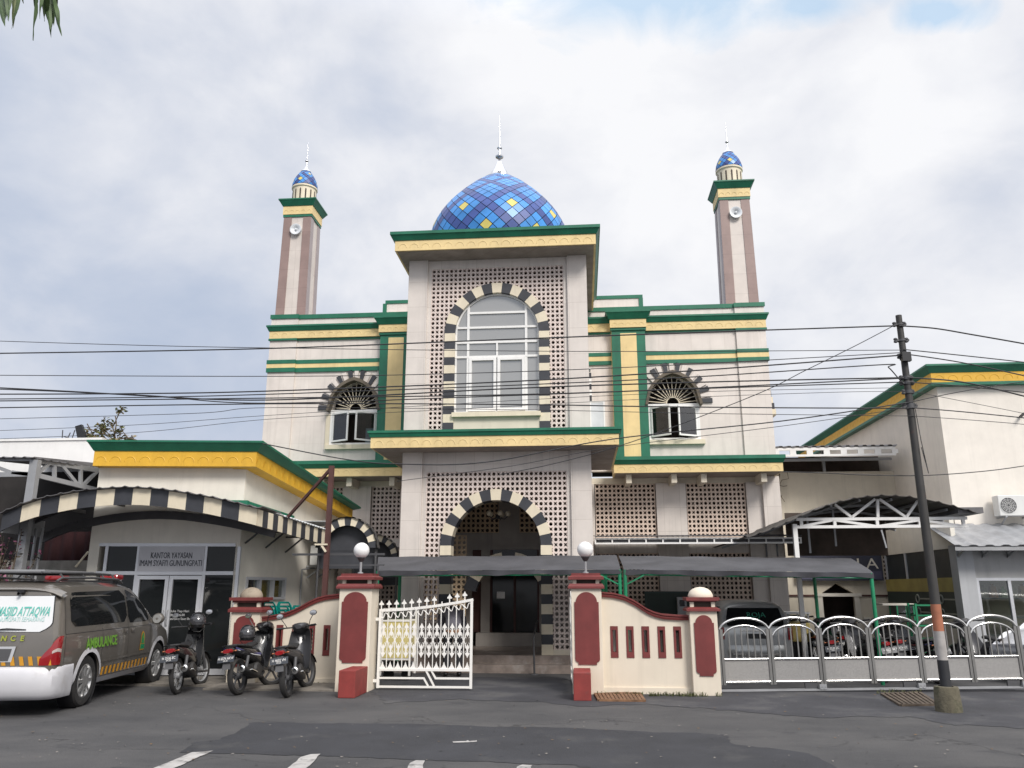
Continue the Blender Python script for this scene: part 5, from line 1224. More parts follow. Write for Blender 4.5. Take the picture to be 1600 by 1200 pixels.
# brown steel frame standing behind the left gate wall
def brown_frame():
    Y = 15.2; a = at(518.5, 728, Y); root = thing('steel_post', 'rusty brown steel post with a slanting brace above the striped canopy', 'post', (a.x, Y, 0))
    b = MB(); b.box(a.x - .045, a.x + .045, Y - .045, Y + .045, 0, a.z); b.build('post', M['rust_steel'], root)
    c = at(441, 806, Y); b = MB(); b.bar((a.x - .03, Y, a.z - .07), (c.x, Y + .3, c.z), .05, .05); b.build('brace', M['rust_steel'], root)
    z1, z2 = at(518, 866, Y).z, at(518, 883, Y).z; e = at(600, 866, Y).x; b = MB()
    b.bar((at(455, 868, Y).x, Y + .06, z1), (e, Y + .06, z1), .04); b.bar((a.x, Y + .06, z2), (e, Y + .06, z2), .03); b.bar((e - .12, Y + .06, z2), (e - .12, Y + .06, z2 - .4), .02); b.build('rail', M['dark_steel'], root)
    z3 = at(510, 851, Y).z; b = MB(); b.bar((a.x - .22, Y - .07, z3), (a.x + .02, Y - .07, z3), .05, .03); b.bar((a.x - .1, Y - .07, z3), (a.x, Y - .07, z3 - .14), .035); b.build('bracket', M['ivory_paint'], root)
brown_frame()
# ------------------------------------------------------------------ open shed at the far left
def build_shed():
    A = at(50, 760, 14.4); B = at(153, 760, 15.9)
    root = thing('open_shed', 'open shed with grey roof truss and white parapet beside the office', 'shed', (A.x, A.y, 0))
    b = MB(); P = lambda px, py, Y: at(px, py, Y)
    g = MB(); yw = 16.9; x0, x1 = at(-60, 700, yw).x, at(157, 700, yw).x; g.box(x0, x1, yw, yw + .25, at(80, 738, yw).z - .3, at(80, 688.5, yw).z); g.box(x0 - .03, x1 + .03, yw - .03, yw + .28, at(80, 688.5, yw).z, at(80, 688.5, yw).z + .05); g.build('parapet', M['white_paint'], root)
    yA, yB = A.y, B.y
    lerp = lambda t, pya, pyb: P(50 + 103 * t, pya + (pyb - pya) * t, yA + (yB - yA) * t)
    L0, L1, L2, L3 = lerp(0, 719, 0), lerp(1, 0, 735), lerp(0, 741, 0), lerp(1, 0, 766)
    b.bar(L0, L1, .07, .09); b.bar(L2, L3, .07, .09)
    u = lambda t: L0.lerp(L1, t); d = lambda t: L2.lerp(L3, t)
    for a, c in ((d(.05), u(.25)), (u(.32), d(.32)), (u(.42), d(.68)), (d(.72), u(.72)), (d(.74), u(1.0))): b.bar(a, c, .06, .06)
    W0, W1 = P(-60, 717, yA), P(-60, 743, yA); b.bar(W1, L2, .07, .09); b.bar(P(-60, 718, yA), P(50, 718, yA), .06, .06); b.bar(P(-10, 728, yA), P(28, 742, yA), .06); b.bar(P(20, 738, yA), P(50, 742, yA), .07)
    b.build('truss', M['grey_steel'], root)
    b = MB(); b.box(A.x - .08, A.x + .08, yA - .06, yA + .06, 0, L0.z); b.build('post', M['grey_steel'], root)
    b = MB(); q0, q1 = P(-60, 714.5, yA - .15), P(50, 714.5, yA - .15); q2 = lerp(1, 0, 732)
    n = 30
    def roof(a, c):
        p = (q0.lerp(q1, a / .45) if a < .45 else q1.lerp(q2, (a - .45) / .55)); e = Vector((p.x - .1, 16.9, q1.z + .25)); rib = .02 if int(a * n * 2) % 4 == 0 else 0
        return p.lerp(e, c) + Vector((0, 0, rib))
    b.sheet(roof, 60, 1, .012, (0, 0, -1)); b.build('roof_sheet', M['roof_sheet'], root)
    b = MB(); b.box(-14, B.x + .1, 16.75, 16.85, 0, L0.z + .12); b.build('back_wall', mat('shade black wall', (0.022, 0.019, 0.018), 0.9, var=.3), root)  # near-black colour stands in for the shade inside the open shed
    b = MB(); y = 15.9; a, c = at(72, 835, y), at(141, 884, y)
    b.grid(lambda s, t: Vector((a.x + (c.x - a.x) * s, y + .03 * math.sin(s * 26), c.z - .25 + (a.z - c.z + .3) * t)), 40, 1); b.build('curtain', mat('maroon curtain', (0.030, 0.006, 0.008), 0.9, var=0.2), root)
    b = MB(); y = 15.5; a, c = at(36, 876, y), at(143, 890, y); b.box(a.x - 1.6, c.x, y, y + .14, 0, a.z); b.build('low_wall', M['concrete'], root)
    b = MB(); y = 14.9
    for px0, px1 in ((57.5, 50), (67, 60)): b.tube([at(px0, 826, y), at(px1, 908, y) + Vector((0, -.1, 0)), at(px1 - 4, 960, y) + Vector((0, -.2, 0))], .026, 8)
    b.build('leaning_pipe', M['grey_steel'], root)
    b = MB(); b.tube([at(118, 886, 15.4), at(138, 862, 15.6)], .02, 6); b.build('handrail', M['ivory_paint'], root)
build_shed()
# ------------------------------------------------------------------ connecting wall, big house and shop on the right
HX, HY = 9.31, 21.0
def build_house():
    root = thing('house', 'tall white house with gold and green cornice at the right edge', 'house', (HX, HY, 0))
    zt, za, zb, zc = (at(1470, py, HY - .25).z for py in (569.5, 581.5, 596.5, 601))
    b = MB(); b.box(HX, 24, HY, 34, 0, zc + .02); b.build('wall', M['pale_wall'], root)
    t = MB(); t.box(HX - .18, 24.1, HY - .18, 34, zb, za, 1); scallops(t, HX - .15, 17, HY - .18, zb + .03, za - .02, .34, 1)
    scallops(t, HY - .1, 33.8, 0, zb + .03, za - .02, .34, 1, fr=lambda u, d, w: (HX - .18 - d, u, w))
    t.box(HX - .20, 24.1, HY - .20, 34.01, zc - .0, zb, 0); t.frus(HX - .19, 24.1, HY - .19, 34.02, za, HX - .32, 24.1, HY - .32, 34.02, zt - .05, 0); t.box(HX - .33, 24.1, HY - .33, 34.03, zt - .05, zt, 0)
    t.build('cornice', [M['green_trim'], M['gold_trim']], root)
    b = MB(); b.bar((at(1593, 652, HY).x, HY - .02, at(1593, 652, HY).z), (at(1593, 652, HY).x, HY - .25, at(1593, 652, HY).z + .05), .05); b.build('cable_bracket', M['dark_steel'], root)
build_house()
p = at(1578, 808, HY); ac_unit((p.x, HY - .12, p.z), 0, 'white air conditioner unit high on the tall house wall at right', 0.86, 0.50, 0.30)
def build_link():
    Y = 24.5; root = thing('link_wall', 'cream wall with dark gabled doorway joining the mosque to the tall house', 'wall', (7.2, Y, 0))
    x0, x1 = 5.15, HX - .003; zt = at(1300, 737, Y).z
    d0, d1 = at(1287, 960, Y).x, at(1337, 960, Y).x; zd = at(1310, 932, Y).z; za = at(1314, 911, Y).z
    s0, s1 = at(1382, 900, Y).x, at(1407, 900, Y).x; sz0, sz1 = at(1390, 913, Y).z, at(1390, 868, Y).z
    w = MB(); m_ = (d0 + d1) / 2; hw = (d1 - d0) / 2 + .14
    top = lambda x: zd + max(0, (za - zd) * (1 - abs(x - m_) / hw))
    arch_wall(w, x0, s0, 0, zt, m_ - hw, m_ + hw, 0, top, Y, .2, 0, 16); w.box(s0, s1, Y, Y + .2, 0, sz0); w.box(s0, s1, Y, Y + .2, sz1, zt); w.box(s1, x1, Y, Y + .2, 0, zt)
    w.build('wall', M['cream_plaster'], root)
    q = MB(); screen(q, s0, s1, sz0, sz1, Y + .03, 4, 7); q.build('breeze_block_screen', M['screen_block'], root)
    q = MB(); q.box(x0 - .3, x1, Y + 1.1, Y + 1.2, 0, at(1300, 700, 23.2).z + .12); q.box(x0, x1, Y + .2, Y + 1.1, zt - .1, zt - .05); q.build('room', M['dark_inside'], root)
    q = MB(); q.box(m_ - hw, d0, Y - .05, Y + .1, 0, zd); q.box(d1, m_ + hw, Y - .05, Y + .1, 0, zd); q.box(m_ - hw - .06, m_ + hw + .06, Y - .07, Y + .11, zd, zd + .09); q.build('door_frame', M['white_wall'], root)
    z = at(1260, 932, Y).z; q = MB(); q.box(at(1227, 932, Y).x, m_ - hw - .07, Y - .03, Y + .001, z - .0, z + .05); q.box(m_ + hw + .07, at(1412, 932, Y).x, Y - .03, Y + .001, z - .0, z + .05); q.build('trim_strip', M['rust_steel'], root)
    # lean-to roof over the wall top
    q = MB(); yr = 23.2; a, c = at(1205, 699, yr), at(1402, 697, yr); zr = (a.z + c.z) / 2
    corrugated(q, (a.x, yr, zr), (c.x, yr, zr), (a.x, yr + 2.6, zr + .35), 15, .045); q.build('lean_to_roof', M['roof_sheet'], root)
    q = MB(); z0 = at(1300, 712.5, yr).z; n = 7; pit = (c.x - a.x - .2) / n
    q.box(a.x + .05, c.x - .05, yr + .02, yr + .07, z0, z0 + .06); q.box(a.x + .05, c.x - .05, yr + .02, yr + .07, zr - .09, zr - .01)
    for k in range(n + 1): q.box(a.x + .05 + pit * k, a.x + .05 + pit * k + .17, yr + .022, yr + .068, z0 + .06, zr - .09)
    q.build('lean_to_fascia', M['white_paint'], root)
    q = MB(); q.box(a.x, c.x, yr + .5, yr + .58, z0 - .06, z0 + .02); px = at(1289, 730, Y - .1).x; q.box(px - .035, px + .035, Y - .05, Y + .05, zt, zr + .1); q.bar((px, Y, zt + .45), (px + .35, yr + .6, z0), .05); q.build('lean_to_frame', M['grey_steel'], root)
    # shade panel beneath the lean-to, deep in the room
    return Y
build_link()
def build_vine():
    b = MB(); Y = 24.4; b.tube([at(1218, 740, Y), at(1216, 760, Y), at(1217, 770, Y), at(1214, 795, Y), at(1211, 815, Y)], .018, 5)
    for pts in (((1216,760),(1222,750),(1232,748),(1230,738)), ((1217,758),(1224,760),(1230,759)), ((1216,766),(1220,775),(1226,784)), ((1216,757),(1213,752)), ((1214,790),(1219,778),(1222,774))): b.tube([at(px, py, Y - .05) for px, py in pts], .009, 5)
    o = b.build('dry_vine', M['vine']); tag(o, 'bare dry vine climbing the cream wall beside the mosque corner', 'vine')
M['vine'] = mat('dry vine', (0.12, 0.09, 0.06), 0.9)
build_vine()
# banner, notices on the link wall
def flat_sign(name, label, cat, px0, py0, px1, py1, Y, m, th=.02, group=None):
    a, c = at(px0, py0, Y), at(px1, py1, Y); b = MB(); b.box(a.x, c.x, Y - th, Y, c.z, a.z); o = b.build(name, m); return tag(o, label, cat, group), a, c
o, a, c = flat_sign('banner', 'long navy and grey banner above the gabled doorway behind the tarpaulin', 'banner', 1243, 862, 1381, 907, 24.35, mat('banner navy', (0.045, 0.048, 0.075), 0.7, var=0.2, scale=1.2))
text('S I N G J A', 0.42, frame_front((a.x + c.x) / 2 - .1, 24.325, c.z + .46), 'lettering', M['white_wall'], o, width=1.25)
b = MB(); b.box(a.x + .05, c.x - .05, 24.322, 24.329, c.z + .04, c.z + .26); b.build('banner_stripe', mat('banner lilac', (0.10, 0.10, 0.16), 0.7), o)
o, a, c = flat_sign('paper_sign', 'white paper sign with black arrow on the wall left of the gabled doorway', 'sign', 1272, 963, 1287, 977, 24.49, M['white_paint'])
b = MB(); zc_ = (a.z + c.z) / 2 - .03; xc_ = (a.x + c.x) / 2; b.extr([(xc_ - .08, zc_ - .02), (xc_ + .02, zc_ - .02), (xc_ + .02, zc_ - .05), (xc_ + .09, zc_), (xc_ + .02, zc_ + .05), (xc_ + .02, zc_ + .02), (xc_ - .08, zc_ + .02)], 24.462, 24.469); b.build('arrow', M['black_plastic'], o)
flat_sign('paper_sign', 'blank grey paper sheet on the wall right of the gabled doorway', 'sign', 1349, 964, 1362, 977, 24.49, M['white_wall'])
def build_shop():
    Y = 19.5; X0 = at(1494, 880, Y).x; root = thing('shop', 'small shop with metal roof, glass front and dark green poster wall', 'shop', (X0, Y, 0))
    ze0 = at(1500, 853, Y - .6).z; xs = at(1491, 853, Y - .6).x
    r = MB(); corrugated(r, (xs, Y - .6, ze0), (xs + 7, Y - .6, ze0), (xs + .25, HY - .02, ze0 + .62), 20, .03); r.build('roof_sheet', mat('zinc roof', (0.34, 0.35, 0.37), 0.45, 0.3, var=0.2, streak=0.4), root)
    r = MB(); r.box(xs + .02, xs + 7, Y - .58, Y - .53, ze0 - .10, ze0 - .02)
    for k in range(9): r.bar((xs + .3 + .55 * k, Y - .53, ze0 - .03), (xs + .3 + .55 * k, Y, ze0 - .22), .04); r.bar((xs + .3 + .55 * k, Y - .05, ze0 - .02), (xs + .3 + .55 * k, Y - .05, ze0 - .24), .04)
    r.build('eave_frame', M['grey_steel'], root)
    w = MB(); x1 = at(1520, 880, Y).x; zf = at(1550, 903, Y).z
    w.box(x1, X0 + 7, Y, Y + .15, zf, ze0 + .1); w.build('fascia_wall', mat('shop wall grey', (0.42, 0.42, 0.42), 0.7, var=0.08, streak=.3), root)
    w = MB(); w.box(X0, x1, Y - .06, Y + .3, 0, ze0 + .05); w.build('pillar', M['shop_post'], root)
    zs = at(1550, 1000, Y).z; w = MB(); w.box(x1, X0 + 7, Y, Y + .12, 0, .25); w.build('plinth', M['concrete'], root)
    g = MB(); xd = at(1583, 950, Y).x
    for x in (x1, xd - .04, xd + .9): g.box(x, x + .07, Y - .02, Y + .06, .25, zf)
    g.box(x1, X0 + 7, Y - .018, Y + .06, zf - .06, zf - .001); fo = g.build('shop_front', M['alu'], root)
    for xa_, xb_ in ((x1 + .07, xd - .04), (xd + .03, xd + .9)): g = MB(); g.box(xa_, xb_, Y + .01, Y + .018, .25, zf - .06); g.build('pane', M['glass_clear'], fo)
    s = MB()
    for k, zz in enumerate((.6, 1.0, 1.42)): s.box(x1 + .05, X0 + 4, Y + .45, Y + .8, zz, zz + .03)
    s.build('shelf', M['grey_steel'], root)
    s = MB(); s.box(x1, X0 + 7, Y + 1.1, Y + 1.2, 0, 2.6); s.build('back_wall', M['cream_plaster'], root)
    s = MB(); s.box(x1, X0 + 7, Y + .15, Y + 1.1, 2.42, 2.46); s.build('ceiling', M['white_wall'], root)
    # the side wall towards the yard
    y0, y1 = Y + .3, 24.2; X = X0 + .1
    z = lambda px, py: (lambda r: CAMZ + r.z * X / r.x)(ray(px, py))
    zy0, zy1, zg0, zg1, zw1 = z(1500, 925), z(1500, 902), z(1500, 968), z(1500, 922), z(1490, 856)
    w = MB(); w.box(X, X + .1, y0, y1, 0, z(1503, 968)); w.box(X, X + .1, y0, y1, zw1, zw1 + .8); w.build('side_wall', M['white_wall'], root)
    s = MB(); s.box(X - .03, X + .1, y0, y1, zy0, zy1); s.build('yellow_strip', mat('yellow sign strip', (0.36, 0.30, 0.09), 0.6, var=0.15), root)
    s = MB(); s.box(X - .02, X + .1, y0, y1, z(1503, 968), zy0); po = s.build('poster_wall', mat('poster green', (0.010, 0.030, 0.026), 0.5, var=0.2), root)
    zz0 = (zy0 + z(1503, 968)) / 2
    for yy in (y0 + .9, y0 + 2.3):
        for dz in (.13, -.20):
            t = MB()
            t.tube([(X - .03, yy + .10 * math.cos(a), zz0 + dz + .10 * math.sin(a)) for a in [2 * math.pi * k / 18 for k in range(18)]], .018, 5, closed=True)
            t.box(X - .028, X - .021, yy - .75, yy - .09, zz0 + dz - .015, zz0 + dz + .02)
            t.build('emblem', mat('poster white', (0.34, 0.35, 0.31), 0.6), po)
    w = MB()
    for k in range(4): yy = y0 + (y1 - y0 - .08) * k / 3; w.box(X, X + .08, yy, yy + .08, zy1, zw1)
    wo = w.build('side_window', M['alu'], root)
    w = MB(); w.box(X + .03, X + .04, y0, y1, zy1, zw1); w.build('pane', mat('dusty dark glass', (0.030, 0.036, 0.038), 0.45, var=.3, spec=.3), wo)
    return root, x1, Y
M['shop_post'] = mat('shop pillar paint', (0.47, 0.48, 0.50), 0.65, var=0.06, streak=.3)
shop, shx, shy = build_shop()
# goods on the shop shelf
goods_m = [mat('goods green', (0.10, 0.30, 0.05), 0.6, var=.3, scale=9), mat('goods orange', (0.50, 0.26, 0.06), 0.6, var=.3, scale=9), mat('goods pale', (0.45, 0.42, 0.30), 0.6, var=.3, scale=9)]
for k in range(7):
    b = MB(); x = shx + .18 + .22 * k; h_ = .20 + .03 * (k % 3); b.frus(x - .08, x + .08, shy + .5, shy + .65, 1.452, x - .055, x + .055, shy + .53, shy + .62, 1.452 + h_); b.box(x - .025, x + .025, shy + .55, shy + .60, 1.452 + h_, 1.452 + h_ + .05)
    o = b.build('goods_pack', goods_m[(k * 2) % 3]); tag(o, 'small pack of goods on the shelf behind the shop window', 'pack', 'packs on the shop shelf')
# ------------------------------------------------------------------ arched truss carport
def build_carport():
    Y = 17.5; root = thing('truss_carport', 'carport with white steel truss and low arched dark roof right of the mosque', 'carport', (6.2, Y, 0))
    P = lambda px, py: at(px, py, Y)
    w = .055; b = MB(); zt, zb = (P(1370, 810.7).z), (P(1370, 822.7).z); x0, x1 = P(1244, 816).x, P(1511, 814).x
    b.box(x0, x1, Y - .03, Y + .03, zt - .03, zt + .03); b.box(x0, x1, Y - .029, Y + .031, zb - .03, zb + .03)
    for px in (1252, 1304, 1370.5, 1437, 1505): x = P(px, 816).x; b.box(x - .03, x + .03, Y - .026, Y + .026, zb + .03, zt - .03)
    for a, c in (((1254, 822), (1300, 813)), ((1306, 813), (1367, 822)), ((1374, 822), (1435, 813)), ((1440, 813), (1504, 822)), ((1304, 788), (1330, 808)), ((1331, 808), (1367, 780)), ((1371, 780), (1371.5, 808)), ((1374, 780), (1415, 808)), ((1416, 808), (1434, 782))): b.bar(P(*a), P(*c), .055, .05)
    b.build('truss', M['white_paint'], root)
    b = MB(); xp = P(1248, 900).x; b.box(xp - .045, xp + .045, Y - .045, Y + .045, 0, zb + .06); b.build('post', M['white_paint'], root)
    arc = [(1160,842),(1190,832),(1215,822),(1245,808),(1275,796),(1300,787),(1335,779.5),(1370,776.5),(1405,778),(1440,783.5),(1475,792),(1513,803)]
    A = [P(*p) for p in arc]; n = 66
    def za(x):
        for p, q in zip(A, A[1:]):
            if p.x <= x <= q.x: return p.z + (q.z - p.z) * (x - p.x) / (q.x - p.x)
        return A[0].z if x < A[0].x else A[-1].z
    r = MB()
    def sh(a, c): x = A[0].x + (A[-1].x - A[0].x) * a; return Vector((x, Y - .35 + 5.2 * c, za(x) + (.025 if int(a * n) % 4 == 0 else 0)))
    r.sheet(sh, n, 1, .012, (0, 0, -1)); r.build('roof_sheet', mat('carport roof', (0.075, 0.068, 0.062), 0.7, 0.1, var=.3), root)
    f = MB()
    for yy in (Y + 1.2, Y + 2.6, Y + 4.0):
        pts = [(A[0].x + (A[-1].x - A[0].x) * k / 16, yy, za(A[0].x + (A[-1].x - A[0].x) * k / 16) - .06) for k in range(17)]
        for p, q in zip(pts, pts[1:]): f.bar(p, q, .04, .05)
    for px in (1300, 1345, 1395, 1440, 1480): x = P(px, 800).x; f.bar((x, Y, za(x) - .04), (x, Y + 4.8, za(x) - .04), .04, .05)
    for px in (1289, 1333): x = P(px, 840).x; f.bar((x, Y + 1.2, za(x) - .1), (x, Y + 1.2, za(x) - .9), .04)
    f.bar(P(1377, 828), P(1385, 856), .03); f.build('rafters', M['grey_steel'], root)
    g = MB(); a = P(1488, 796); g.box(a.x, a.x + .5, Y - .25, Y + .8, a.z - .10, a.z + .02); g.build('gutter', M['roof_sheet'], root)
    s = MB(); s.box(P(1262, 830).x + .4, P(1480, 830).x, Y + 3.4, Y + 3.45, P(1370, 858).z, zb + .6); s.build('painted_shade_sheet', M['dark_inside'], root)  # dark sheet added where the space under the roof is only shaded
build_carport()
def build_side_awning():
    Y = 18.4; root = thing('lean_to_awning', 'long low awning with white ladder fascia against the right wing of the mosque', 'awning', (2.6, Y, 2.6))
    a, c = at(929, 845, Y), at(1252, 840, Y); zt, zb = at(929, 841, Y).z, at(929, 850.5, Y).z; x0, x1 = .30, c.x
    f = MB(); f.box(x0, x1, Y - .02, Y + .02, zb, zb + .035); f.box(x0, x1, Y - .02, Y + .02, zt - .03, zt)
    n = 12
    for k in range(n + 1): x = x0 + (x1 - x0 - .03) * k / n; f.box(x, x + .03, Y - .018, Y + .018, zb + .035, zt - .03)
    f.build('ladder_fascia', M['white_paint'], root)
    b = MB(); b.box(x0 + .02, x1 - .02, Y + .03, Y + .04, zb + .02, zt - .01); b.build('fascia_board', M['dark_steel'], root)
    r = MB(); corrugated(r, (x0, Y - .08, zt + .03), (x1, Y - .08, zt + .03), (x0, 21.2, zt + .22), 40, .02); r.build('roof_sheet', M['roof_sheet'], root)
    f = MB()
    for k in range(7): x = x0 + .1 + (x1 - x0 - .2) * k / 6; f.bar((x, Y, zt - .05), (x, 21.2, zt + .14), .05)
    for px in (1200, 1217): x = at(px, 850, Y).x; f.bar((x, Y + .2, zb), (x, Y + .2, zb - .28), .03)
    f.build('rafters', M['dark_steel'], root)
    return
build_side_awning()
# ------------------------------------------------------------------ dark shade net on green posts
def build_tarp(x0, x1, label, posts, yb, zf0, zf1, rnd):
    root = thing('shade_canopy', label, 'canopy', ((x0 + x1) / 2, 15.5, 1.9), group='shade nets on green posts')
    Yf = 15.45
    def edge(a): return (zf0 + (zf1 - zf0) * a) 
    def sh(a, b):
        sag = -.02 * math.sin(math.pi * a * 2.0 + 1) ** 2 * math.sin(math.pi * b); return Vector((x0 + (x1 - x0) * a - (.42 * (1 - a) if x0 < -2 else -.25 * a) * b, Yf + (yb - Yf) * b, edge(a) + .33 * b ** .8 + sag + .006 * math.sin(a * 31 + b * 3)))
    t = MB(); t.grid(sh, 60, 10)
    t.build('net_sheet', M['net_cloth'], root)
    t = MB(); t.grid(lambda a, b: Vector((x0 + (x1 - x0) * a, Yf - .01 - .015 * math.sin(a * 40) * b, edge(a) - (.085 + .012 * math.sin(a * 17 + rnd) + .008 * math.sin(a * 53)) * b)), 80, 3); t.build('valance', M['net_cloth2'], root)
    f = MB(); f.tube([(x0, Yf + .03, edge(0) - .09), (x1, Yf + .03, edge(1) - .09)], .014, 8); f.build('rail', M['green_steel'], root)
    for (x, y, e) in posts:
        f = MB(); f.tube([(x, y, 0), (x, y, edge((x - x0) / (x1 - x0)) + (.0 if y < 15.6 else .25))], .034, 10)
        if e: f.bar((x, y, edge((x - x0) / (x1 - x0)) - .28), (x + e, y, edge((x - x0) / (x1 - x0)) - .10), .025)
        f.build('post', M['green_steel'], root)
M['net_cloth2'] = mat('net valance', (0.052, 0.052, 0.060), 0.9, var=0.25, scale=2)
build_tarp(-3.93, 0.72, 'dark shade net on green posts hanging in front of the mosque entrance', [(-3.92, 15.47, 0), (.70, 15.47, -.35), (.42, 17.1, 0), (-3.85, 17.1, 0)], 17.15, 1.985, 2.0, 0.0)
build_tarp(0.78, 5.30, 'dark shade net on green posts over the cars right of the entrance', [(.80, 15.47, .35), (5.26, 15.47, 0), (4.75, 17.3, 0), (.50, 17.6, 0)], 17.4, 2.0, 1.93, 2.0)
# ================================================================== cars
def interp(tab, x):
    if x <= tab[0][0]: return tab[0][1:]
    for a, b in zip(tab, tab[1:]):
        if a[0] <= x <= b[0]:
            t = (x - a[0]) / (b[0] - a[0]); t2 = t * t * (3 - 2 * t) * .4 + t * .6
            return tuple(p + (q - p) * t2 for p, q in zip(a[1:], b[1:]))
    return tab[-1][1:]
class CarShape:
    def __init__(s, tab, belt, lean): s.tab, s.belt, s.lean = tab, belt, lean
    def sect(s, x):
        hw, zr, zb = interp(s.tab, x); bl = min(s.belt, zr - .10); d = zr - bl
        return [(hw * .90, zb), (hw * .985, zb + .10), (hw, zb + .27), (hw, bl - .20), (hw * .985, bl - .03), (hw * .965, bl + .02), (hw * .915, bl + d * .38), (hw * .85, bl + d * .70), (hw * .77, zr - .075), (hw * .64, zr - .022), (hw * .35, zr), (0, zr + .008)]
    def px(s, x, z): return x + max(0, z - .95) * s.lean * max(0, 1 - x / .9)
    def y(s, x, z):
        sc = s.sect(x)
        for (y0, z0), (y1, z1) in zip(sc, sc[1:]):
            if z0 <= z <= z1: return y0 + (y1 - y0) * (z - z0) / max(1e-6, z1 - z0)
        return sc[-1][0]
    def P(s, x, z, side, off=0.0): return Vector((s.px(x, z), side * (s.y(x, z) + off), z))
    def patch(s, mb, x0, x1, zb, zt, side, off=.006, nu=16, nv=5, mi=0):
        mb.grid(lambda a, b: s.P(x0 + (x1 - x0) * a, zb(a) + (zt(a) - zb(a)) * b, side, off), nu, nv, mi)
def rounded(lo, hi, r0=.14, r1=.14, p=2.4):
    """bottom and top curves of a window with rounded corners"""
    def k(a):
        e = 1.0
        if a < r0: e = (1 - (1 - a / r0) ** p) ** (1 / p)
        if a > 1 - r1: e = (1 - (1 - (1 - a) / r1) ** p) ** (1 / p)
        return e
    def f(a, top):
        l, h = (lo(a) if callable(lo) else lo), (hi(a) if callable(hi) else hi); m = (l + h) / 2; g = .80 + .20 * k(a) if a in () else k(a)
        g = .62 + .38 * g; return m + (h - m) * g if top else m - (m - l) * g
    return (lambda a: f(a, False)), (lambda a: f(a, True))
def wheel(root, x, y, r, w, side, rim_m, steer=0.0, spokes=8):
    W_ = MB(); n = 36; ho = w / 2
    prof = [(r * .66, -ho * .9), (r * .80, -ho), (r * .93, -ho * .96), (r, -ho * .68), (r, ho * .68), (r * .93, ho * .96), (r * .80, ho), (r * .66, ho * .9)]
    W_.lathe(prof, n, (0, 0, 0), axis='y'); o = W_.build('wheel', M['rubber'], None); o.parent = root; o.location = (x, y, r); o.rotation_euler = (0, 0, steer)
    q = MB(); f = side * ho
    q.lathe([(r * .67, -ho * .9), (r * .67, f * .85), (r * .62, f * .92), (r * .56, f * .6), (r * .20, f * .55)], n, axis='y')
    for k in range(spokes):
        a = 2 * math.pi * k / spokes; u = Vector((math.cos(a), 0, math.sin(a))); q.bar(u * r * .12 + Vector((0, f * .82, 0)), u * r * .60 + Vector((0, f * .80, 0)), r * .13, .03, up=(0, 1, 0))
    q.lathe([(r * .20, f * .60), (r * .19, f * .95), (.001, f * .98)], 20, axis='y')
    ro = q.build('rim', rim_m, None); ro.parent = o; return o
def cut_wheels(obj, shape_axles, r, hw):
    """open the wheel arches in a closed body"""
    for x, sgn in [(x, s_) for x in shape_axles for s_ in (-1, 1)]:
        c = MB(); c.lathe([(0.0, sgn * (hw - .26)), (r, sgn * (hw - .26)), (r, sgn * (hw + .1)), (0.0, sgn * (hw + .1))], 32, (x, 0, r / 1.13), axis='y', smooth=False); co = c.build('cutter', M['rubber'])
        m = obj.modifiers.new('cut', 'BOOLEAN'); m.operation = 'DIFFERENCE'; m.object = co; m.solver = 'EXACT'
        dg = bpy.context.evaluated_depsgraph_get(); me = bpy.data.meshes.new_from_object(obj.evaluated_get(dg)); obj.modifiers.clear(); old = obj.data; obj.data = me; bpy.data.meshes.remove(old)
        cm = co.data; bpy.data.objects.remove(co); bpy.data.meshes.remove(cm)
    obj.data.name = 'body'
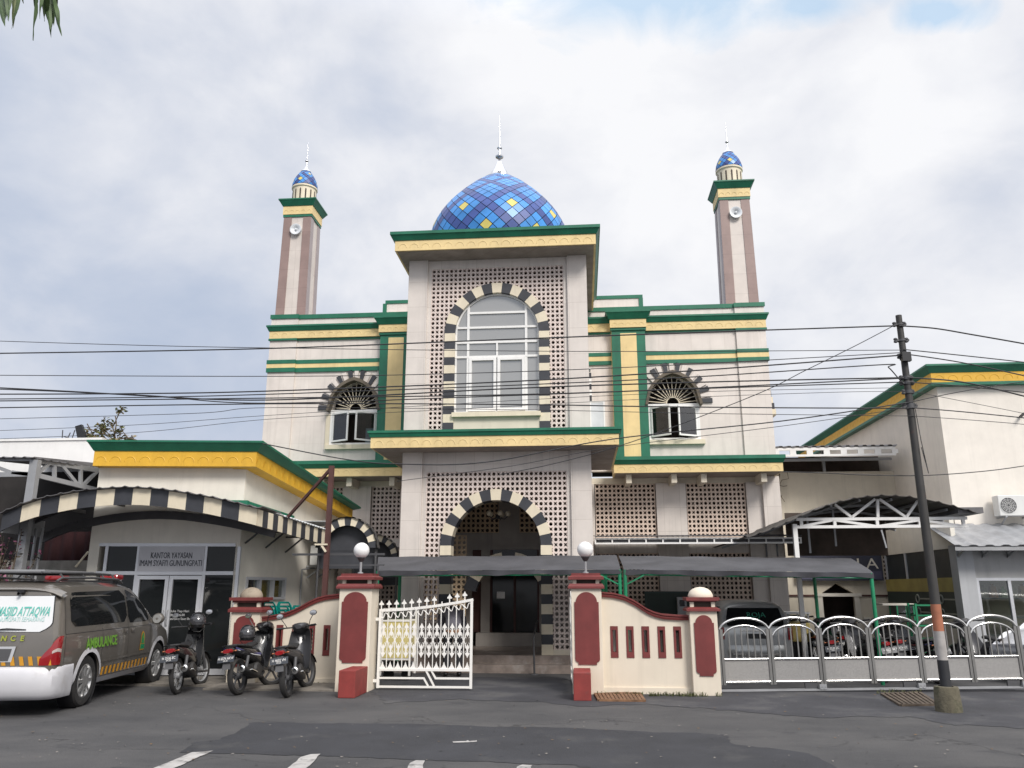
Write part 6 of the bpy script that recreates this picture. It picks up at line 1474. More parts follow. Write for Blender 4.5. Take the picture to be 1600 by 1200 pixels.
def car(name, label, cat, pos, heading, tab, belt, lean, axles, paint, glass, wr, opts):
    root = thing(name, label, cat, pos, heading); S_ = CarShape(tab, belt, lean); L_ = tab[-1][0]
    xs = sorted(set([t[0] for t in tab] + [L_ * k / 22 for k in range(23)]))
    secs = [S_.sect(x) for x in xs]; m = len(secs[0]); b = MB(); vs = []
    for x, sc in zip(xs, secs):
        for y, z in sc: vs.append((S_.px(x, z), -y, z))
        for y, z in reversed(sc[:-1]): vs.append((S_.px(x, z), y, z))
    n = 2 * m - 1; fs = []
    for i in range(len(xs) - 1):
        for j in range(n): fs.append((i * n + j, i * n + (j + 1) % n, (i + 1) * n + (j + 1) % n, (i + 1) * n + j))
    for base in (0, (len(xs) - 1) * n):
        for j in range(m - 1):
            q = [base + j, base + j + 1, base + n - 2 - j, base + n - 1 - j]; fs.append(tuple(dict.fromkeys(q)))
    b.add(vs, fs, 0, True); body = b.build('body', paint, None)
    cut_wheels(body, axles, wr * 1.13, max(t[1] for t in tab)); body.parent = root
    for p in body.data.polygons: p.use_smooth = True
    try: body.data.set_sharp_from_angle(angle=R(32))
    except Exception: pass
    hw = max(t[1] for t in tab)
    for x in axles:
        for sd in (-1, 1):
            wheel(root, x, sd * (hw - .115), wr, .20, sd, opts.get('rim', M['alloy']))
            q = MB(); q.lathe([(.001, sd * (hw - .245)), (wr * 1.10, sd * (hw - .245)), (wr * 1.115, sd * (hw - .24)), (wr * 1.115, sd * (hw - .02))], 28, (x, 0, wr), axis='y'); q.build('wheel_well', M['black_plastic'], root, world=False)
    for (x0, x1, lo, hi, r0, r1) in opts['windows']:
        for sd in (-1, 1):
            w = MB(); f0, f1 = rounded(lo, hi, r0, r1); S_.patch(w, x0, x1, f0, f1, sd, .005); w.build('side_window', glass, root, world=False)
    # windscreen
    w = MB(); wx0, wx1 = opts['screen']
    def ws(a, t):
        x = wx0 + (wx1 - wx0) * t; hw_, zr, zb = interp(tab, x); y = (2 * a - 1) * hw_ * .70; sc = S_.sect(x); ay = abs(y); z = sc[-1][1]
        for (y0, z0), (y1, z1) in zip(sc, sc[1:]):
            if y1 <= ay <= y0 and y0 > y1: z = z0 + (z1 - z0) * (y0 - ay) / (y0 - y1)
        return Vector((x + .004, y, z + .007))
    w.grid(ws, 12, 10); w.build('windscreen', glass, root, world=False)
    return root, S_
M['alloy'] = mat('alloy wheel', (0.50, 0.50, 0.50), 0.35, 0.8, var=0.1)
M['car_glass'] = window_mat('car glass', (0.010, 0.011, 0.012), 1.5, 0.5)
M['van_paint'] = mat('taupe metallic paint', (0.185, 0.168, 0.148), 0.30, 0.45, var=0.05, coat=0.7, dirt=((0.16, 0.145, 0.125), 1.6, 0.55, 0.4))
M['van_white'] = mat('van white lower paint', (0.56, 0.555, 0.58), 0.38, var=0.05, coat=0.4, dirt=((0.36, 0.33, 0.31), 2.2, 0.52, 0.5))
M['red_lens'] = mat('red lens', (0.28, 0.008, 0.012), 0.12, var=0.1, coat=1.0)
M['clear_lens'] = mat('clear lens', (0.50, 0.42, 0.39), 0.15, var=0.15, coat=1.0)
M['orange_vinyl'] = mat('orange vinyl', (0.55, 0.26, 0.02), 0.5, var=0.05)
M['lime_vinyl'] = mat('lime vinyl', (0.13, 0.30, 0.035), 0.5)
M['olive_vinyl'] = mat('yellow green vinyl', (0.27, 0.30, 0.035), 0.5)
M['teal_vinyl'] = mat('teal vinyl', (0.10, 0.42, 0.36), 0.45)
M['pale_teal_vinyl'] = mat('pale teal vinyl', (0.38, 0.58, 0.56), 0.45)
def ambulance():
    hd = R(90 + 9.0); rw = Vector((-7.26, 11.75)); lc = Vector((1.04, -.93)); ca, sa = math.cos(hd), math.sin(hd)
    O = Vector((rw.x - (ca * lc.x - sa * lc.y), rw.y - (sa * lc.x + ca * lc.y), 0))
    tab = [(0, .885, 1.665, .30), (.06, .925, 1.70, .29), (.2, .945, 1.735, .28), (.6, .95, 1.755, .27), (1.5, .95, 1.765, .27), (2.4, .95, 1.755, .27), (2.85, .945, 1.725, .27), (3.15, .945, 1.62, .27), (3.5, .945, 1.40, .27), (3.85, .94, 1.17, .27), (4.1, .93, 1.07, .27), (4.45, .90, .98, .26), (4.7, .84, .86, .27), (4.88, .72, .70, .30)]
    root, S_ = car('ambulance_van', 'taupe and white ambulance van with roof rack and yellow stripes', 'van', O, hd, tab, 1.05, .24, (1.04, 3.92), M['van_paint'], M['car_glass'], .355,
        dict(windows=[(.40, 2.42, 1.13, lambda a: 1.60 + .03 * a, .10, .04), (2.48, 3.42, 1.11, lambda a: 1.635 - .40 * max(0, a - .12) ** 1.25, .04, .30)], screen=(3.05, 3.9)))
    B = lambda n, mb, m, par=None: mb.build(n, m, par or root, world=False)
    # lower cladding on both sides, wheel arch lips
    for sd in (-1, 1):
        q = MB(); S_.patch(q, 1.44, 3.50, lambda a: .275, lambda a: .36, sd, .012, 20, 2); B('sill', q, M['van_white'])
        for ax in (1.04, 3.92):
            q = MB(); r0, r1 = .395, .468; n = 22
            def arc(a, t): th = R(-12) + R(204) * a; r = r0 + (r1 - r0) * t; x, z = ax + r * math.cos(th), .355 + r * math.sin(th); return S_.P(x, max(.28, z), sd, .014 - .010 * t)
            q.grid(arc, n, 2); B('wheel_arch', q, M['van_white'])
    def path(side_x, off):
        pts = [(side_x, .945), (.30, .945), (.13, .925), (.05, .885), (.0, .80), (-.02, .55), (-.03, 0)]
        full = [(x, -y) for x, y in pts] + [(x, y) for x, y in reversed(pts[:-1])]
        out = []
        for i, (x, y) in enumerate(full):
            a, c = full[max(0, i - 1)], full[min(len(full) - 1, i + 1)]; d = Vector((c[0] - a[0], c[1] - a[1])).normalized(); k_ = .15 if x > .4 else (.35 if x > .2 else (.7 if x > .08 else 1)); out.append((x - d.y * off * k_, y + d.x * off * k_ + .006 * (1 - k_) * (-1 if y < 0 else 1)))
        return out
    q = MB(); prof = [(-.05, .215), (-.01, .235), (.03, .285), (.05, .36), (.058, .44), (.056, .50), (.046, .555), (.03, .60), (.008, .628), (-.03, .64)]
    rows = [[(x, y, z) for x, y in path(.555, o + .006)] for o, z in prof]; nn = len(rows[0])
    q.add([v for r_ in rows for v in r_], [(i * nn + j, i * nn + j + 1, (i + 1) * nn + j + 1, (i + 1) * nn + j) for i in range(len(rows) - 1) for j in range(nn - 1)], 0, True); B('rear_bumper', q, M['van_white'])
    cap = lambda y, z, o=.008: Vector((S_.px(0, z) - o, y, z))
    for sd in (-1, 1):                                    # tail lamps wrap round the corners
        pl = [(.135, .947), (.09, .940), (.05, .924), (.015, .893), (-.002, .865), (-.006, .80), (-.006, .74)]
        def lens(a, t, o=.0):
            k = a * (len(pl) - 1); i = min(int(k), len(pl) - 2); x = pl[i][0] + (pl[i + 1][0] - pl[i][0]) * (k - i); y = pl[i][1] + (pl[i + 1][1] - pl[i][1]) * (k - i)
            z0 = .655; z1 = 1.03 - .02 * a if a < .30 else 1.024 - (a - .30) ** 1.2 * .44
            z = z0 + (z1 - z0) * t; b_ = .012 * math.sin(math.pi * t) * math.sin(math.pi * min(1, a * 1.02)) + .006 + o
            return Vector((S_.px(max(0, x), z) + min(0, x) - b_ * (.3 + .7 * min(1, a * 1.5)), sd * (y + b_ * (1 - a * .8)), z))
        q = MB(); q.grid(lens, 24, 12); tl = B('tail_light', q, M['red_lens'])
        q = MB(); q.grid(lambda a, t: lens(.04 + .52 * a, .42 + .12 * t + .10 * a, .004), 16, 4); B('reversing_lens', q, M['clear_lens'], tl)
    # tailgate: glazed white sticker, spoiler, wiper, plate
    q = MB()
    def rear(a, t):
        z = 1.085 + .47 * t; w_ = .835 - .075 * t - (.16 * (1 - t / .28) ** 2 if t < .28 else 0); return cap((2 * a - 1) * w_, z)
    q.grid(rear, 18, 12); rwin = B('rear_window', q, mat('white window film', (0.66, 0.67, 0.68), 0.3, var=0.03))
    q = MB()
    def rim_(a, t): v = rear(a, t); c = cap(0, 1.32, .004); return Vector((v.x + .004, v.y * 1.018, 1.32 + (v.z - 1.32) * 1.03))
    q.grid(rim_, 18, 12); B('window_seal', q, M['black_plastic'], rwin)
    q = MB(); n = 16
    def sp(a, t):
        y = (2 * a - 1) * .84; drop = .10 * abs(2 * a - 1) ** 5; th = [(.10, 1.70), (-.02, 1.675), (-.055, 1.645), (-.05, 1.632), (.02, 1.63), (.12, 1.66)][min(5, int(t * 5 + .001))]
        return Vector((th[0] + .18 + .04 * abs(2 * a - 1) ** 3, y, th[1] - drop))
    q.grid(sp, n, 5); B('spoiler', q, M['van_paint'])
    q = MB(); q.box(.10, .20, -.36, -.27, 1.60, 1.64); q.lathe([(.02, .06), (.022, .10), (.001, .10)], 10, (0.0, -.31, 1.585), axis='x'); B('camera_pod', q, M['black_plastic'])
    q = MB(); q.tube([cap(.02, 1.10, .03), cap(-.25, 1.125, .035), cap(-.50, 1.115, .02)], [.010, .012, .006], 6); B('wiper', q, M['black_plastic'], rwin)
    fr = lambda y, z, o=.014: Matrix.Translation(O) @ Matrix.Rotation(hd, 4, 'Z') @ Matrix.Translation(cap(y, z, o)) @ Matrix.Rotation(R(-90), 4, 'Z') @ Matrix.Rotation(R(90) - (math.atan(.24) if z > .95 else 0), 4, 'X')
    text('MASJID ATTAQWA', .175, fr(-.40, 1.345), 'lettering', M['teal_vinyl'], rwin, extrude=.001, width=.47, shear=.25, bold=.003)
    text('GUNUNGPATI SEMARANG', .085, fr(-.36, 1.245), 'lettering', M['pale_teal_vinyl'], rwin, extrude=.001, width=.68)
    for k, ch in enumerate('AMBULANCE'): text(ch, .095, fr(.476 - .119 * k, 1.0, .010), 'lettering', M['olive_vinyl'], root, extrude=.001, bold=.004)
    q = MB(); q.grid(lambda a, t: cap((2 * a - 1) * (.42 - .04 * (1 - t)), .70 + .20 * t, .010 + .01 * t), 10, 4); gp = B('plate_recess', q, M['alu'])
    q = MB(); q.grid(lambda a, t: cap((2 * a - 1) * (.375 - .035 * (1 - t)), .715 + .155 * t, .016 + .01 * t), 6, 3); B('plate_recess', q, mat('plate recess grey', (0.09, 0.09, 0.095), 0.5), gp)
    q = MB(); v = cap(.12, .79, .035); q.box(v.x, v.x + .01, -.10, .32, .74, .85); pl_ = B('number_plate', q, M['black_plastic'], gp)
    text('H 9502 CW', .085, fr(.11, .795, .038), 'lettering', M['white_paint'], gp, extrude=.001, width=.85)
    for k in range(15):
        y = .80 - .118 * k; q = MB(); q.add([cap(y, .655, .008), cap(y - .055, .655, .008), cap(y - .025, .77, .008), cap(y + .03, .77, .008)], [(0, 1, 2, 3)])
        if abs(y - .03) > .0: B('rear_stripe', q, M['orange_vinyl'])
    for sd in (-1,):
        for k in range(13):
            x = 1.50 + .148 * k; q = MB(); q.add([S_.P(x, .385, sd, .008), S_.P(x + .072, .385, sd, .008), S_.P(x + .085, .50, sd, .008), S_.P(x + .013, .50, sd, .008)], [(0, 1, 2, 3)]); B('side_stripe', q, M['orange_vinyl'])
    fs_ = lambda x, z, o=.006: Matrix.Translation(O) @ Matrix.Rotation(hd, 4, 'Z') @ Matrix.Translation(S_.P(x, z, -1, o)) @ Matrix.Rotation(R(84), 4, 'X')
    text('AMBULANCE', .20, fs_(1.42, .865, .010), 'lettering', M['lime_vinyl'], root, extrude=.001, width=.93, bold=.006)
    q = MB(); ex, ez = 3.08, .64                          # pointed arch emblem on the front door
    pol = [(-.10, 0), (.10, 0), (.10, .10), (.085, .10), (.085, .20), (.06, .27), (0, .315), (-.06, .27), (-.085, .20), (-.085, .10), (-.10, .10)]
    q.add([S_.P(ex + u, ez + w, -1, .008) for u, w in pol], [tuple(range(len(pol)))]); em = B('emblem', q, M['orange_vinyl'])
    q = MB()
    for pol in ([(-.065, .105), (.065, .105), (.065, .19), (.04, .25), (0, .29), (-.04, .25), (-.065, .19)],): q.add([S_.P(ex + u, ez + w, -1, .011) for u, w in pol], [tuple(range(len(pol)))])
    q.add([S_.P(ex + u, ez + w, -1, .011) for u, w in ((-.09, .015), (.09, .015), (.09, .095), (-.09, .095))], [(0, 1, 2, 3)]); B('emblem_field', q, mat('emblem green', (0.01, 0.20, 0.08), 0.5), em)
    q = MB(); q.add([S_.P(ex + u, ez + w, -1, .014) for u, w in ((-.008, .11), (.008, .11), (.008, .20), (.03, .18), (0, .26), (-.03, .18), (-.008, .20))], [tuple(range(7))]); B('emblem_spire', q, M['lime_vinyl'], em)
    # seams, mouldings, handles, mirror
    for sd in (-1, 1): q = MB(); S_.patch(q, 1.46, 3.46, lambda a: .575, lambda a: .615, sd, .014, 20, 1); B('side_moulding', q, M['van_paint'])
    q = MB()
    for x in (.235, 1.44, 2.45, 3.44):
        zt_ = {0.235: 1.62, 1.44: 1.08, 2.45: 1.64, 3.44: 1.08}[x]
        for k in range(14):
            z0, z1 = .40 + (zt_ - .40) * k / 14, .40 + (zt_ - .40) * (k + 1) / 14
            if x > 1 or z0 > .66: q.add([S_.P(x, z0, -1, .003), S_.P(x + .009, z0, -1, .003), S_.P(x + .009, z1, -1, .003), S_.P(x, z1, -1, .003)], [(0, 1, 2, 3)])
    S_.patch(q, .24, 3.46, lambda a: 1.035, lambda a: 1.043, -1, .003, 24, 1); B('door_seam', q, M['black_plastic'])
    for x in (2.32, 2.62):
        for sd in (-1, 1):
            q = MB(); q.grid(lambda a, t: S_.P(x - .075 + .15 * a, .955 + .06 * t, sd, .010 + .012 * math.sin(math.pi * a) * math.sin(math.pi * t)), 8, 4); B('door_handle', q, M['van_paint'])
    for sd in (-1, 1):
        q = MB(); q.ball((0, 0, 0), .1, 12); q.v = [(3.42 + v[0] * .75, sd * 1.06 + v[1] * 1.05, 1.14 + v[2] * .95) for v in q.v]; q.bar((3.45, sd * .93, 1.10), (3.44, sd * 1.02, 1.12), .05, .07); mo = B('wing_mirror', q, M['van_paint'])
        q = MB(); q.lathe([(.001, -.078), (.075, -.076)], 18, (3.425, sd * 1.06, 1.14), axis='x'); q.v = [(v[0], v[1] * 1.0, v[2]) for v in q.v]; B('mirror_glass', q, M['mirror_glass'], mo)
    # roof rack and light bar
    q = MB(); zt_ = lambda x: S_.sect(x)[-2][1]
    for sd in (-1, 1):
        q.tube([(.35, sd * .66, 1.755), (.45, sd * .68, 1.80), (1.4, sd * .69, 1.815), (2.4, sd * .68, 1.80), (2.65, sd * .66, 1.745)], .018, 8)
        q.tube([(.22, sd * .50, 1.875), (.5, sd * .62, 1.875), (1.5, sd * .64, 1.885), (2.3, sd * .60, 1.875), (2.45, sd * .5, 1.87)], .016, 8)
        for x in (.5, 1.2, 1.9, 2.3): q.bar((x, sd * .68, 1.80), (x, sd * .61, 1.875), .02)
    for x in (.24, .55, .85, 1.15, 1.45, 1.75, 2.05, 2.4): q.tube([(x, -.62, 1.872), (x, .62, 1.872)], .012, 8)
    B('roof_rack', q, M['dark_steel'])
    q = MB(); q.box(.30, 1.9, -.50, .50, 1.888, 1.915); B('rack_board', q, M['grey_steel'])
    q = MB(); q.box(2.62, 2.84, -.52, .52, 1.735, 1.79); lb = B('light_bar', q, M['black_plastic'])
    for y0, y1 in ((-.60, -.30), (.30, .60)): q = MB(); q.box(2.60, 2.86, y0, y1, 1.79, 1.885); o = q.build('beacon', M['red_lens'], lb, world=False, bevel=.03)
ambulance()
def hatch(name, label, pos, hd, paint, roof_text=None):
    tab = [(0, .80, 1.45, .28), (.06, .83, 1.49, .26), (.25, .845, 1.53, .25), (1.2, .85, 1.57, .25), (2.1, .85, 1.55, .25), (2.5, .845, 1.42, .25), (2.95, .84, 1.14, .25), (3.2, .83, .98, .25), (3.6, .80, .88, .25), (3.95, .70, .68, .28)]
    root, S_ = car(name, label, 'car', pos, hd, tab, .98, .42, (.75, 3.2), paint, M['car_glass'], .30, dict(windows=[(.42, 1.25, 1.03, 1.42, .15, .05), (1.30, 2.15, 1.02, 1.43, .05, .05), (2.2, 2.75, 1.02, lambda a: 1.42 - .30 * a, .05, .4)], screen=(2.3, 3.0)))
    B = lambda n, mb, m, par=None: mb.build(n, m, par or root, world=False)
    cap = lambda y, z, o=.008: Vector((S_.px(0, z) - o, y, z))
    q = MB(); q.grid(lambda a, t: cap((2 * a - 1) * (.68 - .10 * t - (.06 * (1 - t / .2) if t < .2 else 0)), 1.0 + .40 * t), 14, 8); rw_ = B('rear_window', q, M['car_glass'])
    for sd in (-1, 1):
        q = MB(); q.grid(lambda a, t: Vector((.16 - .19 * a - .015 + max(0, .70 + .27 * t - .95) * .42 * (1 - .16 / .9), sd * (.865 - .15 * a ** 2.2), .70 + .27 * t)), 10, 5); B('tail_light', q, M['red_lens'])
    q = MB(); q.grid(lambda a, t: Vector((.20 * (2 * a - 1) ** 4 - .05 - .03 * math.sin(math.pi * t), (2 * a - 1) * .85, .28 + .30 * t)), 20, 6); B('rear_bumper', q, paint)
    q = MB(); q.box(-.075, -.06, -.55, .55, .36, .40); B('bumper_trim', q, M['chrome2'])
    q = MB(); v = cap(0, .8, .02); q.box(v.x, v.x + .01, -.22, .22, .72, .83); B('number_plate', q, M['black_plastic'])
    q = MB(); q.box(cap(0, .9, .03).x, cap(0, .9, 0).x, -.35, .35, .885, .915); B('tailgate_trim', q, M['chrome2'])
    if roof_text:
        fr = Matrix.Translation(pos) @ Matrix.Rotation(hd, 4, 'Z') @ Matrix.Translation(cap(-.05, 1.24, .016)) @ Matrix.Rotation(R(-90), 4, 'Z') @ Matrix.Rotation(R(90) - math.atan(.42), 4, 'X'); text(roof_text, .17, fr, 'lettering', mat('dull green vinyl', (0.03, 0.22, 0.15), 0.5), rw_, extrude=.001, width=1.1)
    for sd in (-1, 1):
        q = MB(); q.ball((2.62, sd * .94, 1.03), .09, 10); B('wing_mirror', q, paint)
    q = MB()
    for sd in (-1, 1): q2 = MB(); q2.grid(lambda a, t: Vector((3.62 + .26 * a, sd * (.80 - .30 * a), .66 + .13 * t)), 6, 3); B('headlight', q2, M['clear_lens'])
    return root
M['silver_paint'] = mat('silver paint', (0.46, 0.47, 0.47), 0.3, 0.6, var=0.04, coat=.5)
M['pearl_paint'] = mat('pearl white paint', (0.62, 0.62, 0.64), 0.3, 0.1, var=0.04, coat=.5)
_p = at(1183, 1030, 17.0)
_h = hatch('parked_car', 'silver hatchback with dark rear window parked behind the steel fence next to the domed pillar', Vector((at(1184, 1030, 17.7).x, 17.7, 0)), R(89), M['silver_paint'], 'ROJA'); _h.scale = (.9, .9, .9)
hatch('parked_car', 'pale car cut off by the right edge of the photo behind the steel fence', Vector((11.6, 16.9, 0)), R(196), M['pearl_paint'])
# ================================================================== motorbikes
def loft(mb, secs, n=12, mi=0, p=2.6):
    """rounded sections across a spine: (x, z, half width, half height)"""
    vs = []
    for x, z, hw, hh in secs:
        for j in range(n):
            t = 2 * math.pi * j / n; c, s_ = math.cos(t), math.sin(t)
            vs.append((x, hw * math.copysign(abs(c) ** (2 / p), c), z + hh * math.copysign(abs(s_) ** (2 / p), s_)))
    k = len(secs); mb.add(vs, [(i * n + j, i * n + (j + 1) % n, (i + 1) * n + (j + 1) % n, (i + 1) * n + j) for i in range(k - 1) for j in range(n)], mi, True)
    mb.add(vs[:n], [tuple(range(n - 1, -1, -1))], mi); mb.add(vs[-n:], [tuple(range(n))], mi)
def motorbike(label, pos, heading, lean, body_m, panel_m, plate, scooter=True, steer=R(-18), group='motorbikes parked at the left gate wall', spoke_m=None, accent=None):
    root = thing('motorbike', label, 'motorbike', pos, group=group); root.rotation_mode = 'XYZ'; root.rotation_euler = (lean, 0, heading)
    def low(x, z): k = min(1, max(0, (.12 - x) / .4)); return z - max(0, z - .45) * .24 * k
    def B(n, mb, m, par=None):
        mb.v = [(v[0], v[1], low(v[0], v[2])) for v in mb.v]; return mb.build(n, m, par or root, world=False)
    RW, XR_, XF = .285, -.62, .62
    def whl(x, front):
        tr, e = (.050, .048) if scooter else (.042, .038)
        q = MB(); q.lathe([(RW - .075, -tr * .5), (RW - .03, -tr * .95), (RW - .006, -tr * .6), (RW, 0), (RW - .006, tr * .6), (RW - .03, tr * .95), (RW - .075, tr * .5)], 32, axis='y'); o = B('wheel', q, M['rubber']); o.location = (x, 0, RW)
        r_ = MB(); r_.lathe([(RW - .07, -tr * .62), (RW - .085, -tr * .3), (RW - .085, tr * .3), (RW - .07, tr * .62)], 30, axis='y')
        for k in range(5 if scooter else 14):
            a = 2 * math.pi * k / (5 if scooter else 14); r_.bar((.03 * math.cos(a), 0, .03 * math.sin(a)), ((RW - .08) * math.cos(a + .15), 0, (RW - .08) * math.sin(a + .15)), .028 if scooter else .006, .022 if scooter else .006, up=(0, 1, 0))
        r_.lathe([(.001, -.06), (.045, -.055), (.05, 0), (.045, .055), (.001, .06)], 16, axis='y'); B('rim', r_, spoke_m or M['dark_steel'], o); return o
    whl(XR_, False); fo = whl(XF, True); fo.rotation_euler = (0, 0, steer)
    q = MB(); loft(q, [(-.93, .80, .04, .03), (-.86, .785, .085, .06), (-.70, .75, .115, .10), (-.45, .69, .135, .13), (-.20, .62, .14, .14), (-.02, .54, .13, .16), (.10, .44, .12, .10)]); B('body', q, body_m)
    q = MB()
    for sd in (-1, 1): q.grid(lambda a, t: Vector((-.85 + .78 * a, sd * (.098 + .045 * a + .008 * math.sin(math.pi * t)), (.80 - .20 * a) + (.055 - .10 * a) * (t - .3) * 1.2)), 10, 4)
    B('side_panel', q, panel_m)
    if accent:
        q = MB()
        for sd in (-1, 1): q.grid(lambda a, t: Vector((-.80 + .70 * a, sd * (.106 + .046 * a), (.775 - .205 * a) + .014 * (t - .5))), 10, 1)
        B('accent_stripe', q, accent)
    q = MB(); loft(q, [(-.84, .855, .07, .018), (-.74, .86, .105, .035), (-.50, .835, .125, .045), (-.30, .80, .115, .04), (-.10, .80, .10, .04), (.02, .775, .06, .03)]); B('seat', q, M['seat_vinyl'])
    q = MB(); q.tube([(-.62, -.13, .84), (-.86, -.12, .875), (-.92, 0, .88), (-.86, .12, .875), (-.62, .13, .84)], .011, 8); B('grab_rail', q, M['black_plastic'])
    q = MB(); loft(q, [(-.965, .765, .06, .035), (-.92, .77, .075, .05), (-.86, .77, .07, .05)], 12); B('tail_light', q, M['red_lens'])
    for sd in (-1, 1):
        q = MB(); q.ball((-.88, sd * .115, .765), .022, 10, .8); q.bar((-.88, sd * .07, .765), (-.89, sd * .11, .765), .014); B('turn_signal', q, M['amber_lens'])
    q = MB(); q.add([(-.93, -.05, .70), (-.93, .05, .70), (-1.0, .065, .42), (-1.0, -.065, .42), (-.90, -.05, .70), (-.90, .05, .70), (-.975, .065, .42), (-.975, -.065, .42)], [(0,1,2,3),(4,7,6,5),(0,4,5,1),(1,5,6,2),(2,6,7,3),(3,7,4,0)]); B('mudguard', q, M['fender_grey'])
    q = MB(); q.add([(-.965, -.14, .685), (-.965, .14, .685), (-1.005, .14, .555), (-1.005, -.14, .555), (-.96, -.14, .685), (-.96, .14, .685), (-1.0, .14, .555), (-1.0, -.14, .555)], [(0,1,2,3),(4,7,6,5),(0,4,5,1),(1,5,6,2),(2,6,7,3),(3,7,4,0)]); po = B('number_plate', q, M['plate_black'])
    mtx = Matrix.Translation(pos) @ Euler((lean, 0, heading)).to_matrix().to_4x4() @ Matrix.Translation((-.9915, 0, low(-1, .628))) @ Matrix.Rotation(R(-90), 4, 'Z') @ Matrix.Rotation(R(90 - 17), 4, 'X'); text(plate, .058, mtx, 'lettering', M['white_paint'], po, extrude=.001, width=.80)
    mtx = mtx @ Matrix.Translation((0, -.034, 0)); text('04.25', .034, mtx, 'lettering', M['white_paint'], po, extrude=.001)
    # engine, swing arm, exhaust
    q = MB(); q.lathe([(.001, -.13), (.10, -.13), (.13, -.10), (.13, .10), (.10, .13), (.001, .13)], 20, (-.12, 0, .33), axis='y'); q.box(-.30, .16, -.09, .09, .25, .44); q.tube([(-.1, 0, .38), (.14, 0, .43)], .075, 12); B('engine', q, M['engine_grey'])
    q = MB(); q.box(XR_ - .05, -.10, .075, .11, .26, .33); q.box(XR_ - .05, -.10, -.11, -.08, .27, .32)
    for sd in (-1, 1): q.tube([(XR_ + .02, sd * .12, .33), (XR_ + .14, sd * .125, .62)], .028, 10)
    B('swing_arm', q, M['dark_steel'])
    q = MB(); q.tube([(.10, -.10, .28), (-.1, -.15, .22), (-.28, -.165, .25)], .022, 8); q.tube([(-.28, -.165, .25), (-.36, -.17, .27), (-.62, -.19, .34), (-.86, -.20, .40)], [.035, .058, .062, .055], 14); ex = B('exhaust', q, M['exhaust_black'])
    q = MB(); q.lathe([(.03, -.005), (.045, 0), (.055, .012), (.03, .014)], 14, (-.875, -.20, .403), axis='x'); q.bar((-.40, -.215, .31), (-.66, -.255, .37), .05, .012); B('heat_shield', q, M['chrome2'], ex)
    # front: shield, fork, fender, bars
    q = MB()
    def shield(a, t):
        z = .34 + .62 * t; w_ = (.20 if scooter else .17) - .05 * (t - .35) ** 2 * 2; y = (2 * a - 1) * w_; x = .16 + .34 * t ** 1.1 + (.13 if t < .75 else .10) * (1 - (2 * a - 1) ** 2) * .8 - .06 * abs(2 * a - 1); return Vector((x, y, z))
    q.sheet(shield, 12, 10, .03, (-1, 0, .2)); B('leg_shield', q, body_m)
    if scooter: q = MB(); q.box(-.02, .24, -.13, .13, .30, .335); B('footboard', q, M['black_plastic'])
    else:
        q = MB(); q.tube([(.06, -.30, .27), (.06, .30, .27)], .018, 8); B('footrest', q, M['rubber'])
    ax = Vector((XF, 0, RW)); hd_ = Vector((.40, 0, .98)); q = MB()
    for sd in (-1, 1):
        o = Vector((0, sd * .085, 0)); q.tube([ax + o, ax.lerp(hd_, .55) + o * .9, ax.lerp(hd_, .85) + o * .6], [.026, .026, .018], 10)
    B('fork', q, M['dark_steel'])
    q = MB(); cs, sn = math.cos(steer), math.sin(steer)
    def fend(a, t): th = R(20) + R(125) * a; y = (2 * t - 1) * .065; r = RW + .035 - .03 * (2 * t - 1) ** 2; X_, Y_ = r * math.cos(th), y; return Vector((XF + X_ * cs - Y_ * sn, X_ * sn + Y_ * cs, RW + r * math.sin(th)))
    q.grid(fend, 14, 6); q.grid(lambda a, t: fend(a, t) - Vector((0, 0, .008)), 14, 6); B('front_fender', q, panel_m)
    q = MB(); loft(q, [(.27, 1.03, .05, .03), (.33, 1.04, .12, .055), (.43, 1.02, .15, .075), (.54, .98, .12, .085), (.60, .95, .07, .06)]); B('head_cowl', q, body_m)
    q = MB(); q.ball((.575, 0, .955), .075, 12, .8); B('headlight', q, M['clear_lens'])
    def bp(x, y, z): return Vector((.40 + (x - .40) * cs - y * sn, (x - .40) * sn + y * cs, z))
    q = MB(); q.tube([bp(.26, -.36, 1.035), bp(.34, -.20, 1.03), bp(.40, 0, 1.02), bp(.34, .20, 1.03), bp(.26, .36, 1.035)], .012, 8)
    for sd in (-1, 1): q.tube([bp(.255, sd * .375, 1.035), bp(.30, sd * .26, 1.032)], .019, 10); q.tube([bp(.36, sd * .20, 1.03), bp(.335, sd * .35, 1.03)], .006, 6)
    B('handlebar', q, M['black_plastic'])
    for sd in (-1, 1):
        q = MB(); q.tube([bp(.33, sd * .21, 1.03), bp(.30, sd * .25, 1.12), bp(.30, sd * .31, 1.20)], .007, 6); c = bp(.30, sd * .32, 1.235); q.ball((0, 0, 0), .06, 10); k = len(q.v) - 0
        q2 = MB(); q2.ball((0, 0, 0), .06, 10); off = len(q.v) - len(q2.v)
        q.v[off:] = [(c.x + v[0] * .35, c.y + v[1] * 1.05, c.z + v[2] * .75) for v in q.v[off:]]; mo = B('mirror', q, M['black_plastic'])
        q = MB(); q.lathe([(.001, -.0225), (.048, -.021)], 16, axis='x'); q.v = [(c.x + v[0], c.y + v[1] * 1.15, c.z + v[2] * .80) for v in q.v]; B('mirror_glass', q, M['chrome'], mo)
    q = MB(); q.tube([(-.05, .12, .24), (-.10, .27, .01)], .012, 6); B('side_stand', q, M['dark_steel'])
    return root
M['seat_vinyl'] = mat('seat vinyl', (0.016, 0.016, 0.017), 0.55, var=0.2)
M['amber_lens'] = mat('amber lens', (0.32, 0.10, 0.03), 0.15, coat=1.0)
M['fender_grey'] = mat('fender grey plastic', (0.085, 0.085, 0.09), 0.55, var=0.15)
M['plate_black'] = mat('plate black', (0.035, 0.04, 0.05), 0.45)
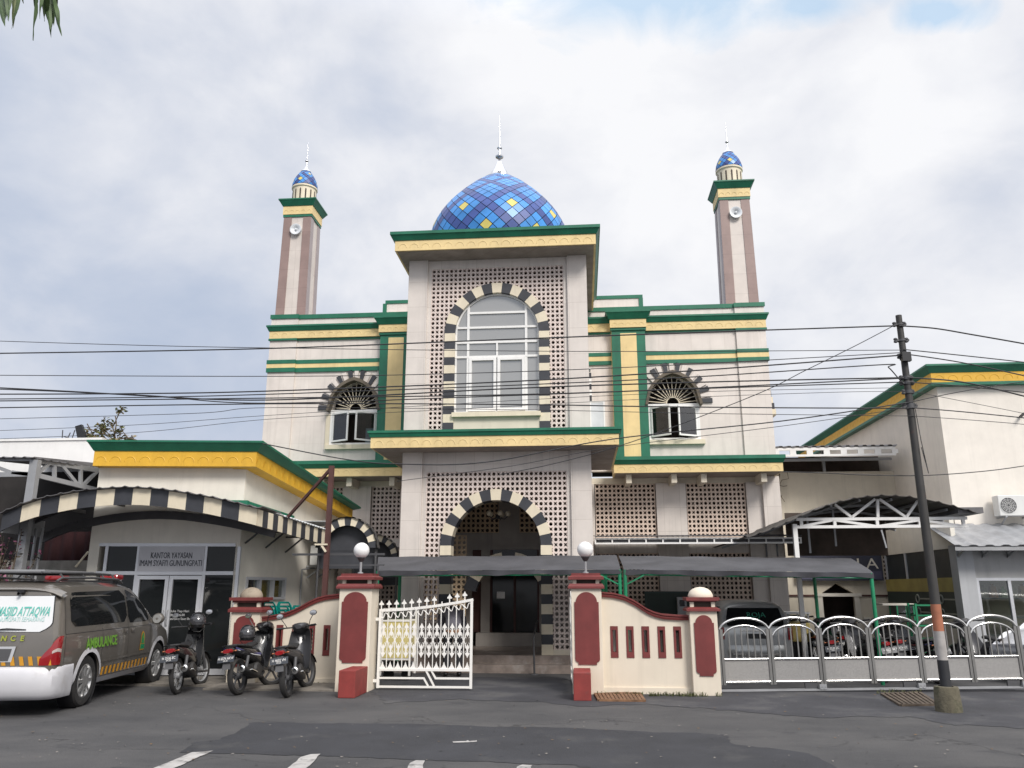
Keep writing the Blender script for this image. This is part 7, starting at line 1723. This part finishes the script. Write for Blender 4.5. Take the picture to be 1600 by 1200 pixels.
M['engine_grey'] = mat('engine casting', (0.06, 0.058, 0.058), 0.55, 0.3, var=0.3)
M['exhaust_black'] = mat('exhaust black', (0.03, 0.03, 0.031), 0.5, 0.3, var=0.25)
M['bike_black'] = mat('bike black paint', (0.016, 0.016, 0.018), 0.25, coat=.6, var=0.1)
M['bike_grey'] = mat('bike grey paint', (0.055, 0.055, 0.06), 0.35, 0.3, coat=.4, var=0.1)
M['bike_white'] = mat('bike white paint', (0.66, 0.66, 0.68), 0.3, coat=.6)
M['bike_blue'] = mat('bike violet decal', (0.05, 0.05, 0.16), 0.35, coat=.5)
def bike_pos(px, py, hd):
    g = ground_at(px, py); return Vector((g.x + .62 * math.cos(hd), g.y + .62 * math.sin(hd), 0))
h1, h2, h3 = R(99), R(86), R(95)
bike1 = motorbike('black motorbike with spoked wheels standing next to the van', bike_pos(276, 1085, h1), h1, R(-6), M['bike_black'], M['bike_grey'], 'H 3536 EC', False, R(-14), spoke_m=M['grey_steel'])
bike2 = motorbike('scooter with white nose and violet white side panel in front of the small domed pillar', bike_pos(372, 1086, h2), h2, R(-7), M['bike_black'], M['bike_blue'], 'H 6074 AKW', True, R(-30), accent=M['bike_white'])
bike3 = motorbike('dark scooter with two shiny round mirrors in front of the slotted wall', bike_pos(449, 1090, h3), h3, R(-7), M['bike_grey'], M['bike_black'], 'H 4602 VH', True, R(-16))
for ch in bike2.children:
    if ch.name.startswith('front_fender'): ch.data.materials[0] = M['bike_white']
def helmet(pos, rz, label, m):
    r = thing('helmet', label, 'helmet', pos, rz, 'helmets hung on the motorbikes')
    q = MB(); q.lathe([(.001, .150), (.06, .142), (.105, .11), (.135, .055), (.142, 0), (.138, -.05), (.125, -.10), (.118, -.11), (.11, -.10)], 28); q.v = [(v[0] * 1.08, v[1] * .95, v[2]) for v in q.v]; q.build('shell', m, r, world=False)
    q = MB()
    def vis(a, t): th = R(-62) + R(124) * a; ph = R(-18) + R(50) * t; rr = .150; return Vector((1.08 * rr * math.cos(th) * math.cos(ph), .97 * rr * math.sin(th) * math.cos(ph), rr * math.sin(ph) - .01))
    q.grid(vis, 14, 8); q.build('visor', M['visor'], r, world=False)
    q = MB(); q.tube([(.03, -.12, -.10), (.04, -.05, -.18), (.04, .05, -.18), (.03, .12, -.10)], .006, 5); q.build('strap', M['black_plastic'], r, world=False)
    q = MB(); q.lathe([(.135, -.055), (.147, -.052), (.145, -.03), (.137, -.028)], 28); q.v = [(v[0] * 1.08, v[1] * .95, v[2]) for v in q.v]; q.build('trim', M['dark_steel'], r, world=False)
    return r
M['visor'] = mat('smoked visor', (0.04, 0.04, 0.045), 0.06, coat=1.0)
helmet(at(309, 970, 14.02), R(-60), 'glossy black helmet on the handlebar of the black motorbike beside the van', M['bike_black'])
helmet(at(387, 990, 13.95), R(-75), 'black helmet with a smoked visor hung on the white nosed scooter', M['bike_black'])
# the motorbikes inside the yard, seen through the steel fence
yard = [(bike1, 1297, 16.9, 80, 'black motorbike behind the third bay of the steel fence'), (bike3, 1352, 16.6, 98, 'dark scooter with red tail lamp behind the green post of the steel fence yard'), (bike1, 1392, 17.2, 84, 'black motorbike behind the fourth bay of the steel fence'), (bike2, 1428, 16.4, 100, 'scooter with violet side panel behind the fourth bay of the steel fence'), (bike3, 1543, 16.8, 120, 'dark scooter parked by the shop front behind the last fence bay'), (bike1, 1262, 18.6, 92, 'black motorbike behind the white carport post'), (bike3, 1322, 18.4, 75, 'dark scooter close to the gabled doorway')]
for src, px, Y, hd, lab in yard:
    c = copy_tree(src)
    for ch in list(c.children):
        if ch.name.split('.')[0] == 'mirror':
            for g_ in list(ch.children): bpy.data.objects.remove(g_)
            bpy.data.objects.remove(ch)
    c.location = (at(px, 1000, Y).x, Y, 0); c.rotation_euler = (R(-6), 0, R(hd)); c['label'] = lab; c['group'] = 'motorbikes parked behind the steel fence'
# ================================================================== smaller things
# stacked plastic chairs behind the left gate wall
def chair():
    root = thing('plastic_chair', 'turquoise plastic chair in the stacks behind the left gate wall', 'chair', (0, 0, 0), group='stacked turquoise chairs')
    q = MB()
    def back(a, t): return Vector(((a - .5) * (.40 - .06 * t) * (1 - 2.4 * max(0, t - .80) ** 1.3), .20 + .12 * t - .06 * (1 - (2 * a - 1) ** 2) * .5, .42 + .42 * t))
    n = 12; m = 12
    for i in range(n):
        for j in range(m):
            if 2 <= i <= 9 and j in (2, 4, 6, 8, 10) and not (i in (5, 6) and j < 7): continue
            a0, a1, t0, t1 = i / n, (i + 1) / n, j / m, (j + 1) / m
            t1_ = t1 if j < m - 1 else t1
            A, B_, C_, D = back(a0, t0), back(a1, t0), back(a1, t1), back(a0, t1); o = Vector((0, .012, 0)); q.add([A, B_, C_, D, A + o, B_ + o, C_ + o, D + o], [(0,1,2,3),(7,6,5,4),(0,4,5,1),(2,6,7,3),(1,5,6,2),(3,7,4,0)])
    q.build('backrest', M['teal_plastic'], root, world=False)
    q = MB(); q.sheet(lambda a, t: Vector(((a - .5) * .42, -.22 + .43 * t, .43 - .02 * math.sin(math.pi * a) * math.sin(math.pi * t))), 8, 8, .015, (0, 0, -1)); q.build('seat', M['teal_plastic'], root, world=False)
    for sx in (-1, 1):
        for sy in (-1, 1): q = MB(); q.bar((sx * .19, sy * .20, .42), (sx * .23, sy * .24, 0), .045, .035); q.build('leg', M['teal_plastic'], root, world=False)
    return root
_c0 = chair(); _first = True
for px, Y, n, rz in ((419, 15.25, 9, 158), (443, 15.35, 9, 158), (468, 15.6, 8, 162)):
    for k in range(n):
        c = _c0 if _first else copy_tree(_c0); _first = False
        x = at(px, 960, Y).x; c.location = (x + .018 * k, Y + .022 * k, .072 * k); c.rotation_euler = (0, 0, R(rz + (k % 3) * 1.2))
# the yellow food cart behind the white gate
def cart():
    Y = 15.3; x0, x1 = at(596, 1000, Y).x, at(641, 1000, Y).x; root = thing('cart', 'small white framed cart with a yellow front behind the white gate', 'cart', ((x0 + x1) / 2, Y, 0))
    z = lambda py: at(618, py, Y).z
    f = MB()
    for x in (x0, x1):
        for y in (Y, Y + .5): f.box(x - .018, x + .018, y - .018, y + .018, 0.1, z(952))
    for zz in (z(952), z(970), z(1030)): 
        f.box(x0 + .018, x1 - .018, Y - .012, Y + .012, zz - .015, zz + .015); f.box(x0 + .018, x1 - .018, Y + .49, Y + .51, zz - .015, zz + .015)
    f.build('frame', M['gate_white'], root)
    f = MB(); f.box(x0 + .02, x1 - .02, Y + .0, Y + .48, z(1028), z(972)); f.box(x0 + .08, x1 - .08, Y - .012, Y + .0, z(979), z(975)); f.build('yellow_panel', mat('cart yellow', (0.62, 0.53, 0.22), 0.5, var=.08), root)
    f = MB(); f.box(x0 + .02, x1 - .02, Y, Y + .006, z(970) + .02, z(952) - .02); f.build('glass_case', M['glass_clear'], root)
    f = MB()
    for x in (x0 + .1, x1 - .1): f.lathe([(.001, -.02), (.10, -.02), (.10, .02), (.001, .02)], 18, (x, Y + .25, .10), axis='y')
    f.build('wheel', M['rubber'], root)
    f = MB(); f.box(x0 + .03, x1 - .03, Y + .1, Y + .45, z(1050), z(1036)); f.build('crate', M['dark_steel'], root)
cart()
def yellow_cart():
    Y = 17.9; x0, x1 = at(1231, 980, Y).x, at(1266, 980, Y).x; z = lambda py: at(1248, py, Y).z; root = thing('vendor_cart', 'yellow vendor cart with a glazed top between the silver car and the white post', 'cart', ((x0 + x1) / 2, Y, 0))
    f = MB(); f.box(x0, x1, Y, Y + .9, z(1003), z(973)); f.build('body', mat('vendor yellow', (0.45, 0.36, 0.12), 0.6, var=.12), root, bevel=.02)
    f = MB(); f.box(x0 - .02, x1 + .02, Y - .03, Y + .93, z(959), z(957)); f.build('canopy', M['white_sheet'], root)
    for x in (x0 + .02, x1 - .02):
        for y in (Y + .02, Y + .88): f = MB(); f.box(x - .015, x + .015, y - .015, y + .015, z(973), z(959)); f.build('corner_post', M['grey_steel'], root)
    f = MB(); f.box(x0 + .04, x1 - .04, Y + .02, Y + .026, z(973), z(960)); f.build('pane', M['glass_clear'], root)
    f = MB(); f.box(x0 + .05, x1 - .05, Y + .05, Y + .85, .25, z(1003)); f.build('underframe', M['black_plastic'], root)
    for x in (x0 + .03, x1 - .03): f = MB(); f.lathe([(.16, -.025), (.24, -.03), (.25, 0), (.24, .03), (.16, .025)], 24, (x, Y + .45, .25), axis='x'); f.build('wheel', M['rubber'], root)
yellow_cart()
# stair handrail, green notice board, meter box, rack
def handrail():
    a = at(835, 1050, 16.7); z = at(833, 995, 16.7).z; root = thing('handrail', 'thin dark handrail standing at the foot of the mosque steps', 'handrail', (a.x, 16.7, 0)); q = MB(); q.tube([(a.x, 16.7, 0), (a.x - .01, 16.7, z)], .02, 8); q.build('post', M['dark_steel'], root)
    q = MB(); q.tube([(a.x - .01, 16.7, z - .02), (a.x - .01, 17.6, z + .22), (a.x - .01, 18.3, z + .24)], .018, 8); q.build('rail', M['dark_steel'], root); q = MB(); q.lathe([(.001, 0), (.09, 0), (.08, .02), (.001, .025)], 14, (a.x, 16.7, 0)); q.build('foot', M['dark_steel'], root)
handrail()
def notice_board():
    Y = 20.9; a, c = at(1007, 924, Y), at(1078, 962, Y); root = thing('notice_board', 'dark green notice board on legs behind the swept wall', 'notice board', ((a.x + c.x) / 2, Y, 0))
    q = MB(); q.box(a.x + .05, c.x - .05, Y, Y + .04, c.z - .4, a.z - .05); q.build('board', mat('board green', (0.008, 0.022, 0.016), 0.5, var=.2), root)
    q = MB()
    for x in (a.x, c.x - .05): q.box(x, x + .05, Y - .01, Y + .05, 0, a.z)
    q.box(a.x + .05, c.x - .05, Y - .01, Y + .05, a.z - .05, a.z); q.build('frame', mat('board frame', (0.015, 0.035, 0.028), 0.5), root)
notice_board()
_Y = 20.6; _a, _b = at(1058, 933, _Y), at(1074, 962, _Y)
def meter():
    root = thing('meter_box', 'grey metal meter box on a post beside the domed pillar', 'meter box', ((_a.x + _b.x) / 2, _Y, 0)); q = MB(); q.box(_a.x, _b.x, _Y, _Y + .15, _b.z, _a.z); q.build('box', M['grey_steel'], root, bevel=.01)
    q = MB(); q.box((_a.x + _b.x) / 2 - .04, (_a.x + _b.x) / 2 + .04, _Y + .03, _Y + .1, 0, _b.z); q.build('post', M['grey_steel'], root); q = MB(); q.box(_a.x + .05, _b.x - .05, _Y - .01, _Y, (_a.z + _b.z) / 2, _a.z - .07); q.build('meter_window', M['glass_dark'], root)
meter()
def rack():
    Y = 18.7; x0, x1 = at(1432, 960, Y).x, at(1470, 960, Y).x; root = thing('rack', 'green metal shelf rack standing by the dark poster wall', 'rack', ((x0 + x1) / 2, Y, 0)); z = lambda py: at(1450, py, Y).z
    for x in (x0, x1):
        for y in (Y, Y + .4): q = MB(); q.box(x - .02, x + .02, y - .02, y + .02, 0, z(943)); q.build('upright', M['green_steel'], root)
    for py in (947, 963, 979, 1000, 1020): q = MB(); q.box(x0 + .02, x1 - .02, Y, Y + .4, z(py), z(py) + .03); q.build('shelf', M['green_steel'], root)
rack()
def display_case():
    Y = 19.6; x0, x1 = at(1402, 960, Y).x, at(1430, 960, Y).x; z = lambda py: at(1415, py, Y).z; root = thing('display_case', 'glass display case with a pale top left of the green rack', 'display case', ((x0 + x1) / 2, Y, 0))
    q = MB(); q.box(x0 - .3, x1, Y, Y + .5, z(946), z(943)); q.build('top', M['white_wall'], root); q = MB()
    for x in (x0, x1 - .03):
        for y in (Y, Y + .45): q.box(x, x + .03, y, y + .03, 0, z(946))
    q.build('frame', M['green_steel'], root); q = MB(); q.box(x0 + .03, x1 - .03, Y + .01, Y + .016, .5, z(947)); q.build('pane', M['glass_clear'], root); q = MB(); q.box(x0, x1, Y, Y + .48, 0, .5); q.build('base', M['grey_steel'], root)
display_case()
# ------------------------------------------------------------------ a person bending over at the mosque steps
def person():
    px, py_ = at(708, 1000, 16.25).x, 16.25
    root = thing('person', 'person in grey shirt and dark trousers bending over behind the white gate', 'person', (px, py_, 0), R(12))
    def skin(name, joints, edges, m, parent, rootj=0, sub=2):
        me = bpy.data.meshes.new(name); me.from_pydata([j[:3] for j in joints], edges, []); o = bpy.data.objects.new(name, me); C.objects.link(o)
        sk = o.modifiers.new('skin', 'SKIN'); sk.use_smooth_shade = True
        for i, j in enumerate(joints):
            v = me.skin_vertices[0].data[i]; v.radius = (j[3], j[4] if len(j) > 4 else j[3]); v.use_root = (i == rootj)
        sb = o.modifiers.new('sub', 'SUBSURF'); sb.levels = sub; sb.render_levels = sub
        dg = bpy.context.evaluated_depsgraph_get(); me2 = bpy.data.meshes.new_from_object(o.evaluated_get(dg)); me2.materials.append(m); me2.name = name
        o.modifiers.clear(); o.data = me2; bpy.data.meshes.remove(me); o.parent = parent; return o
    skin_m = mat('skin', (0.30, 0.17, 0.10), 0.6, var=.05)
    J = [(0, .0, .93, .09, .08), (0, .17, 1.10, .095, .08), (0, .36, 1.20, .10, .08), (0, .47, 1.22, .06), (0, .54, 1.22, .055), (0, .62, 1.19, .095, .085), (0, .70, 1.15, .08, .075)]
    E_ = [(0, 1), (1, 2), (2, 3), (3, 4), (4, 5), (5, 6)]
    for s_ in (-1, 1):
        b0 = len(J); J += [(s_ * .17, .38, 1.17, .05), (s_ * .23, .45, .93, .040), (s_ * .20, .52, .72, .032), (s_ * .19, .55, .64, .03, .02)]; E_ += [(2, b0), (b0, b0 + 1), (b0 + 1, b0 + 2), (b0 + 2, b0 + 3)]
        h0 = b0 + 3
        for k in range(4): f = len(J); J += [(s_ * (.16 + .02 * k), .56, .60, .009), (s_ * (.16 + .02 * k), .575, .555 + .006 * abs(k - 1.5), .008)]; E_ += [(h0, f), (f, f + 1)]
        f = len(J); J += [(s_ * .15, .535, .625, .01), (s_ * .135, .55, .585, .009)]; E_ += [(h0, f), (f, f + 1)]
        l0 = len(J); J += [(s_ * .10, .0, .86, .075), (s_ * .12, .03, .48, .055), (s_ * .12, -.01, .10, .042), (s_ * .13, .10, .05, .035, .045), (s_ * .13, .17, .04, .03, .04)]; E_ += [(0, l0), (l0, l0 + 1), (l0 + 1, l0 + 2), (l0 + 2, l0 + 3), (l0 + 3, l0 + 4)]
    skin('body', J, E_, skin_m, root)
    sh = [(0, -.05, .86, .165, .15), (0, -.02, 1.0, .18, .165), (0, .18, 1.12, .155, .125), (0, .36, 1.21, .16, .13), (0, .44, 1.225, .08)]; se = [(0, 1), (1, 2), (2, 3), (3, 4)]
    for s_ in (-1, 1): b0 = len(sh); sh += [(s_ * .18, .38, 1.18, .078), (s_ * .235, .45, .95, .068), (s_ * .205, .52, .71, .052)]; se += [(3, b0), (b0, b0 + 1), (b0 + 1, b0 + 2)]
    skin('shirt', sh, se, mat('grey shirt', (0.15, 0.145, 0.17), 0.85, var=.12), root, 0)
    tr = [(0, -.01, .93, .165, .15)]; te = []
    for s_ in (-1, 1): b0 = len(tr); tr += [(s_ * .10, -.01, .80, .118), (s_ * .12, .03, .48, .088), (s_ * .12, 0, .09, .074)]; te += [(0, b0), (b0, b0 + 1), (b0 + 1, b0 + 2)]
    skin('trousers', tr, te, mat('dark trousers', (0.02, 0.02, 0.024), 0.85), root, 0)
    for s_ in (-1, 1): h = MB(); h.ball((0, 0, 0), .07, 10); h.v = [(s_ * .13 + v[0] * .75, .06 + v[1] * 1.9, .05 + v[2] * .72) for v in h.v]; h.build('shoe', M['black_plastic'], root, world=False)
    h = MB(); h.ball((0, 0, 0), .105, 12); h.v = [(v[0] * .95, .655 + v[1] * 1.05 - .01, 1.205 + v[2]) for v in h.v]; h.build('hair', mat('black hair', (0.012, 0.011, 0.011), 0.7), root, world=False)
person()
# ------------------------------------------------------------------ plants
def leaf_mat(name, c, var=.3): 
    m = mat(name, c, 0.55, var=var, scale=9); b = m.node_tree.nodes['Principled BSDF']; b.inputs['Subsurface Weight'].default_value = 0.0; return m
def long_leaf(mb, base, d, nrm, L_, w, droop, wav, mi, rnd):
    d = Vector(d).normalized(); s_ = d.cross(Vector(nrm)).normalized(); n = 12; vs = []; ph = rnd.uniform(0, 6)
    for i in range(n + 1):
        t = i / n; wd = w * (math.sin(math.pi * min(1, t * .95 + .05)) ** .7) * (1 - t * .25); p = Vector(base) + d * L_ * t + Vector((0, 0, -droop * t * t * L_)); k = 1 + .10 * math.sin(t * 34 + ph)
        vs += [p - s_ * wd * k + Vector(nrm) * .006 * math.sin(t * 15 + ph), p + Vector(nrm) * .012 * math.sin(math.pi * t), p + s_ * wd * (1 + .10 * math.sin(t * 31 + ph + 1))]
    mb.add(vs, [(3 * i, 3 * i + 1, 3 * i + 4, 3 * i + 3) for i in range(n)] + [(3 * i + 1, 3 * i + 2, 3 * i + 5, 3 * i + 4) for i in range(n)], mi, True)
def overhanging_tree():
    tx, ty = -6.2, 3.6; root = thing('tree', 'leafy tree whose long leaves hang into the top left corner', 'tree', (tx, ty, 0)); rnd = random.Random(5)
    q = MB(); q.tube([(tx, ty, 0), (tx + .05, ty, 1.5), (tx, ty + .05, 3.0), (tx + .3, ty + .1, 4.3), (tx + .5, ty + .2, 5.4)], [.16, .13, .11, .08, .04], 12); q.build('trunk', mat('bark', (0.10, 0.08, 0.06), 0.9, var=.3, bump=.4, bscale=18), root)
    q = MB(); tip = at(45, -60, 4.6); q.tube([(tx, ty + .05, 3.0), (tx + .7, ty + .4, 4.0), tip + Vector((-.8, -.1, .25)), tip + Vector((.35, .02, .05))], [.07, .05, .03, .012], 10); q.tube([(tx + .3, ty + .1, 4.2), (tx - .6, ty - .2, 5.1)], [.05, .015], 8); q.build('limb', mat('bark', (0.1, .08, .06)), root)
    q = MB(); Y = 4.6
    hang = [((-10, -30), (-24, 60)), ((5, -50), (7, 40)), ((2, -60), (12, 32)), ((-4, -20), (8, 42)), ((18, -55), (13, 33)), ((30, -50), (20, 44)), ((45, -70), (18, 46)), ((62, -40), (51, 63)), ((64, -45), (70, 34)), ((70, -40), (74, 31)), ((72, -45), (79, 48)), ((76, -30), (80, 60)), ((80, -50), (84, 40)), ((78, -30), (96, 56)), ((70, -60), (62, 30)), ((82, -50), (90, 28)), ((26, -60), (36, 5)), ((54, -60), (56, 22))]
    for (a, c) in hang:
        A, Cc = at(*a, Y + rnd.uniform(-.15, .15)), at(*c, Y + rnd.uniform(-.12, .12)); long_leaf(q, A, Cc - A, (rnd.uniform(-.4, .4), -1, rnd.uniform(-.1, .3)), (Cc - A).length, rnd.uniform(.020, .030), 0, .1, rnd.choice((0, 0, 1)), rnd)
    for k in range(260):                                 # the rest of the crown, above and left of the picture
        c = Vector((tx + rnd.uniform(-1.3, 1.5), ty + rnd.uniform(-1.2, 1.1), 5.1 + rnd.uniform(-.6, 1.2)))
        if c.y > .5:
            pr = (c.x * _cy + c.y * _sy) / max(.1, (-c.x * _sy + c.y * _cy)); 
            if pr > -.66: continue
        long_leaf(q, c, (rnd.uniform(-.6, .6), rnd.uniform(-.6, .6), -1), (rnd.uniform(-1, 1), -1, .2), rnd.uniform(.25, .45), .03, .1, .1, rnd.choice((0, 1)), rnd)
    q.build('crown', [leaf_mat('mango leaf', (0.060, 0.105, 0.030)), leaf_mat('mango leaf young', (0.105, 0.130, 0.030))], root)
overhanging_tree()
def leafy(mb, c, r, n, size, rnd, mis=(0, 1)):
    for k in range(n):
        p = Vector((rnd.gauss(0, 1), rnd.gauss(0, 1), rnd.gauss(0, 1))); p = p.normalized() * r * rnd.random() ** .45; p = Vector(c) + Vector((p.x, p.y, p.z))
        d = Vector((rnd.uniform(-1, 1), rnd.uniform(-1, 1), rnd.uniform(-.6, .8))).normalized(); s_ = d.cross(Vector((rnd.uniform(-1, 1), rnd.uniform(-1, 1), 1))).normalized() * size * .32; l = size * rnd.uniform(.7, 1.2)
        mb.add([p, p + d * l * .5 + s_, p + d * l, p + d * l * .5 - s_], [(0, 1, 2, 3)], rnd.choice(mis))
def roof_plant():
    Y = 17.2; rnd = random.Random(11); base = at(178, 690, Y); root = thing('roof_plant', 'straggly climbing plant growing over the white parapet', 'plant', base)
    q = MB(); stems = [((178,690),(165,672),(162,655)), ((182,690),(176,668),(186,646),(190,640)), ((170,690),(158,678),(136,668)), ((185,690),(190,672),(205,690)), ((150,688),(145,678),(136,662)), ((200,692),(206,680),(212,695)), ((175,688),(200,684),(214,688)), ((178,690),(182,660),(180,650))]
    for st in stems: q.tube([at(*p, Y + rnd.uniform(-.1, .1)) for p in st], .012, 5)
    q.build('stem', M['vine'], root)
    q = MB()
    for px, py, r, n in ((160,668,.17,60), (157,676,.15,50), (176,664,.10,24), (187,644,.10,24), (178,678,.12,34), (188,672,.10,24), (136,674,.09,18), (140,684,.14,40), (150,688,.14,30), (180,688,.16,50), (195,690,.16,50), (206,690,.14,30), (166,656,.08,14), (213,694,.10,20), (191,640,.06,10)): leafy(q, at(px, py, Y), r, n, .10, rnd)
    q.build('crown', [leaf_mat('roof leaf', (0.115, 0.125, 0.035)), leaf_mat('roof leaf dry', (0.20, 0.155, 0.075))], root)
roof_plant()
_a, _b = at(117, 664, 17.0), at(133, 686, 17.0)
def roof_board():
    root = thing('roof_box', 'dark slanting board standing on the white parapet', 'board', ((_a.x + _b.x) / 2, 17.0, _b.z)); q = MB(); P = lambda px, py, d: at(px, py, 17.0) + Vector((0, d, 0))
    f = [(117, 666), (127, 663), (134, 685), (121, 686)]; q.add([P(*p, 0) for p in f] + [P(*p, .08) for p in f], [(0,1,2,3),(7,6,5,4),(0,4,5,1),(1,5,6,2),(2,6,7,3),(3,7,4,0)]); q.build('board', M['black_plastic'], root)
    q = MB()
    for a, c in (((97,688),(98,672)), ((104,688),(110,676)), ((100,682),(112,686)), ((112,687),(117,672)), ((121,687),(100,688))): q.tube([at(*a, 17.0), at(*c, 17.0)], .012, 5)
    q.build('steel_rods', M['dark_steel'], root)
roof_board()
def pink_bush():
    rnd = random.Random(21); Y = 14.4; c = at(5, 900, Y); root = thing('bush', 'dry grey bush with pink flower spikes behind the van', 'bush', (c.x, Y, 0)); q = MB(); st = MB()
    for k in range(70):
        a = rnd.uniform(0, 6.28); e = rnd.uniform(.1, .75); h_ = rnd.uniform(1.7, 2.75); b0 = Vector((c.x + rnd.uniform(-.3, .2), Y + rnd.uniform(-.2, .2), .1)); tp = Vector((c.x + math.cos(a) * e * 1.0 - .15, Y + math.sin(a) * e * .8, h_)); mid = b0.lerp(tp, .55) + Vector((rnd.uniform(-.1, .1), rnd.uniform(-.1, .1), .1)); st.tube([b0, mid, tp], [.014, .009, .004], 5)
        for j in range(34): t = rnd.uniform(.25, 1.0); p = b0.lerp(mid, t / .55) if t < .55 else mid.lerp(tp, (t - .55) / .45); leafy(q, p, .07, 1, .085, rnd, (0, 0, 1, 2) if t < .85 else (0, 2, 3, 3))
    st.build('stem', M['vine'], root); q.build('crown', [leaf_mat('bush leaf', (0.075, 0.060, 0.045)), leaf_mat('bush leaf grey', (0.12, 0.105, 0.085)), leaf_mat('bush twig', (0.05, 0.036, 0.03)), leaf_mat('bush flower', (0.27, 0.085, 0.15))], root)
pink_bush()
